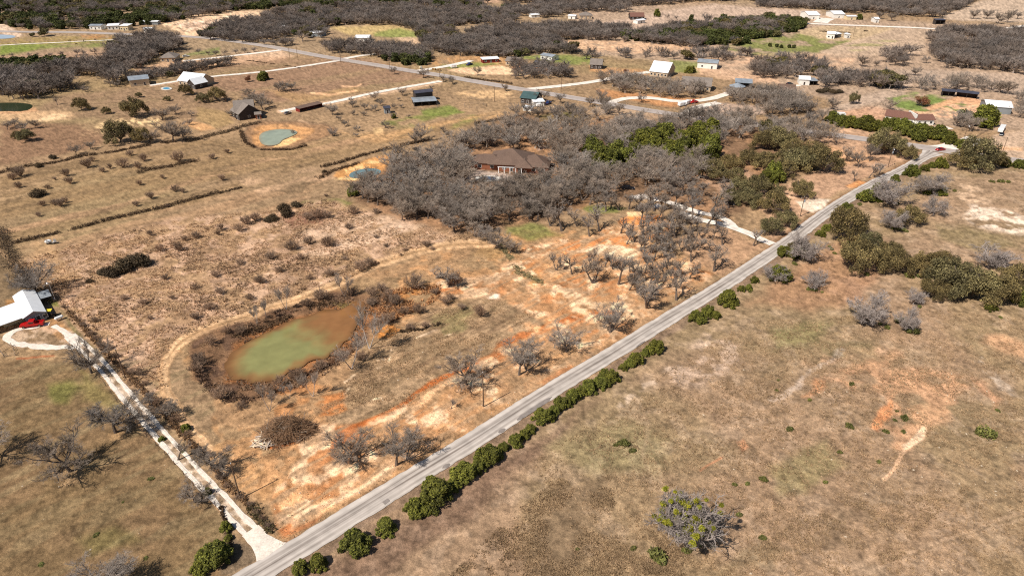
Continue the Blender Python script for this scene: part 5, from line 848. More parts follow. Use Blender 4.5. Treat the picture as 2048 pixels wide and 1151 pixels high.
REG = [
 ('green and grey woodland on the far left ridge', [(-300,-40),(560,-40),(560,18),(470,22),(400,36),(330,46),(300,50),(200,58),(60,60),(0,50),(-300,46)], 7.5, (.52,.06), W_),
 ('dark green wood across the top of the photo, behind the quarry', [(540,-40),(880,-40),(880,3),(760,14),(700,12),(640,18),(560,20),(520,20)], 7.5, (.62,.04), W_),
 ('grey leafless woodland right of the quarry', [(395,75),(440,52),(520,42),(560,24),(640,16),(700,12),(780,16),(880,4),(1010,6),(1024,20),(1036,38),(1024,58),(960,48),(880,56),(850,66),(790,52),(700,50),(660,54),(645,82),(600,90),(560,95),(520,92),(480,84),(430,82)], 7.0, (.24,.04), W_, 0),
 ('mixed trees beyond the highway around the white roofed sheds', [(640,100),(655,94),(720,90),(800,98),(850,102),(860,130),(830,132),(790,128),(770,118),(720,112),(650,108)], 7.5, (.25,.0), W_),
 ('grey woodland between the highway houses and the brown fields', [(835,72),(900,58),(960,50),(1040,58),(1150,54),(1250,62),(1340,76),(1440,94),(1400,96),(1280,86),(1170,80),(1110,84),(1140,100),(1180,108),(1160,112),(1090,106),(1020,118),(960,112),(900,112),(850,100)], 6.5, (.2,.03), W_),
 ('bushy trees behind the riding arena', [(760,112),(800,104),(860,116),(855,130),(800,131),(765,122)], 7, (.5,0), (7,10)),
 ('far grey woodland above the brown fields', [(1010,-40),(1960,-40),(1960,-2),(1400,4),(1290,14),(1270,26),(1160,24),(1110,36),(1050,42),(1030,26),(1010,8)], 7.5, (.18,.0), W_),
 ('grey leafless woodland behind the white barns on the top right', [(1400,-10),(1960,-10),(1935,14),(1900,28),(1884,37),(1800,33),(1760,26),(1700,28),(1640,20),(1600,18),(1530,16),(1440,10)], 6.5, (.0,.0), W_, 0),
 ('bright green cedar wood beside the brown fields', [(1240,74),(1290,70),(1330,58),(1400,50),(1450,42),(1536,40),(1610,46),(1606,62),(1560,74),(1510,86),(1480,92),(1430,92),(1380,88),(1300,86),(1250,82)], 6.5, (.62,.04), (7,11)),
 ('big grey grove at the right edge beyond the pale pasture', [(1852,80),(1890,64),(1960,64),(2048,74),(2300,90),(2300,170),(2048,152),(1990,142),(1940,138),(1890,136),(1872,120),(1858,106),(1875,92)], 7.5, (.0,.0), (8,12)),
 ('wooded hollow on the left below the green fields', [(-200,150),(0,150),(60,150),(150,140),(190,136),(222,130),(222,108),(240,84),(300,76),(345,84),(362,98),(355,108),(320,112),(310,122),(290,135),(262,142),(252,160),(230,170),(180,165),(140,184),(95,188),(75,202),(0,200),(-200,205)], 7.0, (.10,.04), (9,13), [(243,78),(276,78),(276,92),(243,92)]),
 ('dark cedar thicket at the left edge', [(-200,128),(0,128),(60,126),(120,124),(150,136),(120,144),(60,150),(0,156),(-200,160)], 7, (.7,.06), (8,11)),
 ('grey trees along the far side of the highway, middle', [(1024,138),(1090,134),(1130,140),(1150,152),(1130,160),(1080,158),(1024,158)], 7.5, (.0,.05), W_),
 ('trees around the brown-grey farmhouse roofs', [(1150,118),(1180,108),(1240,112),(1300,112),(1380,114),(1450,108),(1500,110),(1500,118),(1440,124),(1390,122),(1330,130),(1290,128),(1200,136),(1170,128)], 9, (.08,.05), W_),
 ('leafless grove behind the gravel loop', [(1200,165),(1230,160),(1290,160),(1330,168),(1400,182),(1440,190),(1430,196),(1360,198),(1290,192),(1215,184)], 8, (.05,.04), (8,11), [(1340,158),(1420,158),(1420,178),(1340,178)]),
 ('dense grove over the far end of the highway', [(1440,196),(1470,190),(1536,186),(1600,200),(1625,215),(1618,232),(1560,234),(1530,240),(1500,240),(1540,215),(1480,210)], 7.5, (.02,.04), (8,11), [(1560,180),(1590,180),(1590,194),(1560,194)]),
 ('grey-green trees behind the white shed', [(1605,150),(1640,142),(1660,150),(1668,160),(1690,155),(1740,155),(1790,162),(1810,175),(1800,180),(1740,178),(1680,172),(1640,178),(1630,172)], 8, (.0,.35), (8,12), [(1594,155),(1636,155),(1636,174),(1594,174)]),
 ('grey trees left of the white shed', [(1500,132),(1545,125),(1600,130),(1640,130),(1650,142),(1600,152),(1560,162),(1536,160),(1500,150)], 8.5, (.02,.15), (8,11)),
 ('round-topped trees in the pale pasture', [(1768,112),(1800,108),(1828,112),(1830,126),(1800,134),(1768,128)], 9, (0,0), (9,12)),
 ('leaning leafless trees behind the horse stalls', [(1832,172),(1880,164),(1950,168),(2010,178),(2020,190),(1990,188),(1940,184),(1880,184),(1838,186)], 9, (0,.1), (8,11)),
 ('leafless grove above the near wood at right', [(1536,246),(1575,252),(1620,262),(1660,276),(1700,290),(1690,298),(1640,290),(1580,284),(1536,290),(1500,268)], 8.5, (.05,.08), (8,11)),
 ('grey trees around the metal roof at right', [(1895,262),(1900,248),(1940,238),(1965,238),(1960,262),(1930,272),(1905,272)], 8, (.15,.0), (8,11)),
 ('grey trees at the right edge below the pasture', [(2030,196),(2060,190),(2300,190),(2300,250),(2030,244),(2022,228),(2030,212)], 8, (.0,.0), (8,11)),
 ('leafless scrub trees along the brown bank left of the near wood', [(1020,232),(1060,226),(1130,222),(1200,226),(1260,226),(1250,236),(1170,244),(1100,246),(1040,238)], 9, (0,0), (7,10)),
 ('scrub trees along the drainage line in the far left', [(262,152),(330,146),(400,134),(470,124),(470,130),(400,142),(350,152),(310,160),(262,166)], 5, (0,.1), (5,8)),
]
forest('tree_line', 'line of small leafless trees on the far left fence', [(*G(x, y), w / ppm(y), 'b') for x, y, w in FENCE_TREES])
for i, r in enumerate(REG):
    holes = [q for q in r[5:] if q]; region('wood', r[0], r[1], r[2] * (.88 if r[2] < 8 else .95), r[3], r[4], 40 + i, holes=holes)
row('cedar', 'cedars of the green screen before the long brown roof', 'cedar of the green screen before the brown-roofed ranch', [(1668,248,28),(1685,255,26),(1700,256,28),(1718,258,26),(1738,262,34),(1752,264,28),(1775,262,28),(1792,262,30),(1812,268,34),(1828,275,36),(1848,272,28),(1862,280,30),(1882,282,32),(1900,284,28),(1842,284,26),(1905,290,26)], hr=.75)
# hedgerows: each continuous row of brush is one thing
def hedge(pts, h, w, label, seed, gap=.0, col=((58,46,36),(104,86,64))):
    P, s = resample([G(*p) for p in pts], .45); R = np.random.RandomState(seed); V, C = [], []; lob = []
    for i in range(len(P)):
        if gap and vnoise(s[i], 0, 6, seed) < gap: continue
        for k in range(3):
            hh = h * R.uniform(.55, 1.1) * (.6 + .7 * vnoise(s[i], 0, 4, seed)); lob.append((P[i, 0] + R.normal() * w * .3, P[i, 1] + R.normal() * w * .3, hh * .5, w * .35 * R.uniform(.6, 1.2), hh * .5))
    n = len(lob); lob = np.array(lob); m = 16; L_ = np.repeat(lob, m, 0); d = R.normal(size=(n * m, 3)); d /= np.linalg.norm(d, axis=1)[:, None]; Q_ = L_[:, :3] + d * (.4 + .6 * R.rand(n * m, 1)) * L_[:, [3, 3, 4]]; Q_[:, 2] = np.maximum(Q_[:, 2], .05)
    Q_[:, 2] += hz(Q_[:, 0], Q_[:, 1]); u = R.normal(size=(n * m, 3)) * [1, 1, .6]; u /= np.linalg.norm(u, axis=1)[:, None]; w2 = np.cross(u, R.normal(size=(n * m, 3))); w2 /= np.linalg.norm(w2, axis=1)[:, None]; sz = .13 + .18 * R.rand(n * m, 1)
    V = np.stack([Q_ - u * sz, Q_ - w2 * sz * .4, Q_ + u * sz, Q_ + w2 * sz * .4], 1).reshape(-1, 3); t = R.rand(n * m, 1); C = np.repeat(lin(col[0]) * (1 - t) + lin(col[1]) * t, 4, 0)
    c = P[len(P) // 2]; cz = hz1(*c); V -= [c[0], c[1], cz]; o = link('hedge', new_mesh('hedge', V, np.arange(n * m * 4).reshape(-1, 4), None, ['oak_leaf'], cols=C), None, (c[0], c[1], cz)); tag(o, label, 'hedge')
hedge([(28,486),(80,474),(125,464),(225,438),(325,416),(425,389),(440,387)], 1.4, 2.0, 'long straight hedgerow of dark brush crossing the left pasture, nearest to the camera', 1, .22)
hedge([(442,386),(482,376)], .9, 1.2, 'short thin hedge end continuing the long left hedgerow', 2, .4)
hedge([(0,346),(12,341),(50,333),(112,325),(165,312),(212,306),(300,290),(375,280)], 1.4, 2.2, 'dark hedgerow along the upper fence of the left pasture', 3, .3)
hedge([(275,347),(300,340),(337,335),(365,328),(395,322)], 1.8, 2.6, 'short isolated bank of dark brush in the left pasture', 4)
hedge([(642,334),(680,325),(725,311),(782,297),(862,281)], 1.7, 1.6, 'dark hedgerow beside the orange-banked pond, running up to the pasture', 5, .1)
hedge([(948,248),(980,243),(1024,237)], 1.6, 2.0, 'dark hedge by the wood corner in the middle distance', 6, .1)
hedge([(378,283),(420,272),(460,262),(495,250),(520,246)], 1.6, 3.0, 'brushy bank left of the turquoise pond', 7, .1)
hedge([(482,262),(490,285),(520,300),(580,300),(610,292),(606,288)], 1.0, 1.6, 'dark brush ring round the turquoise pond', 8, .2)
hedge([(640,356),(665,342),(700,332),(715,326)], 1.3, 2.2, 'brush on the back bank of the blue pond', 9, .1)
hedge([(0,460),(5,480),(15,508),(30,530),(45,552),(62,572),(85,588),(105,605)], 3.0, 4.5, 'tall dark overgrown fence row left of the rough ground', 10, .05, ((46,40,34),(96,82,66)))
hedge([(125,612),(170,660),(215,709),(248,742),(275,769),(320,818),(365,868),(410,918),(450,965),(500,1016)], .8, 1.1, 'thin strip of dry brush along the drive fence', 11, .35, ((80,62,44),(150,122,90)))
hedge([(500,1016),(522,1040),(545,1064)], 1.0, 1.5, 'green-brown brush along the lower end of the drive fence', 12, .2, ((52,46,34),(96,90,58)))
hedge([(443,1015),(452,1050),(460,1085),(464,1105)], .7, .7, 'ragged brush strip on the left side of the drive mouth', 13, .2)
hedge([(470,118),(560,130),(600,136)], .5, .8, 'thin brush line in the far pasture', 14, .4)
hedge([(470,672),(520,655),(600,620),(640,606),(700,594)], 1.1, 2.5, 'dark brush along the upper bank of the green pond', 15, .4)
hedge([(388,700),(395,740),(420,780),(455,800),(500,800)], .7, 2.0, 'dark brush along the left bank of the green pond', 16, .35, ((76,60,50),(112,92,76)))
hedge([(500,800),(560,775),(640,735),(700,706)], .6, 2.4, 'reddish dry brush along the lower bank of the green pond', 17, .5, ((84,60,44),(140,104,76)))
hedge([(800,664),(840,660),(880,648)], .7, 1.2, 'brush edge of the ditch right of the pond', 18, .2)
hedge([(930,156),(960,160),(1000,165),(1024,168)], 1.6, 2.0, 'brush line below the riding arena', 19, .15)
hedge([(1640,64),(1700,66),(1750,60)], 1.0, 1.4, 'thin field hedge on the far pale pastures', 20, .5)
hedge([(1000,488),(1040,545),(1085,565)], .3, 2.0, 'low grassy hump beside the orange soil', 21, .3, ((110,100,70),(150,138,100)))
# grass tussocks and stones: nobody could count them
def tufts(name, label, polys, n_each, h, cA, cB, seed, keep=None, blades=5, wd=.16, cl=None):
    R = np.random.RandomState(seed); PT = []
    for poly, n in zip(polys, n_each):
        W = np.array([G(*p) for p in poly]); lo, hi = W.min(0), W.max(0); q = lo + R.rand(int(n * 2.2), 2) * (hi - lo); a, b = PXY(q[:, 0], q[:, 1]); m = inside(a, b, poly) & ~inside(a, b, POND_MAIN); nz = fbm(q[:, 0], q[:, 1], 5, seed); m &= nz > R.rand(len(nz)) * .25 + .36
        if cl: m &= fbm(q[:, 0], q[:, 1], 13, seed + 9) > cl + R.rand(len(nz)) * .08
        PT.append(q[m][:n])
    q = np.concatenate(PT); n = len(q); z = hz(q[:, 0], q[:, 1]); s = (.5 + R.rand(n) * .9)
    V = []; t = R.rand(n, 1); base = lin(cA) * (1 - t) + lin(cB) * t; C = []
    for k in range(blades):
        a = R.rand(n) * 6.283; rr = R.rand(n) * .3 * s; cx, cy = q[:, 0] + np.cos(a) * rr, q[:, 1] + np.sin(a) * rr; hh = h * s * (.5 + R.rand(n) * .7); wd_ = wd * s; b2 = a + 1.57 + R.normal(size=n) * .5
        V.append(np.stack([np.column_stack([cx - np.cos(b2) * wd_, cy - np.sin(b2) * wd_, z - .03]), np.column_stack([cx + np.cos(b2) * wd_, cy + np.sin(b2) * wd_, z - .03]), np.column_stack([cx + np.cos(a) * hh * .6, cy + np.sin(a) * hh * .6, z + hh])], 1)); C.append(np.repeat((base * (.85 + .3 * R.rand(n, 1)))[:, None], 3, 1))
    V = np.concatenate(V).reshape(-1, 3); C = np.concatenate(C).reshape(-1, 3)
    tag(link(name, new_mesh(name, V, None, np.arange(len(V)).reshape(-1, 3), ['tussock'], cols=C)), label, 'grass', kind='stuff')
tufts('dry_grass', 'tussocks of tall dry tan grass on the rough ground', [SCRUB, SCRUB], [17000, 9000], .42, (160,128,98), (200,168,134), 5, wd=.09)
tufts('dry_grass', 'dark brown weed stems on the rough ground', [SCRUB, MARG], [16000, 5000], .5, (112,90,70), (148,120,96), 6, wd=.1, cl=.5)
tufts('dry_grass', 'rusty broomgrass around the pond and ditch', [[(750,660),(790,640),(880,600),(880,570),(780,580),(760,600)]], [1200], .6, (156,110,72), (192,144,100), 8)
tufts('dry_grass', 'short brown grass clumps in the right field', [[(900,1151),(1000,1050),(1110,960),(1220,950),(1240,1060),(1420,1100),(1440,1151)], [(1440,1151),(1560,1060),(1760,980),(1900,1000),(1800,1120),(1700,1151)], [(1060,920),(1300,780),(1800,720),(2048,800),(2048,1151),(1200,1151)], [(1300,760),(1500,640),(1900,620),(2048,640),(2048,760),(1500,800)]], [9000, 4500, 14000, 6000], .24, (130,106,80), (158,132,100), 7, wd=.09)
tufts('dry_grass', 'pale dry grass clumps in the right field', [[(1060,920),(1300,780),(1800,720),(2048,800),(2048,1151),(1200,1151)], [(1300,760),(1500,640),(1900,620),(2048,640),(2048,760),(1500,800)]], [6500, 5000], .2, (158,132,102), (182,154,122), 12, wd=.08)
tufts('dry_grass', 'straw grass on the mown rise between pond and road', [HILL, PLOT], [8000, 7000], .22, (150,124,92), (190,158,122), 9, wd=.08)
def stones(polys, counts, seed, label):
    R = np.random.RandomState(seed); V = []; T = []; n0 = 0; oct_ = np.array([(1,0,0),(0,1,0),(-1,0,0),(0,-1,0),(0,0,.7),(0,0,-.6)], float); tr = np.array([(0,1,4),(1,2,4),(2,3,4),(3,0,4),(1,0,5),(2,1,5),(3,2,5),(0,3,5)])
    for poly, n in zip(polys, counts):
        W = np.array([G(*p) for p in poly]); lo, hi = W.min(0), W.max(0); k = 0
        while k < n:
            q = lo + R.rand(2) * (hi - lo); a, b = PXY(*q)
            if not inside(np.array([a]), np.array([b]), poly)[0]: continue
            k += 1; s = .06 + .22 * R.rand() ** 3; an = R.rand() * 6; rot = np.array([[math.cos(an), -math.sin(an), 0], [math.sin(an), math.cos(an), 0], [0, 0, 1]])
            V.append((oct_ * (1 + .35 * (R.rand(6, 1) - .5))) * s * [1.3, .9, .8] @ rot.T + [q[0], q[1], hz1(*q) + s * .2]); T.append(tr + n0); n0 += 6
    tag(link('stones', new_mesh('stones', np.concatenate(V), None, np.concatenate(T), ['stone'])), label, 'stones', kind='stuff')
stones([[(1200,1151),(1300,850),(1540,700),(1800,760),(2048,760),(2048,1151)], [(1740,880),(1800,850),(2048,850),(2048,1000),(1850,980)], [(1830,700),(1900,690),(2020,760),(2010,790),(1880,760)], [(0,900),(300,880),(440,1060),(440,1150),(0,1150)], [(700,760),(800,700),(900,660),(900,720),(740,860)], [(500,1000),(760,960),(980,800),(1200,690),(980,840),(620,1060)]], [90, 90, 35, 20, 35, 45], 21, 'small pale limestone pieces scattered over the bare ground')
# ---------------------------------------------------------------- buildings
def yaw_of(A, B): return math.atan2(B[1] - A[1], B[0] - A[0])
def hip_roof(m, x0, x1, y0, y1, z, rise, ov=.5, th=.18):
    x0 -= ov; x1 += ov; y0 -= ov; y1 += ov; W, D = x1 - x0, y1 - y0
    if W >= D: a, b = (x0 + D / 2, (y0 + y1) / 2), (x1 - D / 2, (y0 + y1) / 2)
    else: a, b = ((x0 + x1) / 2, y0 + W / 2), ((x0 + x1) / 2, y1 - W / 2)
    V = [(x0,y0,z),(x1,y0,z),(x1,y1,z),(x0,y1,z),(*a,z+rise),(*b,z+rise)]
    V += [(x0,y0,z-th),(x1,y0,z-th),(x1,y1,z-th),(x0,y1,z-th)]
    if W >= D: q = [(0,1,5,4),(2,3,4,5)]; t = [(3,0,4),(1,2,5)]
    else: q = [(1,2,5,4),(3,0,4,5)]; t = [(0,1,4),(2,3,5)]
    q += [(6,7,1,0),(7,8,2,1),(8,9,3,2),(9,6,0,3),(9,8,7,6)]; m.add(V, q, t)
def gable_roof(m, x0, x1, y0, y1, z, rise, ov=.5, th=.18, ridge='x'):
    x0 -= ov; x1 += ov; y0 -= ov; y1 += ov
    if ridge == 'x':
        c = (y0 + y1) / 2; P = [(x0,y0,z),(x1,y0,z),(x1,c,z+rise),(x0,c,z+rise),(x1,y1,z),(x0,y1,z)]
    else:
        c = (x0 + x1) / 2; P = [(x0,y1,z),(x0,y0,z),(c,y0,z+rise),(c,y1,z+rise),(x1,y0,z),(x1,y1,z)]
    V = P + [(a, b, d - th) for a, b, d in P]
    m.add(V, [(0,1,2,3),(3,2,4,5),(7,6,9,8),(8,9,11,10),(6,7,1,0),(10,11,5,4),(7,8,2,1),(8,10,4,2),(6,0,3,9),(9,3,5,11)])
def shed_roof(m, x0, x1, y0, y1, zf, zb, ov=.3, th=.12):
    V = [(x0-ov,y0-ov,zf),(x1+ov,y0-ov,zf),(x1+ov,y1+ov,zb),(x0-ov,y1+ov,zb)]; V += [(a, b, c - th) for a, b, c in V]; m.add(V, [(0,1,2,3),(7,6,5,4),(4,5,1,0),(5,6,2,1),(6,7,3,2),(7,4,0,3)])
def wall_block(m, x0, x1, y0, y1, h, rise=0, ridge='x', ov=.5):
    if rise:
        r = rise * ((y1 - y0) / (y1 - y0 + 2 * ov) if ridge == 'x' else (x1 - x0) / (x1 - x0 + 2 * ov))
        if ridge == 'x':
            c = (y0 + y1) / 2; V = [(x0,y0,-.3),(x1,y0,-.3),(x1,y1,-.3),(x0,y1,-.3),(x0,y0,h),(x1,y0,h),(x1,y1,h),(x0,y1,h),(x0,c,h+r),(x1,c,h+r)]
            m.add(V, [(0,1,5,4),(1,2,6,5),(2,3,7,6),(3,0,4,7)], [(5,6,9),(7,4,8)])
        else:
            c = (x0 + x1) / 2; V = [(x0,y0,-.3),(x1,y0,-.3),(x1,y1,-.3),(x0,y1,-.3),(x0,y0,h),(x1,y0,h),(x1,y1,h),(x0,y1,h),(c,y0,h+r),(c,y1,h+r)]
            m.add(V, [(0,1,5,4),(1,2,6,5),(2,3,7,6),(3,0,4,7)], [(4,5,8),(6,7,9)])
    else: m.box(x0, x1, y0, y1, -.3, h)
def opening(root, kind, x, z0, w, h, y=0.0, side='front', m='glass', frame='white_paint', D=0, X=0):
    "window or door set into a wall: a frame and a recessed pane/leaf"
    def bx(mb, u0, u1, d0, d1, z0_, z1_):
        if side == 'front': mb.box(u0, u1, y - d1, y - d0, z0_, z1_)
        elif side == 'right': mb.box(X + d0, X + d1, u0, u1, z0_, z1_)
        else: mb.box(X - d1, X - d0, u0, u1, z0_, z1_)
    a = MB(); bx(a, x, x + w, .012, .05, z0, z0 + h); p = a.build(kind, m, root)
    f = MB(); t = .09
    for u0, u1, q0, q1 in ((x - t, x, z0 - t, z0 + h + t), (x + w, x + w + t, z0 - t, z0 + h + t), (x, x + w, z0 + h, z0 + h + t), (x, x + w, z0 - t, z0)): bx(f, u0, u1, .015, .08, q0, q1)
    f.build('frame', frame, p); return p
def building(name, label, cat, A, B, depth, h, rise, roof='gable_x', walls='white_wall', roofm='white_metal', group=None, wins=2, door=True, ov=.5, open_front=False, side_win=True, chimney=None):
    a, b = G(*A), G(*B); L = math.hypot(b[0] - a[0], b[1] - a[1]); r = empty(name, (a[0], a[1], hz1(*a) + .05), yaw_of(a, b)); tag(r, label, cat, group)
    m = MB(); rg = 'y' if roof == 'gable_y' else 'x'
    if open_front:
        m.box(0, L, depth - .15, depth, -.3, h); m.box(0, .15, 0, depth - .16, -.3, h); m.box(L - .15, L, 0, depth - .16, -.3, h); m.build('wall', walls, r); n = max(2, int(L / 4))
        for i in range(n + 1): p = MB(); x = .12 + (L - .24) * i / n; p.box(x - .09, x + .09, -.2, -.02, -.3, h - .05); p.build('post', 'dark_wall', r)
    else: wall_block(m, 0, L, 0, depth, h, rise if roof.startswith('gable') else 0, rg, ov); m.build('wall', walls, r)
    q = MB()
    if roof == 'hip': hip_roof(q, 0, L, 0, depth, h + .02, rise, ov)
    elif roof == 'shed': shed_roof(q, 0, L, 0, depth, h + .15, h + .15 + rise, ov)
    else: gable_roof(q, 0, L, 0, depth, h + .06, rise, ov, ridge=rg)
    rf = q.build('roof', roofm, r)
    if chimney: c = MB(); c.box(L * chimney, L * chimney + 1.0, depth * .4, depth * .4 + .9, h, h + rise + 1.0); c.build('chimney', 'red_brick', rf)
    if not open_front:
        slots = wins + (1 if door else 0)
        for i in range(slots):
            x = L * (i + .5) / slots
            if door and i == slots // 2: opening(r, 'door', x - .5, .02, 1.0, 2.0, m='dark_wall')
            else: opening(r, 'window', x - .6, .95, 1.2, 1.1)
        if side_win: opening(r, 'window', depth * .4, 1, 1.2, 1.0, side='right', X=L)
    return r, L
# the brown-roofed brick house inside the wood
def brick_house():
    a, b = G(941, 340), G(1096, 347); L = math.hypot(b[0] - a[0], b[1] - a[1]); r = empty('brick_house', (*a, hz1(*a) + .05), yaw_of(a, b)); tag(r, 'long brick house with complex brown hipped roof inside the wood', 'house')
    s = L / 34.0; m = MB(); m.box(0, 12 * s, 2, 12, -.3, 3); m.box(12 * s, 24 * s, 1.0, 17, -.3, 3.2); m.box(24 * s, L, 0, 12, -.3, 3); m.build('wall', 'red_brick', r)
    q = MB(); hip_roof(q, 0, 14 * s, 2, 12, 3.05, 2.6); hip_roof(q, 8 * s, 26 * s, .5, 18, 3.25, 4.6); hip_roof(q, 22 * s, L, 0, 12.5, 3.0, 3.6); hip_roof(q, 20 * s, 27 * s, -1.5, 8, 2.9, 2.5); q.build('roof', 'brown_shingle', r)
    p = MB(); p.box(12.3 * s, 23 * s, -1.8, -1.7, 2.7, 3.0); p.build('porch_beam', 'white_paint', r)
    for i in range(5): c = MB(); x = (12.5 + i * 2.5) * s; c.box(x, x + .3, -1.9, -1.6, -.2, 2.7); c.build('column', 'white_paint', r)
    for x in (3, 8.5, 14, 21, 27, 31): opening(r, 'window', x * s, .9, 1.5, 1.3, y=2 if x < 12 else (1.0 if x < 24 else 0))
    opening(r, 'door', 17.4 * s, .05, 1.1, 2.1, y=1.0, m='dark_wall')
brick_house()
def white_house():
    "white metal-roofed house at the left edge"
    a, b = G(56, 652), G(95, 640); D = 15.5; L = math.hypot(b[0] - a[0], b[1] - a[1]); r = empty('metal_roof_house', (*a, hz1(*a) + .03), yaw_of(a, b) ); tag(r, 'white house with bright white metal roof and side wings behind the red pickup truck', 'house')
    m = MB(); wall_block(m, 0, L, 0, D, 2.6, 1.3, 'y', .5); m.build('wall', 'grey_wall', r); q = MB(); gable_roof(q, 0, L, 0, D, 2.66, 1.3, .5, .14, 'y'); q.build('roof', 'white_metal', r)
    m = MB(); m.box(-5.2, -.02, 3.2, 10.5, -.3, 2.2); m.box(-8.0, -5.22, 4.4, 4.6, -.3, 2.0); m.build('wing_wall', 'cream_wall', r)
    q = MB(); V = [(-9.2,.1,2.15),(-.2,.1,2.72),(-.2,6.2,2.74),(-9.2,6.2,2.2)]; V += [(x, y, z - .1) for x, y, z in V]; q.add(V, [(0,1,2,3),(7,6,5,4),(4,5,1,0),(5,6,2,1),(6,7,3,2),(7,4,0,3)])
    V = [(-5.6,6.25,2.3),(-.2,6.25,2.76),(-.2,11.2,2.78),(-5.6,11.2,2.34)]; V += [(x, y, z - .1) for x, y, z in V]; q.add(V, [(0,1,2,3),(7,6,5,4),(4,5,1,0),(5,6,2,1),(6,7,3,2),(7,4,0,3)]); q.build('wing_roof', 'white_metal', r)
    for x in (-9, -6.5, -4, -1.5): c = MB(); c.box(x, x + .15, .25, .4, -.3, 2.1); c.build('post', 'wood_pole', r)
    q = MB(); shed_roof(q, L + .55, L + 3.6, D - 6, D - 1, 2.35, 2.4, 0, .1); q.build('porch_roof', 'grey_metal', r)
    for y in (D - 6, D - 1.2): c = MB(); c.box(L + 3.4, L + 3.55, y, y + .15, -.3, 2.3); c.build('porch_post', 'wood_pole', r)
    for x in (.8, 4.2): opening(r, 'window', x, .9, 1.1, 1.0)
    opening(r, 'door', 2.6, .05, .9, 2.0, m='dark_wall'); opening(r, 'window', 3, .9, 1.2, 1, side='right', X=L); opening(r, 'window', 7, .9, 1.2, 1, side='right', X=L)
white_house()
Bd = building
Bd('farmhouse', 'white metal roofed farmhouse with stone walls beside the swimming pool, far left', 'house', (358,171), (400,176), 13, 3, 4.2, 'gable_x', 'tan_brick', 'white_metal', wins=4)
m_ = [G(372, 174), G(384, 178)]
Bd('farmhouse_wing', 'white metal roofed front wing of the far left farmhouse', 'house', (377,177), (392,180), 9, 3, 3.2, 'gable_y', 'dark_wall', 'white_metal', wins=1)
Bd('garage', 'long low shop with grey roof and brick end left of the white farmhouse', 'garage', (262,174), (300,170), 10, 4, .6, 'shed', 'tan_brick', 'grey_metal', wins=1)
Bd('stone_house', 'steep grey-roofed dark stone house left of the long gravel drive', 'house', (472,238), (510,235), 13, 3.4, 5.2, 'gable_x', 'dark_wall', 'grey_shingle', wins=3)
Bd('stone_house_wing', 'grey gabled front wing of the stone house by the gravel drive', 'house', (464,232), (480,241), 12, 3.4, 4.4, 'gable_x', 'dark_wall', 'grey_shingle', wins=1)
Bd('open_barn', 'open-sided livestock barn with dark metal roof in the green pasture', 'barn', (829,213), (873,210), 10, 2.6, .4, 'gable_x', 'dark_wall', 'grey_metal', open_front=True)
Bd('barn_loft', 'raised dark centre roof standing over the open livestock barn', 'barn', (832,204), (866,200), 4.5, 5.2, 1.2, 'gable_x', 'dark_wall', 'dark_metal', wins=0, door=False, side_win=False)
Bd('metal_shed', 'small dark metal shed in the scattered pasture trees', 'shed', (770,228), (781,227), 3, 3, .4, 'shed', 'grey_wall', 'dark_metal', wins=0)
Bd('green_roof_house', 'dark green metal roofed house beside the highway', 'house', (1041,207), (1070,210), 12, 3.2, 2.6, 'gable_x', 'dark_wall', 'green_metal')
Bd('white_shed', 'white carport shed right of the dark green roofed house', 'shed', (1068,214), (1088,213), 6, 2.6, .3, 'shed', 'white_wall', 'white_metal', wins=1)
Bd('flat_shed', 'small white flat-topped shed below the dark green roofed house', 'shed', (1046,222), (1062,224), 4, 1.8, .2, 'shed', 'white_wall', 'white_metal', wins=0)
Bd('white_roof_farmhouse', 'large farmhouse with steep white metal roof at the end of a gravel drive', 'house', (1299,152), (1334,156), 16, 3.2, 5.5, 'gable_x', 'tan_brick', 'white_metal', wins=4)
Bd('metal_shop', 'long white metal shop building with grey roof right of the white-roofed farmhouse', 'shop', (1394,136), (1433,139), 11, 4.0, 1.4, 'gable_x', 'white_wall', 'grey_metal', wins=1)
Bd('dormer_house', 'wide house with brown-grey shingle roof behind the bare grove', 'house', (1362,180), (1420,184), 13, 3, 4.0, 'gable_x', 'tan_brick', 'grey_shingle', wins=4)
Bd('metal_barn', 'open metal barn beside the round roofed bin', 'barn', (1470,176), (1502,178), 9, 3.4, .6, 'shed', 'grey_wall', 'grey_metal', open_front=True)
Bd('white_garage', 'white metal garage with grey gable in the bare lot', 'garage', (1598,170), (1618,171), 9, 3.6, 1.4, 'gable_x', 'white_wall', 'white_metal', wins=0)
Bd('dark_carport', 'dark lean-to attached right of the white metal garage', 'shed', (1618,171), (1634,171), 7, 2.8, .3, 'shed', 'dark_wall', 'grey_metal', open_front=True)
Bd('blue_shed', 'long low blue-roofed shed behind grey trees', 'shed', (1652,166), (1686,167), 7, 3, 1, 'gable_x', 'dark_wall', 'green_metal', wins=0)
Bd('ranch_house', 'long ranch house with dark red-brown roof behind the cedar screen', 'house', (1768,242), (1826,250), 10, 3, 2.2, 'gable_x', 'white_wall', 'red_shingle', wins=5)
Bd('ranch_house_garage', 'right-hand garage end of the long brown-roofed ranch house', 'house', (1831,251), (1866,251), 8, 2.9, 2.0, 'gable_x', 'white_wall', 'red_shingle', wins=2)
Bd('chimney_tower', 'white chimney stack between the two brown roofs of the ranch house', 'chimney', (1827,250), (1830,250), 8, 5.2, .1, 'shed', 'white_wall', 'white_wall', wins=0, door=False, ov=.05, side_win=False)
Bd('arena_barn', 'large pale metal roofed barn at the right edge', 'barn', (1970,226), (2020,230), 15, 4, 1.8, 'gable_x', 'grey_wall', 'white_metal', wins=0)
Bd('horse_stall', 'left row of long dark horse stalls above the green lot', 'stable', (1883,192), (1908,194), 4, 3, .5, 'shed', 'dark_wall', 'dark_metal', open_front=True)
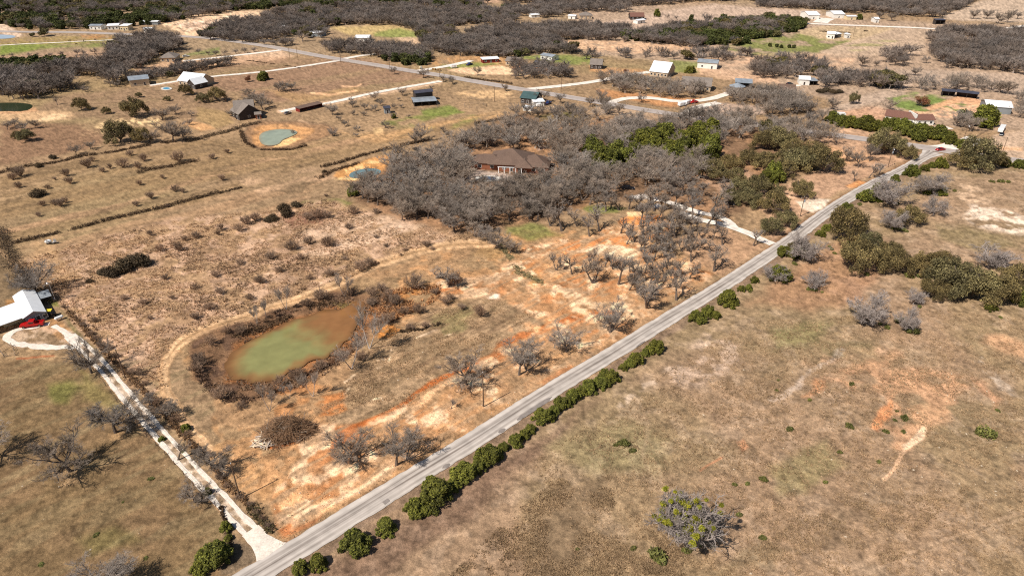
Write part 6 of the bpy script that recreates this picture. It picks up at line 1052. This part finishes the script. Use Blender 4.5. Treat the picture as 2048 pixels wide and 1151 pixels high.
Bd('horse_stall', 'right row of long dark horse stalls above the green lot', 'stable', (1911,194), (1953,199), 4, 3, .5, 'shed', 'dark_wall', 'dark_metal', open_front=True)
Bd('white_barn', 'white metal barn left of the far lane bend on the top right', 'barn', (1616,39), (1638,39), 22, 4, 2.2, 'gable_x', 'white_wall', 'white_metal', wins=0)
Bd('white_barn', 'white roofed barn among trees on the top right, right of its larger twin', 'barn', (1667,37), (1688,37), 20, 4, 2, 'gable_x', 'white_wall', 'white_metal', wins=0)
Bd('white_shed', 'low white shed at the edge of the grey wood, top right', 'shed', (1694,40), (1712,40), 8, 3.2, .6, 'gable_x', 'cream_wall', 'white_metal', wins=0)
Bd('white_shed', 'small white shed standing alone by the far ridge', 'shed', (1749,46), (1757,46), 8, 3.6, 1, 'gable_x', 'white_wall', 'white_metal', wins=0)
Bd('black_shed', 'long low black livestock shelter on the far right pasture', 'shed', (1870,49), (1889,49), 5, 4, .6, 'shed', 'dark_wall', 'dark_metal', open_front=True)
Bd('white_barn', 'white barn with dark open doors in the field beyond the green pasture', 'barn', (1653,77), (1668,78), 8, 4, 1.4, 'gable_x', 'white_wall', 'white_metal', wins=1)
Bd('open_shed', 'open white-roofed shed beside the barn beyond the green pasture', 'shed', (1668.5,77), (1681,75), 8, 3.2, .8, 'gable_x', 'white_wall', 'white_metal', open_front=True)
Bd('water_tank_shed', 'small white tank house right of the barn beyond the green pasture', 'shed', (1692,77), (1699,77), 5, 3.4, .8, 'hip', 'white_wall', 'white_metal', wins=0)
Bd('mobile_home', 'pale blue-white mobile home on green grass beyond the highway', 'house', (1081,119), (1104,123), 8, 3, 1, 'gable_x', 'white_wall', 'grey_metal')
Bd('long_shed', 'long low shed with pale roof above the riding arena', 'shed', (966,127), (998,125), 6, 2.6, .5, 'shed', 'barn_red', 'white_metal', wins=2)
Bd('tan_house', 'tan-roofed house right of the long low shed by the arena', 'house', (1011,131), (1036,133), 10, 3, 2, 'gable_x', 'tan_brick', 'grey_shingle')
Bd('dark_shed', 'small dark metal roofed shed beyond the highway right of the arena', 'shed', (1068,133), (1084,134), 5, 2.6, .4, 'shed', 'dark_wall', 'dark_metal', wins=0)
Bd('gable_house', 'brown gabled house among bare trees beyond the highway', 'house', (1180,138), (1203,139), 10, 3, 3.2, 'gable_x', 'dark_wall', 'grey_shingle')
Bd('red_roof_house', 'dark red roofed house on the far brown field', 'house', (1261,40), (1288,40), 14, 3, 3, 'gable_x', 'dark_wall', 'red_shingle')
Bd('white_shed', 'small white shed in front of the dark red roofed house', 'shed', (1275,48), (1290,46), 6, 3, .7, 'gable_x', 'white_wall', 'white_metal', wins=0)
Bd('tan_house', 'brown-roofed house far beyond the grey woodland, top centre', 'house', (1160,38), (1184,38), 12, 3, 3, 'hip', 'tan_brick', 'grey_shingle')
Bd('white_shed', 'white shed left of the brown-roofed far house', 'shed', (1136,38), (1150,39), 6, 3, .8, 'gable_x', 'white_wall', 'white_metal', wins=0)
Bd('white_shed', 'low white building at the far left of the distant houses, top centre', 'shed', (1063,36), (1080,35), 7, 2.6, .8, 'gable_x', 'white_wall', 'white_metal', wins=0)
Bd('white_roof_shed', 'wide white roofed shed above the highway bend', 'shed', (711,84), (738,84), 13, 3.2, 1.4, 'gable_x', 'white_wall', 'white_metal')
Bd('white_roof_shed', 'small white roofed building in the grey wood left of the wide shed', 'shed', (617,73), (643,74), 10, 3, 1, 'gable_x', 'grey_wall', 'white_metal', wins=1)
Bd('white_roof_shed', 'white-topped building deep in the grey wood', 'shed', (566,63), (577,60), 8, 3, 1, 'gable_x', 'white_wall', 'white_metal', wins=0)
Bd('white_roof_shed', 'tiny white roof in the grey wood near the quarry', 'shed', (588,49), (600,48), 6, 3, .6, 'gable_x', 'white_wall', 'white_metal', wins=0)
Bd('pink_roof_house', 'pale red roofed house hidden in trees beyond the highway', 'house', (786,106), (818,106), 12, 3, 2.5, 'hip', 'tan_brick', 'red_shingle')
Bd('roadside_building', 'white building with many vehicles on the far left highway, leftmost', 'shop', (180,60), (203,60), 9, 3.4, .8, 'gable_x', 'white_wall', 'grey_metal')
Bd('roadside_building', 'white roofed building on the far left highway, second of three', 'shop', (216,60), (238,59), 14, 3.4, .8, 'gable_x', 'white_wall', 'white_metal')
Bd('roadside_building', 'cream fronted building on the far left highway, beside the white one', 'shop', (241,61), (257,61), 9, 4, .5, 'shed', 'cream_wall', 'white_metal')
Bd('roadside_building', 'small teal-white building right of the other highway buildings', 'shop', (288,65), (303,65), 7, 3.2, .8, 'gable_x', 'white_wall', 'white_metal')
Bd('roadside_building', 'low white roof up in the trees above the highway buildings', 'shop', (282,50), (316,50), 6, 3, .6, 'gable_x', 'grey_wall', 'white_metal', wins=0)
Bd('hill_house', 'small white house up in the woodland, top left', 'house', (53,22), (62,22), 8, 3, 1.5, 'gable_x', 'white_wall', 'white_metal', wins=0)
Bd('red_barn', 'red barn with blue-grey roof below the highway on the left', 'barn', (246,91), (271,88), 9, 4, 1.2, 'gable_x', 'barn_red', 'grey_metal')
Bd('blue_barn', 'blue-roofed barn in the trees left of the green meadow', 'barn', (344,91), (359,91), 9, 3.4, 1.6, 'gable_x', 'dark_wall', 'blue_paint', wins=0)
Bd('hip_roof_house', 'house with grey-brown hipped roof at the end of a far left drive', 'house', (321,124), (352,123), 13, 3, 3, 'hip', 'tan_brick', 'grey_shingle')
Bd('well_house', 'tiny white shed below the red barn', 'shed', (228,109), (234,109), 4, 2, .4, 'shed', 'white_wall', 'white_metal', wins=0, side_win=False)
Bd('white_shed', 'small pale shed beside the woods on the far left', 'shed', (204,127), (219,128), 5, 2.4, .3, 'shed', 'cream_wall', 'grey_metal', wins=0)
Bd('teal_shed', 'small teal roofed shed at the edge of the left wood', 'shed', (164,136), (174,136), 5, 2.4, .8, 'gable_x', 'green_paint', 'green_paint', wins=0)
Bd('tan_house', 'house with tan shingle roof and white gable behind the far grove', 'house', (1556,194), (1588,196), 12, 3, 3.6, 'gable_x', 'cream_wall', 'brown_shingle')
Bd('long_pen_shed', 'long rusty open shed beside the long gravel drive', 'shed', (600,224), (645,213), 4, 2.0, .3, 'shed', 'barn_red', 'brown_shingle', open_front=True)
Bd('brick_shed', 'small brick shed at the start of the long gravel drive', 'shed', (512,238), (523,237), 5, 2.6, .8, 'gable_x', 'red_brick', 'grey_shingle', wins=0)
def bin_():
    x, y = G(1473, 182); r = empty('grain_bin', (x, y, hz1(x, y))); tag(r, 'round metal roofed bin house beside the open metal barn', 'grain bin'); m = MB(); m.tube((0, 0, -.2), (0, 0, 3.2), 4.2, n=20); m.build('wall', 'white_wall', r); q = MB(); q.tube((0, 0, 3.22), (0, 0, 5.0), 5.0, .4, n=20); q.build('roof', 'grey_metal', r)
    opening(r, 'door', -.6, .05, 1.2, 2.1, y=-4.25, m='dark_wall')
bin_()
# swimming pools
def pool(cx, cy, rx, ry, water_m, label, deck=(1.25, 1.5)):
    W = [G(cx + rx * math.cos(a), cy + ry * math.sin(a)) for a in [2 * math.pi * i / 22 for i in range(22)]]; c = np.mean(W, 0); z = hz1(*c); r = empty('swimming_pool', (*c, z)); tag(r, label, 'pool')
    def slab(nm, k, z0, z1, m): V = [((p[0] - c[0]) * k, (p[1] - c[1]) * k, zz) for zz in (z0, z1) for p in W] + [(0, 0, z1)]; n = len(W); b = MB(); b.add(V, [(i, (i + 1) % n, n + (i + 1) % n, n + i) for i in range(n)], [(2 * n, n + i, n + (i + 1) % n) for i in range(n)]); b.build(nm, m, r)
    slab('deck', deck[0], -.6, .22, 'concrete'); slab('water', .78, .0, .26, water_m)
pool(333, 178, 9, 2.5, 'pool_water', 'turquoise swimming pool with pale deck beside the white farmhouse'); pool(976, 357, 22, 5, 'pool_cover', 'dark covered swimming pool in front of the long brick house')
# the riding arena, pens and fences
def fence(name, label, pts, h=1.3, step=4, rails=3, m='wood_grey', cat='fence', closed=False, group=None, wire=False):
    P = [G(*p) for p in pts] + ([G(*pts[0])] if closed else []); P, s = resample(P, step); r = empty(name, (P[0][0], P[0][1], 0)); tag(r, label, cat, group); a = MB(); R = MB(); o = P[0]
    k = 0
    for i, p in enumerate(P):
        z = hz1(*p); 
        if k < 100: pm = MB(); pm.box(-.06, .06, -.06, .06, -.2, h); pm.build('post', m, r, loc=(p[0] - o[0], p[1] - o[1], z)); k += 1
        if i:
            q = P[i - 1]; zq = hz1(*q)
            for j in range(rails): zz = h * (j + 1) / rails - .08; R.tube((q[0] - o[0], q[1] - o[1], zq + zz), (p[0] - o[0], p[1] - o[1], z + zz), .008 if wire else .035, n=4, caps=False)
    R.build('rail', m, r)
fence('round_pen', 'circular pipe pen in the pasture right of the open barn', ell(950, 214, 23, 4.5, 18), 1.7, 3.5, 3, 'wood_grey', 'pen', True)
fence('board_fence', 'dark board fence along the gravel loop beside the highway', [(1222,205),(1270,208),(1330,215),(1360,218)], 1.4, 3.5, 3, 'dark_wall')
fence('field_fence', 'wire fence along the far side of the paved road pasture', [(660,121),(740,134),(820,146)], 1.2, 6, 3)
fence('field_fence', 'wire fence between the horse lot and the pale track', [(1735,222),(1765,205),(1800,192),(1822,186)], 1.2, 5, 3)
fence('field_fence', 'fence at the right side of the cedar by the metal roof', [(1925,293),(1960,270),(2000,250)], 1.2, 4, 4)
fence('wire_fence', 'wire fence between the two-track drive and the rough ground', [(122,606),(168,658),(213,708),(273,768),(318,817),(363,867),(408,917),(448,964),(498,1015),(546,1064)], 1.2, 3.5, 4, 'wood_pole', wire=True)
fence('wire_fence', 'wire fence edging the mown field beside the drive', [(176,728),(205,762),(240,812),(282,862),(322,900),(352,932),(385,968),(415,1002),(440,1018),(450,1052),(462,1105)], 1.1, 4, 3, 'wood_pole', wire=True)
fence('corral', 'pipe corral beside the open livestock barn', [(826,217),(850,222),(875,218),(876,212)], 1.5, 2.5, 4, 'wood_grey')
fence('corral', 'livestock panels by the dark gate right of the highway pasture', [(935,196),(960,202),(985,200),(1000,196)], 1.5, 3, 4, 'wood_grey')
fence('yard_fence', 'small pen of leaning rails below the white house', [(2,705),(25,692),(32,712),(10,716)], 1.0, 2.5, 3, 'wood_grey', closed=True)
# ---------------------------------------------------------------- utility poles
def pole(px, py, h, label, arm=True, transformer=False, lamp=False, lean=0, white=False, group='utility poles'):
    x, y = G(px, py); r = empty('utility_pole', (x, y, hz1(x, y))); tag(r, label, 'utility pole', group); m = MB(); m.tube((0, 0, -.3), (lean, 0, h), .16, .11, 8); m.build('pole', 'pale_bark' if white else 'wood_pole', r)
    if arm:
        a = MB(); a.box(-1.1 + lean, 1.1 + lean, -.06, .06, h - .75, h - .6); a.build('crossarm', 'wood_pole', r)
        for sx in (-.95, .95): i = MB(); i.tube((sx + lean, 0, h - .6), (sx + lean, 0, h - .36), .06, n=6); i.build('insulator', 'lamp_white', r)
    i = MB(); i.tube((lean, 0, h), (lean, 0, h + .25), .06, n=6); i.build('insulator', 'lamp_white', r)
    if transformer: t = MB(); t.tube((.42, 0, h - 2.2), (.42, 0, h - 1.2), .3, n=12); t.build('transformer', 'grey_metal', r)
    if lamp: t = MB(); t.tube((lean, 0, h - .3), (lean + .1, -1.0, h), .05, n=6); t.build('lamp_arm', 'steel', r); t = MB(); t.tube((lean + .1, -1.0, h - .15), (lean + .1, -1.15, h + .1), .25, .12, 8); t.build('lamp_head', 'lamp_white', r)
for q in ((967,814,10,'tall utility pole on the orange strip between the leafless oaks',0,0,0),(481,998,9.5,'dark utility pole at the drive fence nearest to the paved road',0,0,0),(251,756,8.8,'utility pole on the drive fence beside the shadow-dark shrub',0,0,0),
          (1600,434,8.0,'utility pole with a grey transformer beside the road apron',1,1,0),(1776,333,8.6,'utility pole with a white lamp near the far junction',0,1,1),(1508,492,5,'short utility pole where the white driveway meets the road',0,0,0),
          (1201.5,330,6.8,'thin pale pole rising from the middle of the wood',0,0,0),(2003,309,8.5,'leaning utility pole in the bare lot right of the junction',0,0,0),(1927,279,7,'utility pole with a white lamp among the junction cedars',0,0,1),
          (595,114,8,'utility pole by the highway, beside a second pole left of it',1,0,0),(580,117,8,'utility pole on the pasture side of the far highway bend',1,0,0),(682,126,8,'utility pole at the gravel drive mouth on the highway',1,0,0),(780,142,8,'utility pole by the highway right of the gravel drive mouth',1,0,0),
          (880,163,7,'utility pole where the long gravel drive meets the highway',1,0,0),(989,204,9,'utility pole with crossarm in the pasture left of the highway',1,0,0),(1122,184,11,'tall utility pole right across the highway from the green roofed house',1,0,0),(451,125,7,'utility pole along the far left drive',1,0,0),(1706,74,9,'tall thin pole beside the tank house on the far pasture',0,0,0)):
    pole(q[0], q[1], q[2], q[3], bool(q[4]), bool(q[5]), bool(q[6]), white=(q[0] == 1201.5))
def yard_light():
    x, y = G(112, 603); r = empty('yard_lamp', (x, y, hz1(x, y))); tag(r, 'pale yard light pole behind the white metal roofed house', 'lamp post'); m = MB(); m.tube((0, 0, -.2), (0, 0, 6.4), .1, .07, 8); m.build('pole', 'steel', r)
    m = MB(); m.tube((0, 0, 6.3), (0, -.7, 6.6), .04, n=6); m.build('lamp_arm', 'steel', r); m = MB(); m.tube((0, -.7, 6.4), (0, -.75, 6.75), .28, .15, 10); m.build('lamp_head', 'lamp_white', r); m = MB(); m.box(-.15, .15, -.32, -.12, .6, 1.3); m.build('meter_box', 'lamp_white', r)
yard_light()
def sign():
    x, y = G(1722, 404); r = empty('road_sign', (x, y, hz1(x, y)), -.6); tag(r, 'yellow diamond road sign on the right verge beside a cedar', 'sign'); m = MB(); m.tube((0, 0, -.2), (0, 0, 2.4), .05, n=6); m.build('post', 'steel', r)
    m = MB(); m.add([(0,-.08,1.5),(.65,-.08,2.15),(0,-.08,2.8),(-.65,-.08,2.15),(0,-.05,1.5),(.65,-.05,2.15),(0,-.05,2.8),(-.65,-.05,2.15)], [(0,1,2,3),(7,6,5,4),(0,4,5,1),(1,5,6,2),(2,6,7,3),(3,7,4,0)]); m.build('panel', 'yellow_paint', r)
sign()
# ---------------------------------------------------------------- vehicles
def wheel(root, x, y, r=.38, w=.26):
    m = MB(); m.tube((x, y - w / 2, r), (x, y + w / 2, r), r, n=16); t = m.build('wheel', 'tyre', root); s = 1 if y > 0 else -1; m = MB(); m.tube((x, y + s * (w / 2 + .002), r), (x, y + s * (w / 2 + .03), r), r * .6, n=12); m.build('rim', 'rim', t)
def bev(o, w=.06):
    b = o.modifiers.new('bevel', 'BEVEL'); b.width = w; b.segments = 2; b.limit_method = 'ANGLE'; return o
def vehicle(name, label, A, B, paint_, L, kind='pickup', cat='car', group=None, parked_z=.12):
    "A = rear ground point, B = front ground point (photo px)"
    a, b = G(*A), G(*B); r = empty(name, ((a[0] + b[0]) / 2, (a[1] + b[1]) / 2, hz1((a[0] + b[0]) / 2, (a[1] + b[1]) / 2) + parked_z), yaw_of(a, b)); tag(r, label, cat, group); h = L / 2; W = .98 if kind == 'pickup' else .9
    if kind == 'pickup':
        lo = [(-h,.45),(h-.1,.45),(h,.6),(h,.98),(h-.25,1.08),(.95,1.15),(.95,1.16),(-h,1.16)]
        cab = [(-.95,1.16),(1.35,1.14),(.72,1.82),(.55,1.88),(-.72,1.88),(-.82,1.84)]; bev(MB().poly_y(cab, -W + .1, W - .1).build('cab', paint_, r))
        MB().poly_y([(-h+.1,.5),(-1.0,.5),(-1.0,1.1),(-h+.1,1.1)], -W + .12, W - .12)
        bd = MB(); bd.poly_y([(-1.0,.45),(h-.1,.45),(h,.62),(h,.98),(h-.3,1.1),(-1.0,1.16)], -W, W); bd.box(-h, -1.001, -W, -W + .1, .45, 1.18); bd.box(-h, -1.001, W - .1, W, .45, 1.18); bd.box(-h, -h + .1, -W + .101, W - .101, .45, 1.18); bd.box(-h + .101, -1.001, -W + .101, W - .101, .45, .72); bev(bd.build('body', paint_, r), .04)
        MB().add([(1.3,-W+.2,1.2),(1.3,W-.2,1.2),(.76,W-.26,1.8),(.76,-W+.26,1.8)], [(0,1,2,3)]).build('windshield', 'glass', r, loc=(.045, 0, .02))
        for s in (-1, 1): MB().box(-.7, .5, s * (W - .1) - .02, s * (W - .1) + .02, 1.25, 1.7).build('side_window', 'glass', r)
        MB().box(-.9, -.86, -W + .25, W - .25, 1.3, 1.7).build('rear_window', 'glass', r)
    else:
        bd = MB(); bd.poly_y([(-h,.35),(h-.1,.3),(h,.5),(h-.05,.72),(h-.9,.9),(-h+.5,.95),(-h,.85)], -W, W); bev(bd.build('body', paint_, r), .08)
        bev(MB().poly_y([(-h+.55,.93),(h-1.1,.9),(h-1.9,1.38),(-h+1.4,1.42),(-h+.9,1.3)], -W + .12, W - .12).build('cabin', 'glass', r), .05); MB().box(-h + 1.45, h - 1.95, -W + .22, W - .22, 1.36, 1.45).build('roof', paint_, r)
    for s in (-1, 1):
        wheel(r, h - .95, s * (W - .1)); wheel(r, -h + 1.0, s * (W - .1)); MB().box(h - .02, h + .03, s * (W - .3) - .16, s * (W - .3) + .16, .72, .88).build('headlight', 'lamp_white', r); MB().box(-h - .03, -h + .02, s * (W - .12) - .1, s * (W - .12) + .1, .8, 1.05).build('tail_light', 'red_paint', r)
vehicle('pickup_truck', 'red pickup truck parked before the white metal roofed house', (86,651), (48,656), 'red_paint', 5.9)
vehicle('parked_car', 'dark red car waiting at the far road junction', (1890,299.5), (1870,301.5), 'red_paint', 4.7, 'car')
vehicle('parked_car', 'dark car under the olive oak left of the road', (1468,411), (1452,410), 'dark_paint', 4.5, 'car', parked_z=.05); vehicle('parked_car', 'dark vehicle in the wood above the white gravel patch', (1240,378), (1272,379), 'dark_paint', 5.2, 'car', parked_z=.05)
vehicle('parked_car', 'white car beside the hip-roofed house far left', (367,114), (377,113), 'white_paint', 5, 'car', parked_z=.1); vehicle('pickup_truck', 'dark truck parked before the hip-roofed house far left', (346,125), (362,122), 'dark_paint', 5.6, parked_z=.1)
vehicle('parked_car', 'white car beside the grey-roofed stone house, upper one', (505,229), (518,228), 'white_paint', 4.8, 'car', parked_z=.1); vehicle('parked_car', 'blue car between the stone house and the white car', (512,234), (524,231), 'blue_paint', 4.6, 'car', parked_z=.1); vehicle('parked_car', 'grey car at the start of the long gravel drive', (571,229), (580,226), 'rim', 4.6, 'car', parked_z=.1)
vehicle('pickup_truck', 'red truck hitched to white trailers on the gravel loop', (1382,208), (1393,206), 'red_paint', 5.6, parked_z=.2); vehicle('parked_car', 'dark car left of the white metal garage', (1574,170), (1584,169), 'dark_paint', 4.8, 'car', parked_z=.1); vehicle('pickup_truck', 'dark blue truck beside the white sheds by the highway', (1090,212), (1102,207), 'blue_paint', 5.6, parked_z=.1)
vehicle('parked_car', 'white car parked before the cedar screen house', (1877,262), (1888,260), 'white_paint', 4.8, 'car', parked_z=.3); vehicle('parked_car', 'dark utility vehicle in front of the small box trailer at right', (2004,270), (2001,273), 'dark_paint', 3.6, 'car', parked_z=.05)
vehicle('pickup_truck', 'dark truck on the gravel drive above the riding arena', (934,132), (944,129), 'blue_paint', 5.8, parked_z=.1)
def trailer(label, A, B, W=2.3, h=2.4, m='white_paint', L=None):
    a, b = G(*A), G(*B); L = L or math.hypot(b[0] - a[0], b[1] - a[1]); r = empty('trailer', (*a, hz1(*a) + .05), yaw_of(a, b)); tag(r, label, 'trailer'); bd = MB(); bd.poly_y([(0,.6),(L,.6),(L,h-.3),(L-.3,h),(.3,h),(0,h-.3)], 0, W); bev(bd.build('body', m, r), .08)
    MB().box(L * .55, L * .55 + .8, -.03, -.005, .75, 2.0).build('door', 'grey_metal', r); MB().box(L, L + 1.3, W / 2 - .06, W / 2 + .06, .55, .68).build('hitch', 'steel', r)
    for s in (.2, W - .2): wheel(r, L * .45, s, .34, .2)
trailer('white box trailer behind the dark utility vehicle at the right', (2004,268), (2010,259)); trailer('white enclosed trailer, left of two on the gravel loop', (1360,214), (1372,212)); trailer('white enclosed trailer nearest to the red truck', (1373,211), (1381,208))
trailer('white horse trailer on the lot above the riding arena', (903,138), (914,137)); trailer('long white camper left of the cedar screen', (1657,237), (1690,238), 2.5, 3.0); trailer('white boat-shaped trailer by the white sheds at the highway', (1074,216), (1084,215), 2, 2); trailer('tan trailer by the gravel mouth beyond the highway', (838,139), (844,139), 2, 2, 'cream_wall')
trailer('white tank trailer in the left pasture, left of two pale objects', (90,488), (98,489), 1.5, 1.3); trailer('small pale trailer in the left pasture, right of two pale objects', (106,488), (112,487.5), 1.2, 1.1)
def tractor():
    x, y = G(103, 634); r = empty('canopy_tractor', (x, y, hz1(x, y)), .3); tag(r, 'small tractor with a yellow canopy beside the white metal roofed house', 'tractor'); b = MB(); b.box(-.35, 1.3, -.35, .35, .5, 1.1); b.build('body', 'dark_paint', r)
    MB().box(-1.1, .7, -.75, .75, 2.1, 2.2).build('canopy', 'yellow_paint', r)
    for px_, py_ in ((-1, -.6), (-1, .6), (.5, -.6), (.5, .6)): MB().tube((px_, py_, .6), (px_, py_, 2.1), .03, n=6).build('post', 'steel', r)
    MB().box(-.8, -.3, -.3, .3, .9, 1.05).build('seat', 'tyre', r)
    for s in (-.55, .55): wheel(r, -.6, s, .6, .3); wheel(r, 1.0, s, .35, .2)
tractor()
def propane():
    x, y = G(120, 641); r = empty('propane_tank', (x, y, hz1(x, y)), .9); tag(r, 'white propane tank on legs in the yard right of the yellow canopy tractor', 'tank'); m = MB(); m.tube((-.9, 0, .9), (.9, 0, .9), .45, n=14); m.tube((.9, 0, .9), (1.15, 0, .9), .45, .2, 14); m.tube((-1.15, 0, .9), (-.9, 0, .9), .2, .45, 14); m.build('tank', 'white_paint', r)
    for s in (-.6, .6): MB().box(s - .08, s + .08, -.3, .3, 0, .5).build('leg', 'steel', r)
propane()
# ---------------------------------------------------------------- brush pile with sawn logs
def brush():
    x, y = G(572, 868); R = random.Random(4); r = empty('brush_pile', (x, y, hz1(x, y))); tag(r, 'big brown pile of cut brush with pale boards spilling at its left foot', 'brush pile'); S = []
    for i in range(4200):
        a = R.uniform(0, 6.283); q = R.random() ** .5; lob = 1 + .16 * math.sin(3 * a + 1) + .1 * math.sin(7 * a); rx, ry = 5.8 * q * math.cos(a) * lob, 4.3 * q * math.sin(a) * lob; top = 3.4 * (1 - q ** 2.6) * (.5 + .95 * vnoise(rx, ry, 1.7, 3)); z = top * R.uniform(.45, 1.05) + .1; d = rvec(R); d.z *= .45; l = R.uniform(.5, 2.0); th = R.uniform(.02, .055); S.append((rx, ry, z, rx + d.x * l, ry + d.y * l, max(.05, z + d.z * l), th, th * .5))
    V, Q = tubes(S, 4); link('branches', new_mesh('branches', V, Q, None, ['brush_pile']), r)
    V, Q, C = leaves(44, [(0, 0, .4, 4.4, 1.3), (2.4, .9, 1.1, 1.7, 1.3), (-1.6, 1.2, 1.0, 1.6, 1.3), (.3, -.6, 1.3, 1.5, 1.2), (3.2, -.8, .7, 1.4, 1.0)], 2600, .16, (84,60,42), (158,118,84), shell=.3); link('foliage', new_mesh('dead_leaves', V, Q, None, ['oak_leaf'], cols=C), r)
    S2 = []
    for i in range(130):
        a = R.uniform(0, 6.283); q = R.random() ** .5; rx, ry = 5.6 * q * math.cos(a), 4.2 * q * math.sin(a); z = 3.0 * (1 - q ** 2) * R.uniform(.5, 1.1) + .15; d = rvec(R); d.z = abs(d.z) * .6; l = R.uniform(1.2, 3.4); S2.append((rx, ry, z, rx + d.x * l, ry + d.y * l, z + d.z * l, R.uniform(.05, .1), .03))
    V, Q = tubes(S2, 5); link('limbs', new_mesh('limbs', V, Q, None, ['wood_grey']), r)
    for i in range(70):
        a0 = R.uniform(-3.0, -.2); cx, cy = -3.9 + R.uniform(-1.9, 2.2), -2.9 + R.uniform(-1.7, 1.6); a = R.gauss(.7, .7); l = R.uniform(1.2, 3.2); z = R.uniform(.15, .9); m = MB(); m.tube((cx - math.cos(a) * l / 2, cy - math.sin(a) * l / 2, z * .5), (cx + math.cos(a) * l / 2, cy + math.sin(a) * l / 2, z + .15), R.uniform(.06, .16), n=6); m.build('board' if i % 2 else 'log', 'board_pale' if i % 3 else 'pale_bark', r)
    for i in range(5): a = R.uniform(.3, .7); m = MB(); cx = R.uniform(-1, 3); m.tube((cx, -3.9 + i * .15, .15), (cx + 3.5 * math.cos(a), -3.9 + 3.5 * math.sin(a), .5), .14, .1, 8); m.build('log', 'bark', r)
brush()
# hay bales, cattle and small yard pieces
def bale(px, py, i):
    x, y = G(px, py); o = MB().tube((0, -.7, .72), (0, .7, .72), .75, n=16).build('hay_bale', 'hay', None, loc=(x, y, hz1(x, y)), rz=i); tag(o, 'round brown hay bale by the highway gravel mouth, %s from the left' % ordinal(i + 1), 'hay bale', 'hay bales')
for i, (x_, y_) in enumerate(((866,141),(870,141.5),(876,142),(880,142.5))): bale(x_, y_, i)
def animal(px, py, rz, label, s=1.0, m='horse_coat', cat='horse', name='horse'):
    x, y = G(px, py); segs = [((-.75,0,1.25),(-.3,0,1.28),.28,.3),((-.3,0,1.28),(.5,0,1.25),.3,.3),((.5,0,1.25),(.75,0,1.3),.3,.22),((.7,0,1.35),(1.1,0,1.15 if cat == 'cow' else 1.65),.18,.12),((1.1,0,1.15 if cat == 'cow' else 1.65),(1.5,0,.95 if cat == 'cow' else 1.45),.13,.07)]
    for lx, ly in ((-.65,.17),(-.65,-.17),(.6,.17),(.6,-.17)): segs += [((lx, ly, 1.1), (lx + .03, ly, .6), .12, .07), ((lx + .03, ly, .6), (lx, ly, .02), .07, .05)]
    b = MB()
    for a, c, r0, r1 in segs: b.tube(a, c, r0, r1, 8)
    b.tube((-.85, 0, 1.3), (-.98, 0, .6), .06, .03, 5); o = b.build(name, m, None, loc=(x, y, hz1(x, y)), rz=rz, scale=(s, s, s)); tag(o, label, cat)
animal(1857, 213, 2.8, 'brown horse resting beside the russet tree'); animal(1487, 101, 0, 'dark cow grazing on the green field'); animal(140, 84, 1, 'dark cow on the far left green meadow, left of several', cat='cow', name='cow'); animal(168, 84, 2, 'dark cow in the middle of the far left green meadow', cat='cow', name='cow'); animal(191, 82, 3, 'dark cow on the far left meadow nearest to the red barn', cat='cow', name='cow'); animal(153, 91, .5, 'dark cow at the lower edge of the far left green meadow', cat='cow', name='cow'); animal(452, 204, 2, 'dark cow beside the pair of round evergreens in the far pasture', cat='cow', name='cow')
print('LONG', sorted({o['label'] for o in bpy.data.objects if 'label' in o and len(o['label'].replace('-', ' ').split()) > 16})[:30]); print('COUNTS', COUNT, 'objects', len(bpy.data.objects))
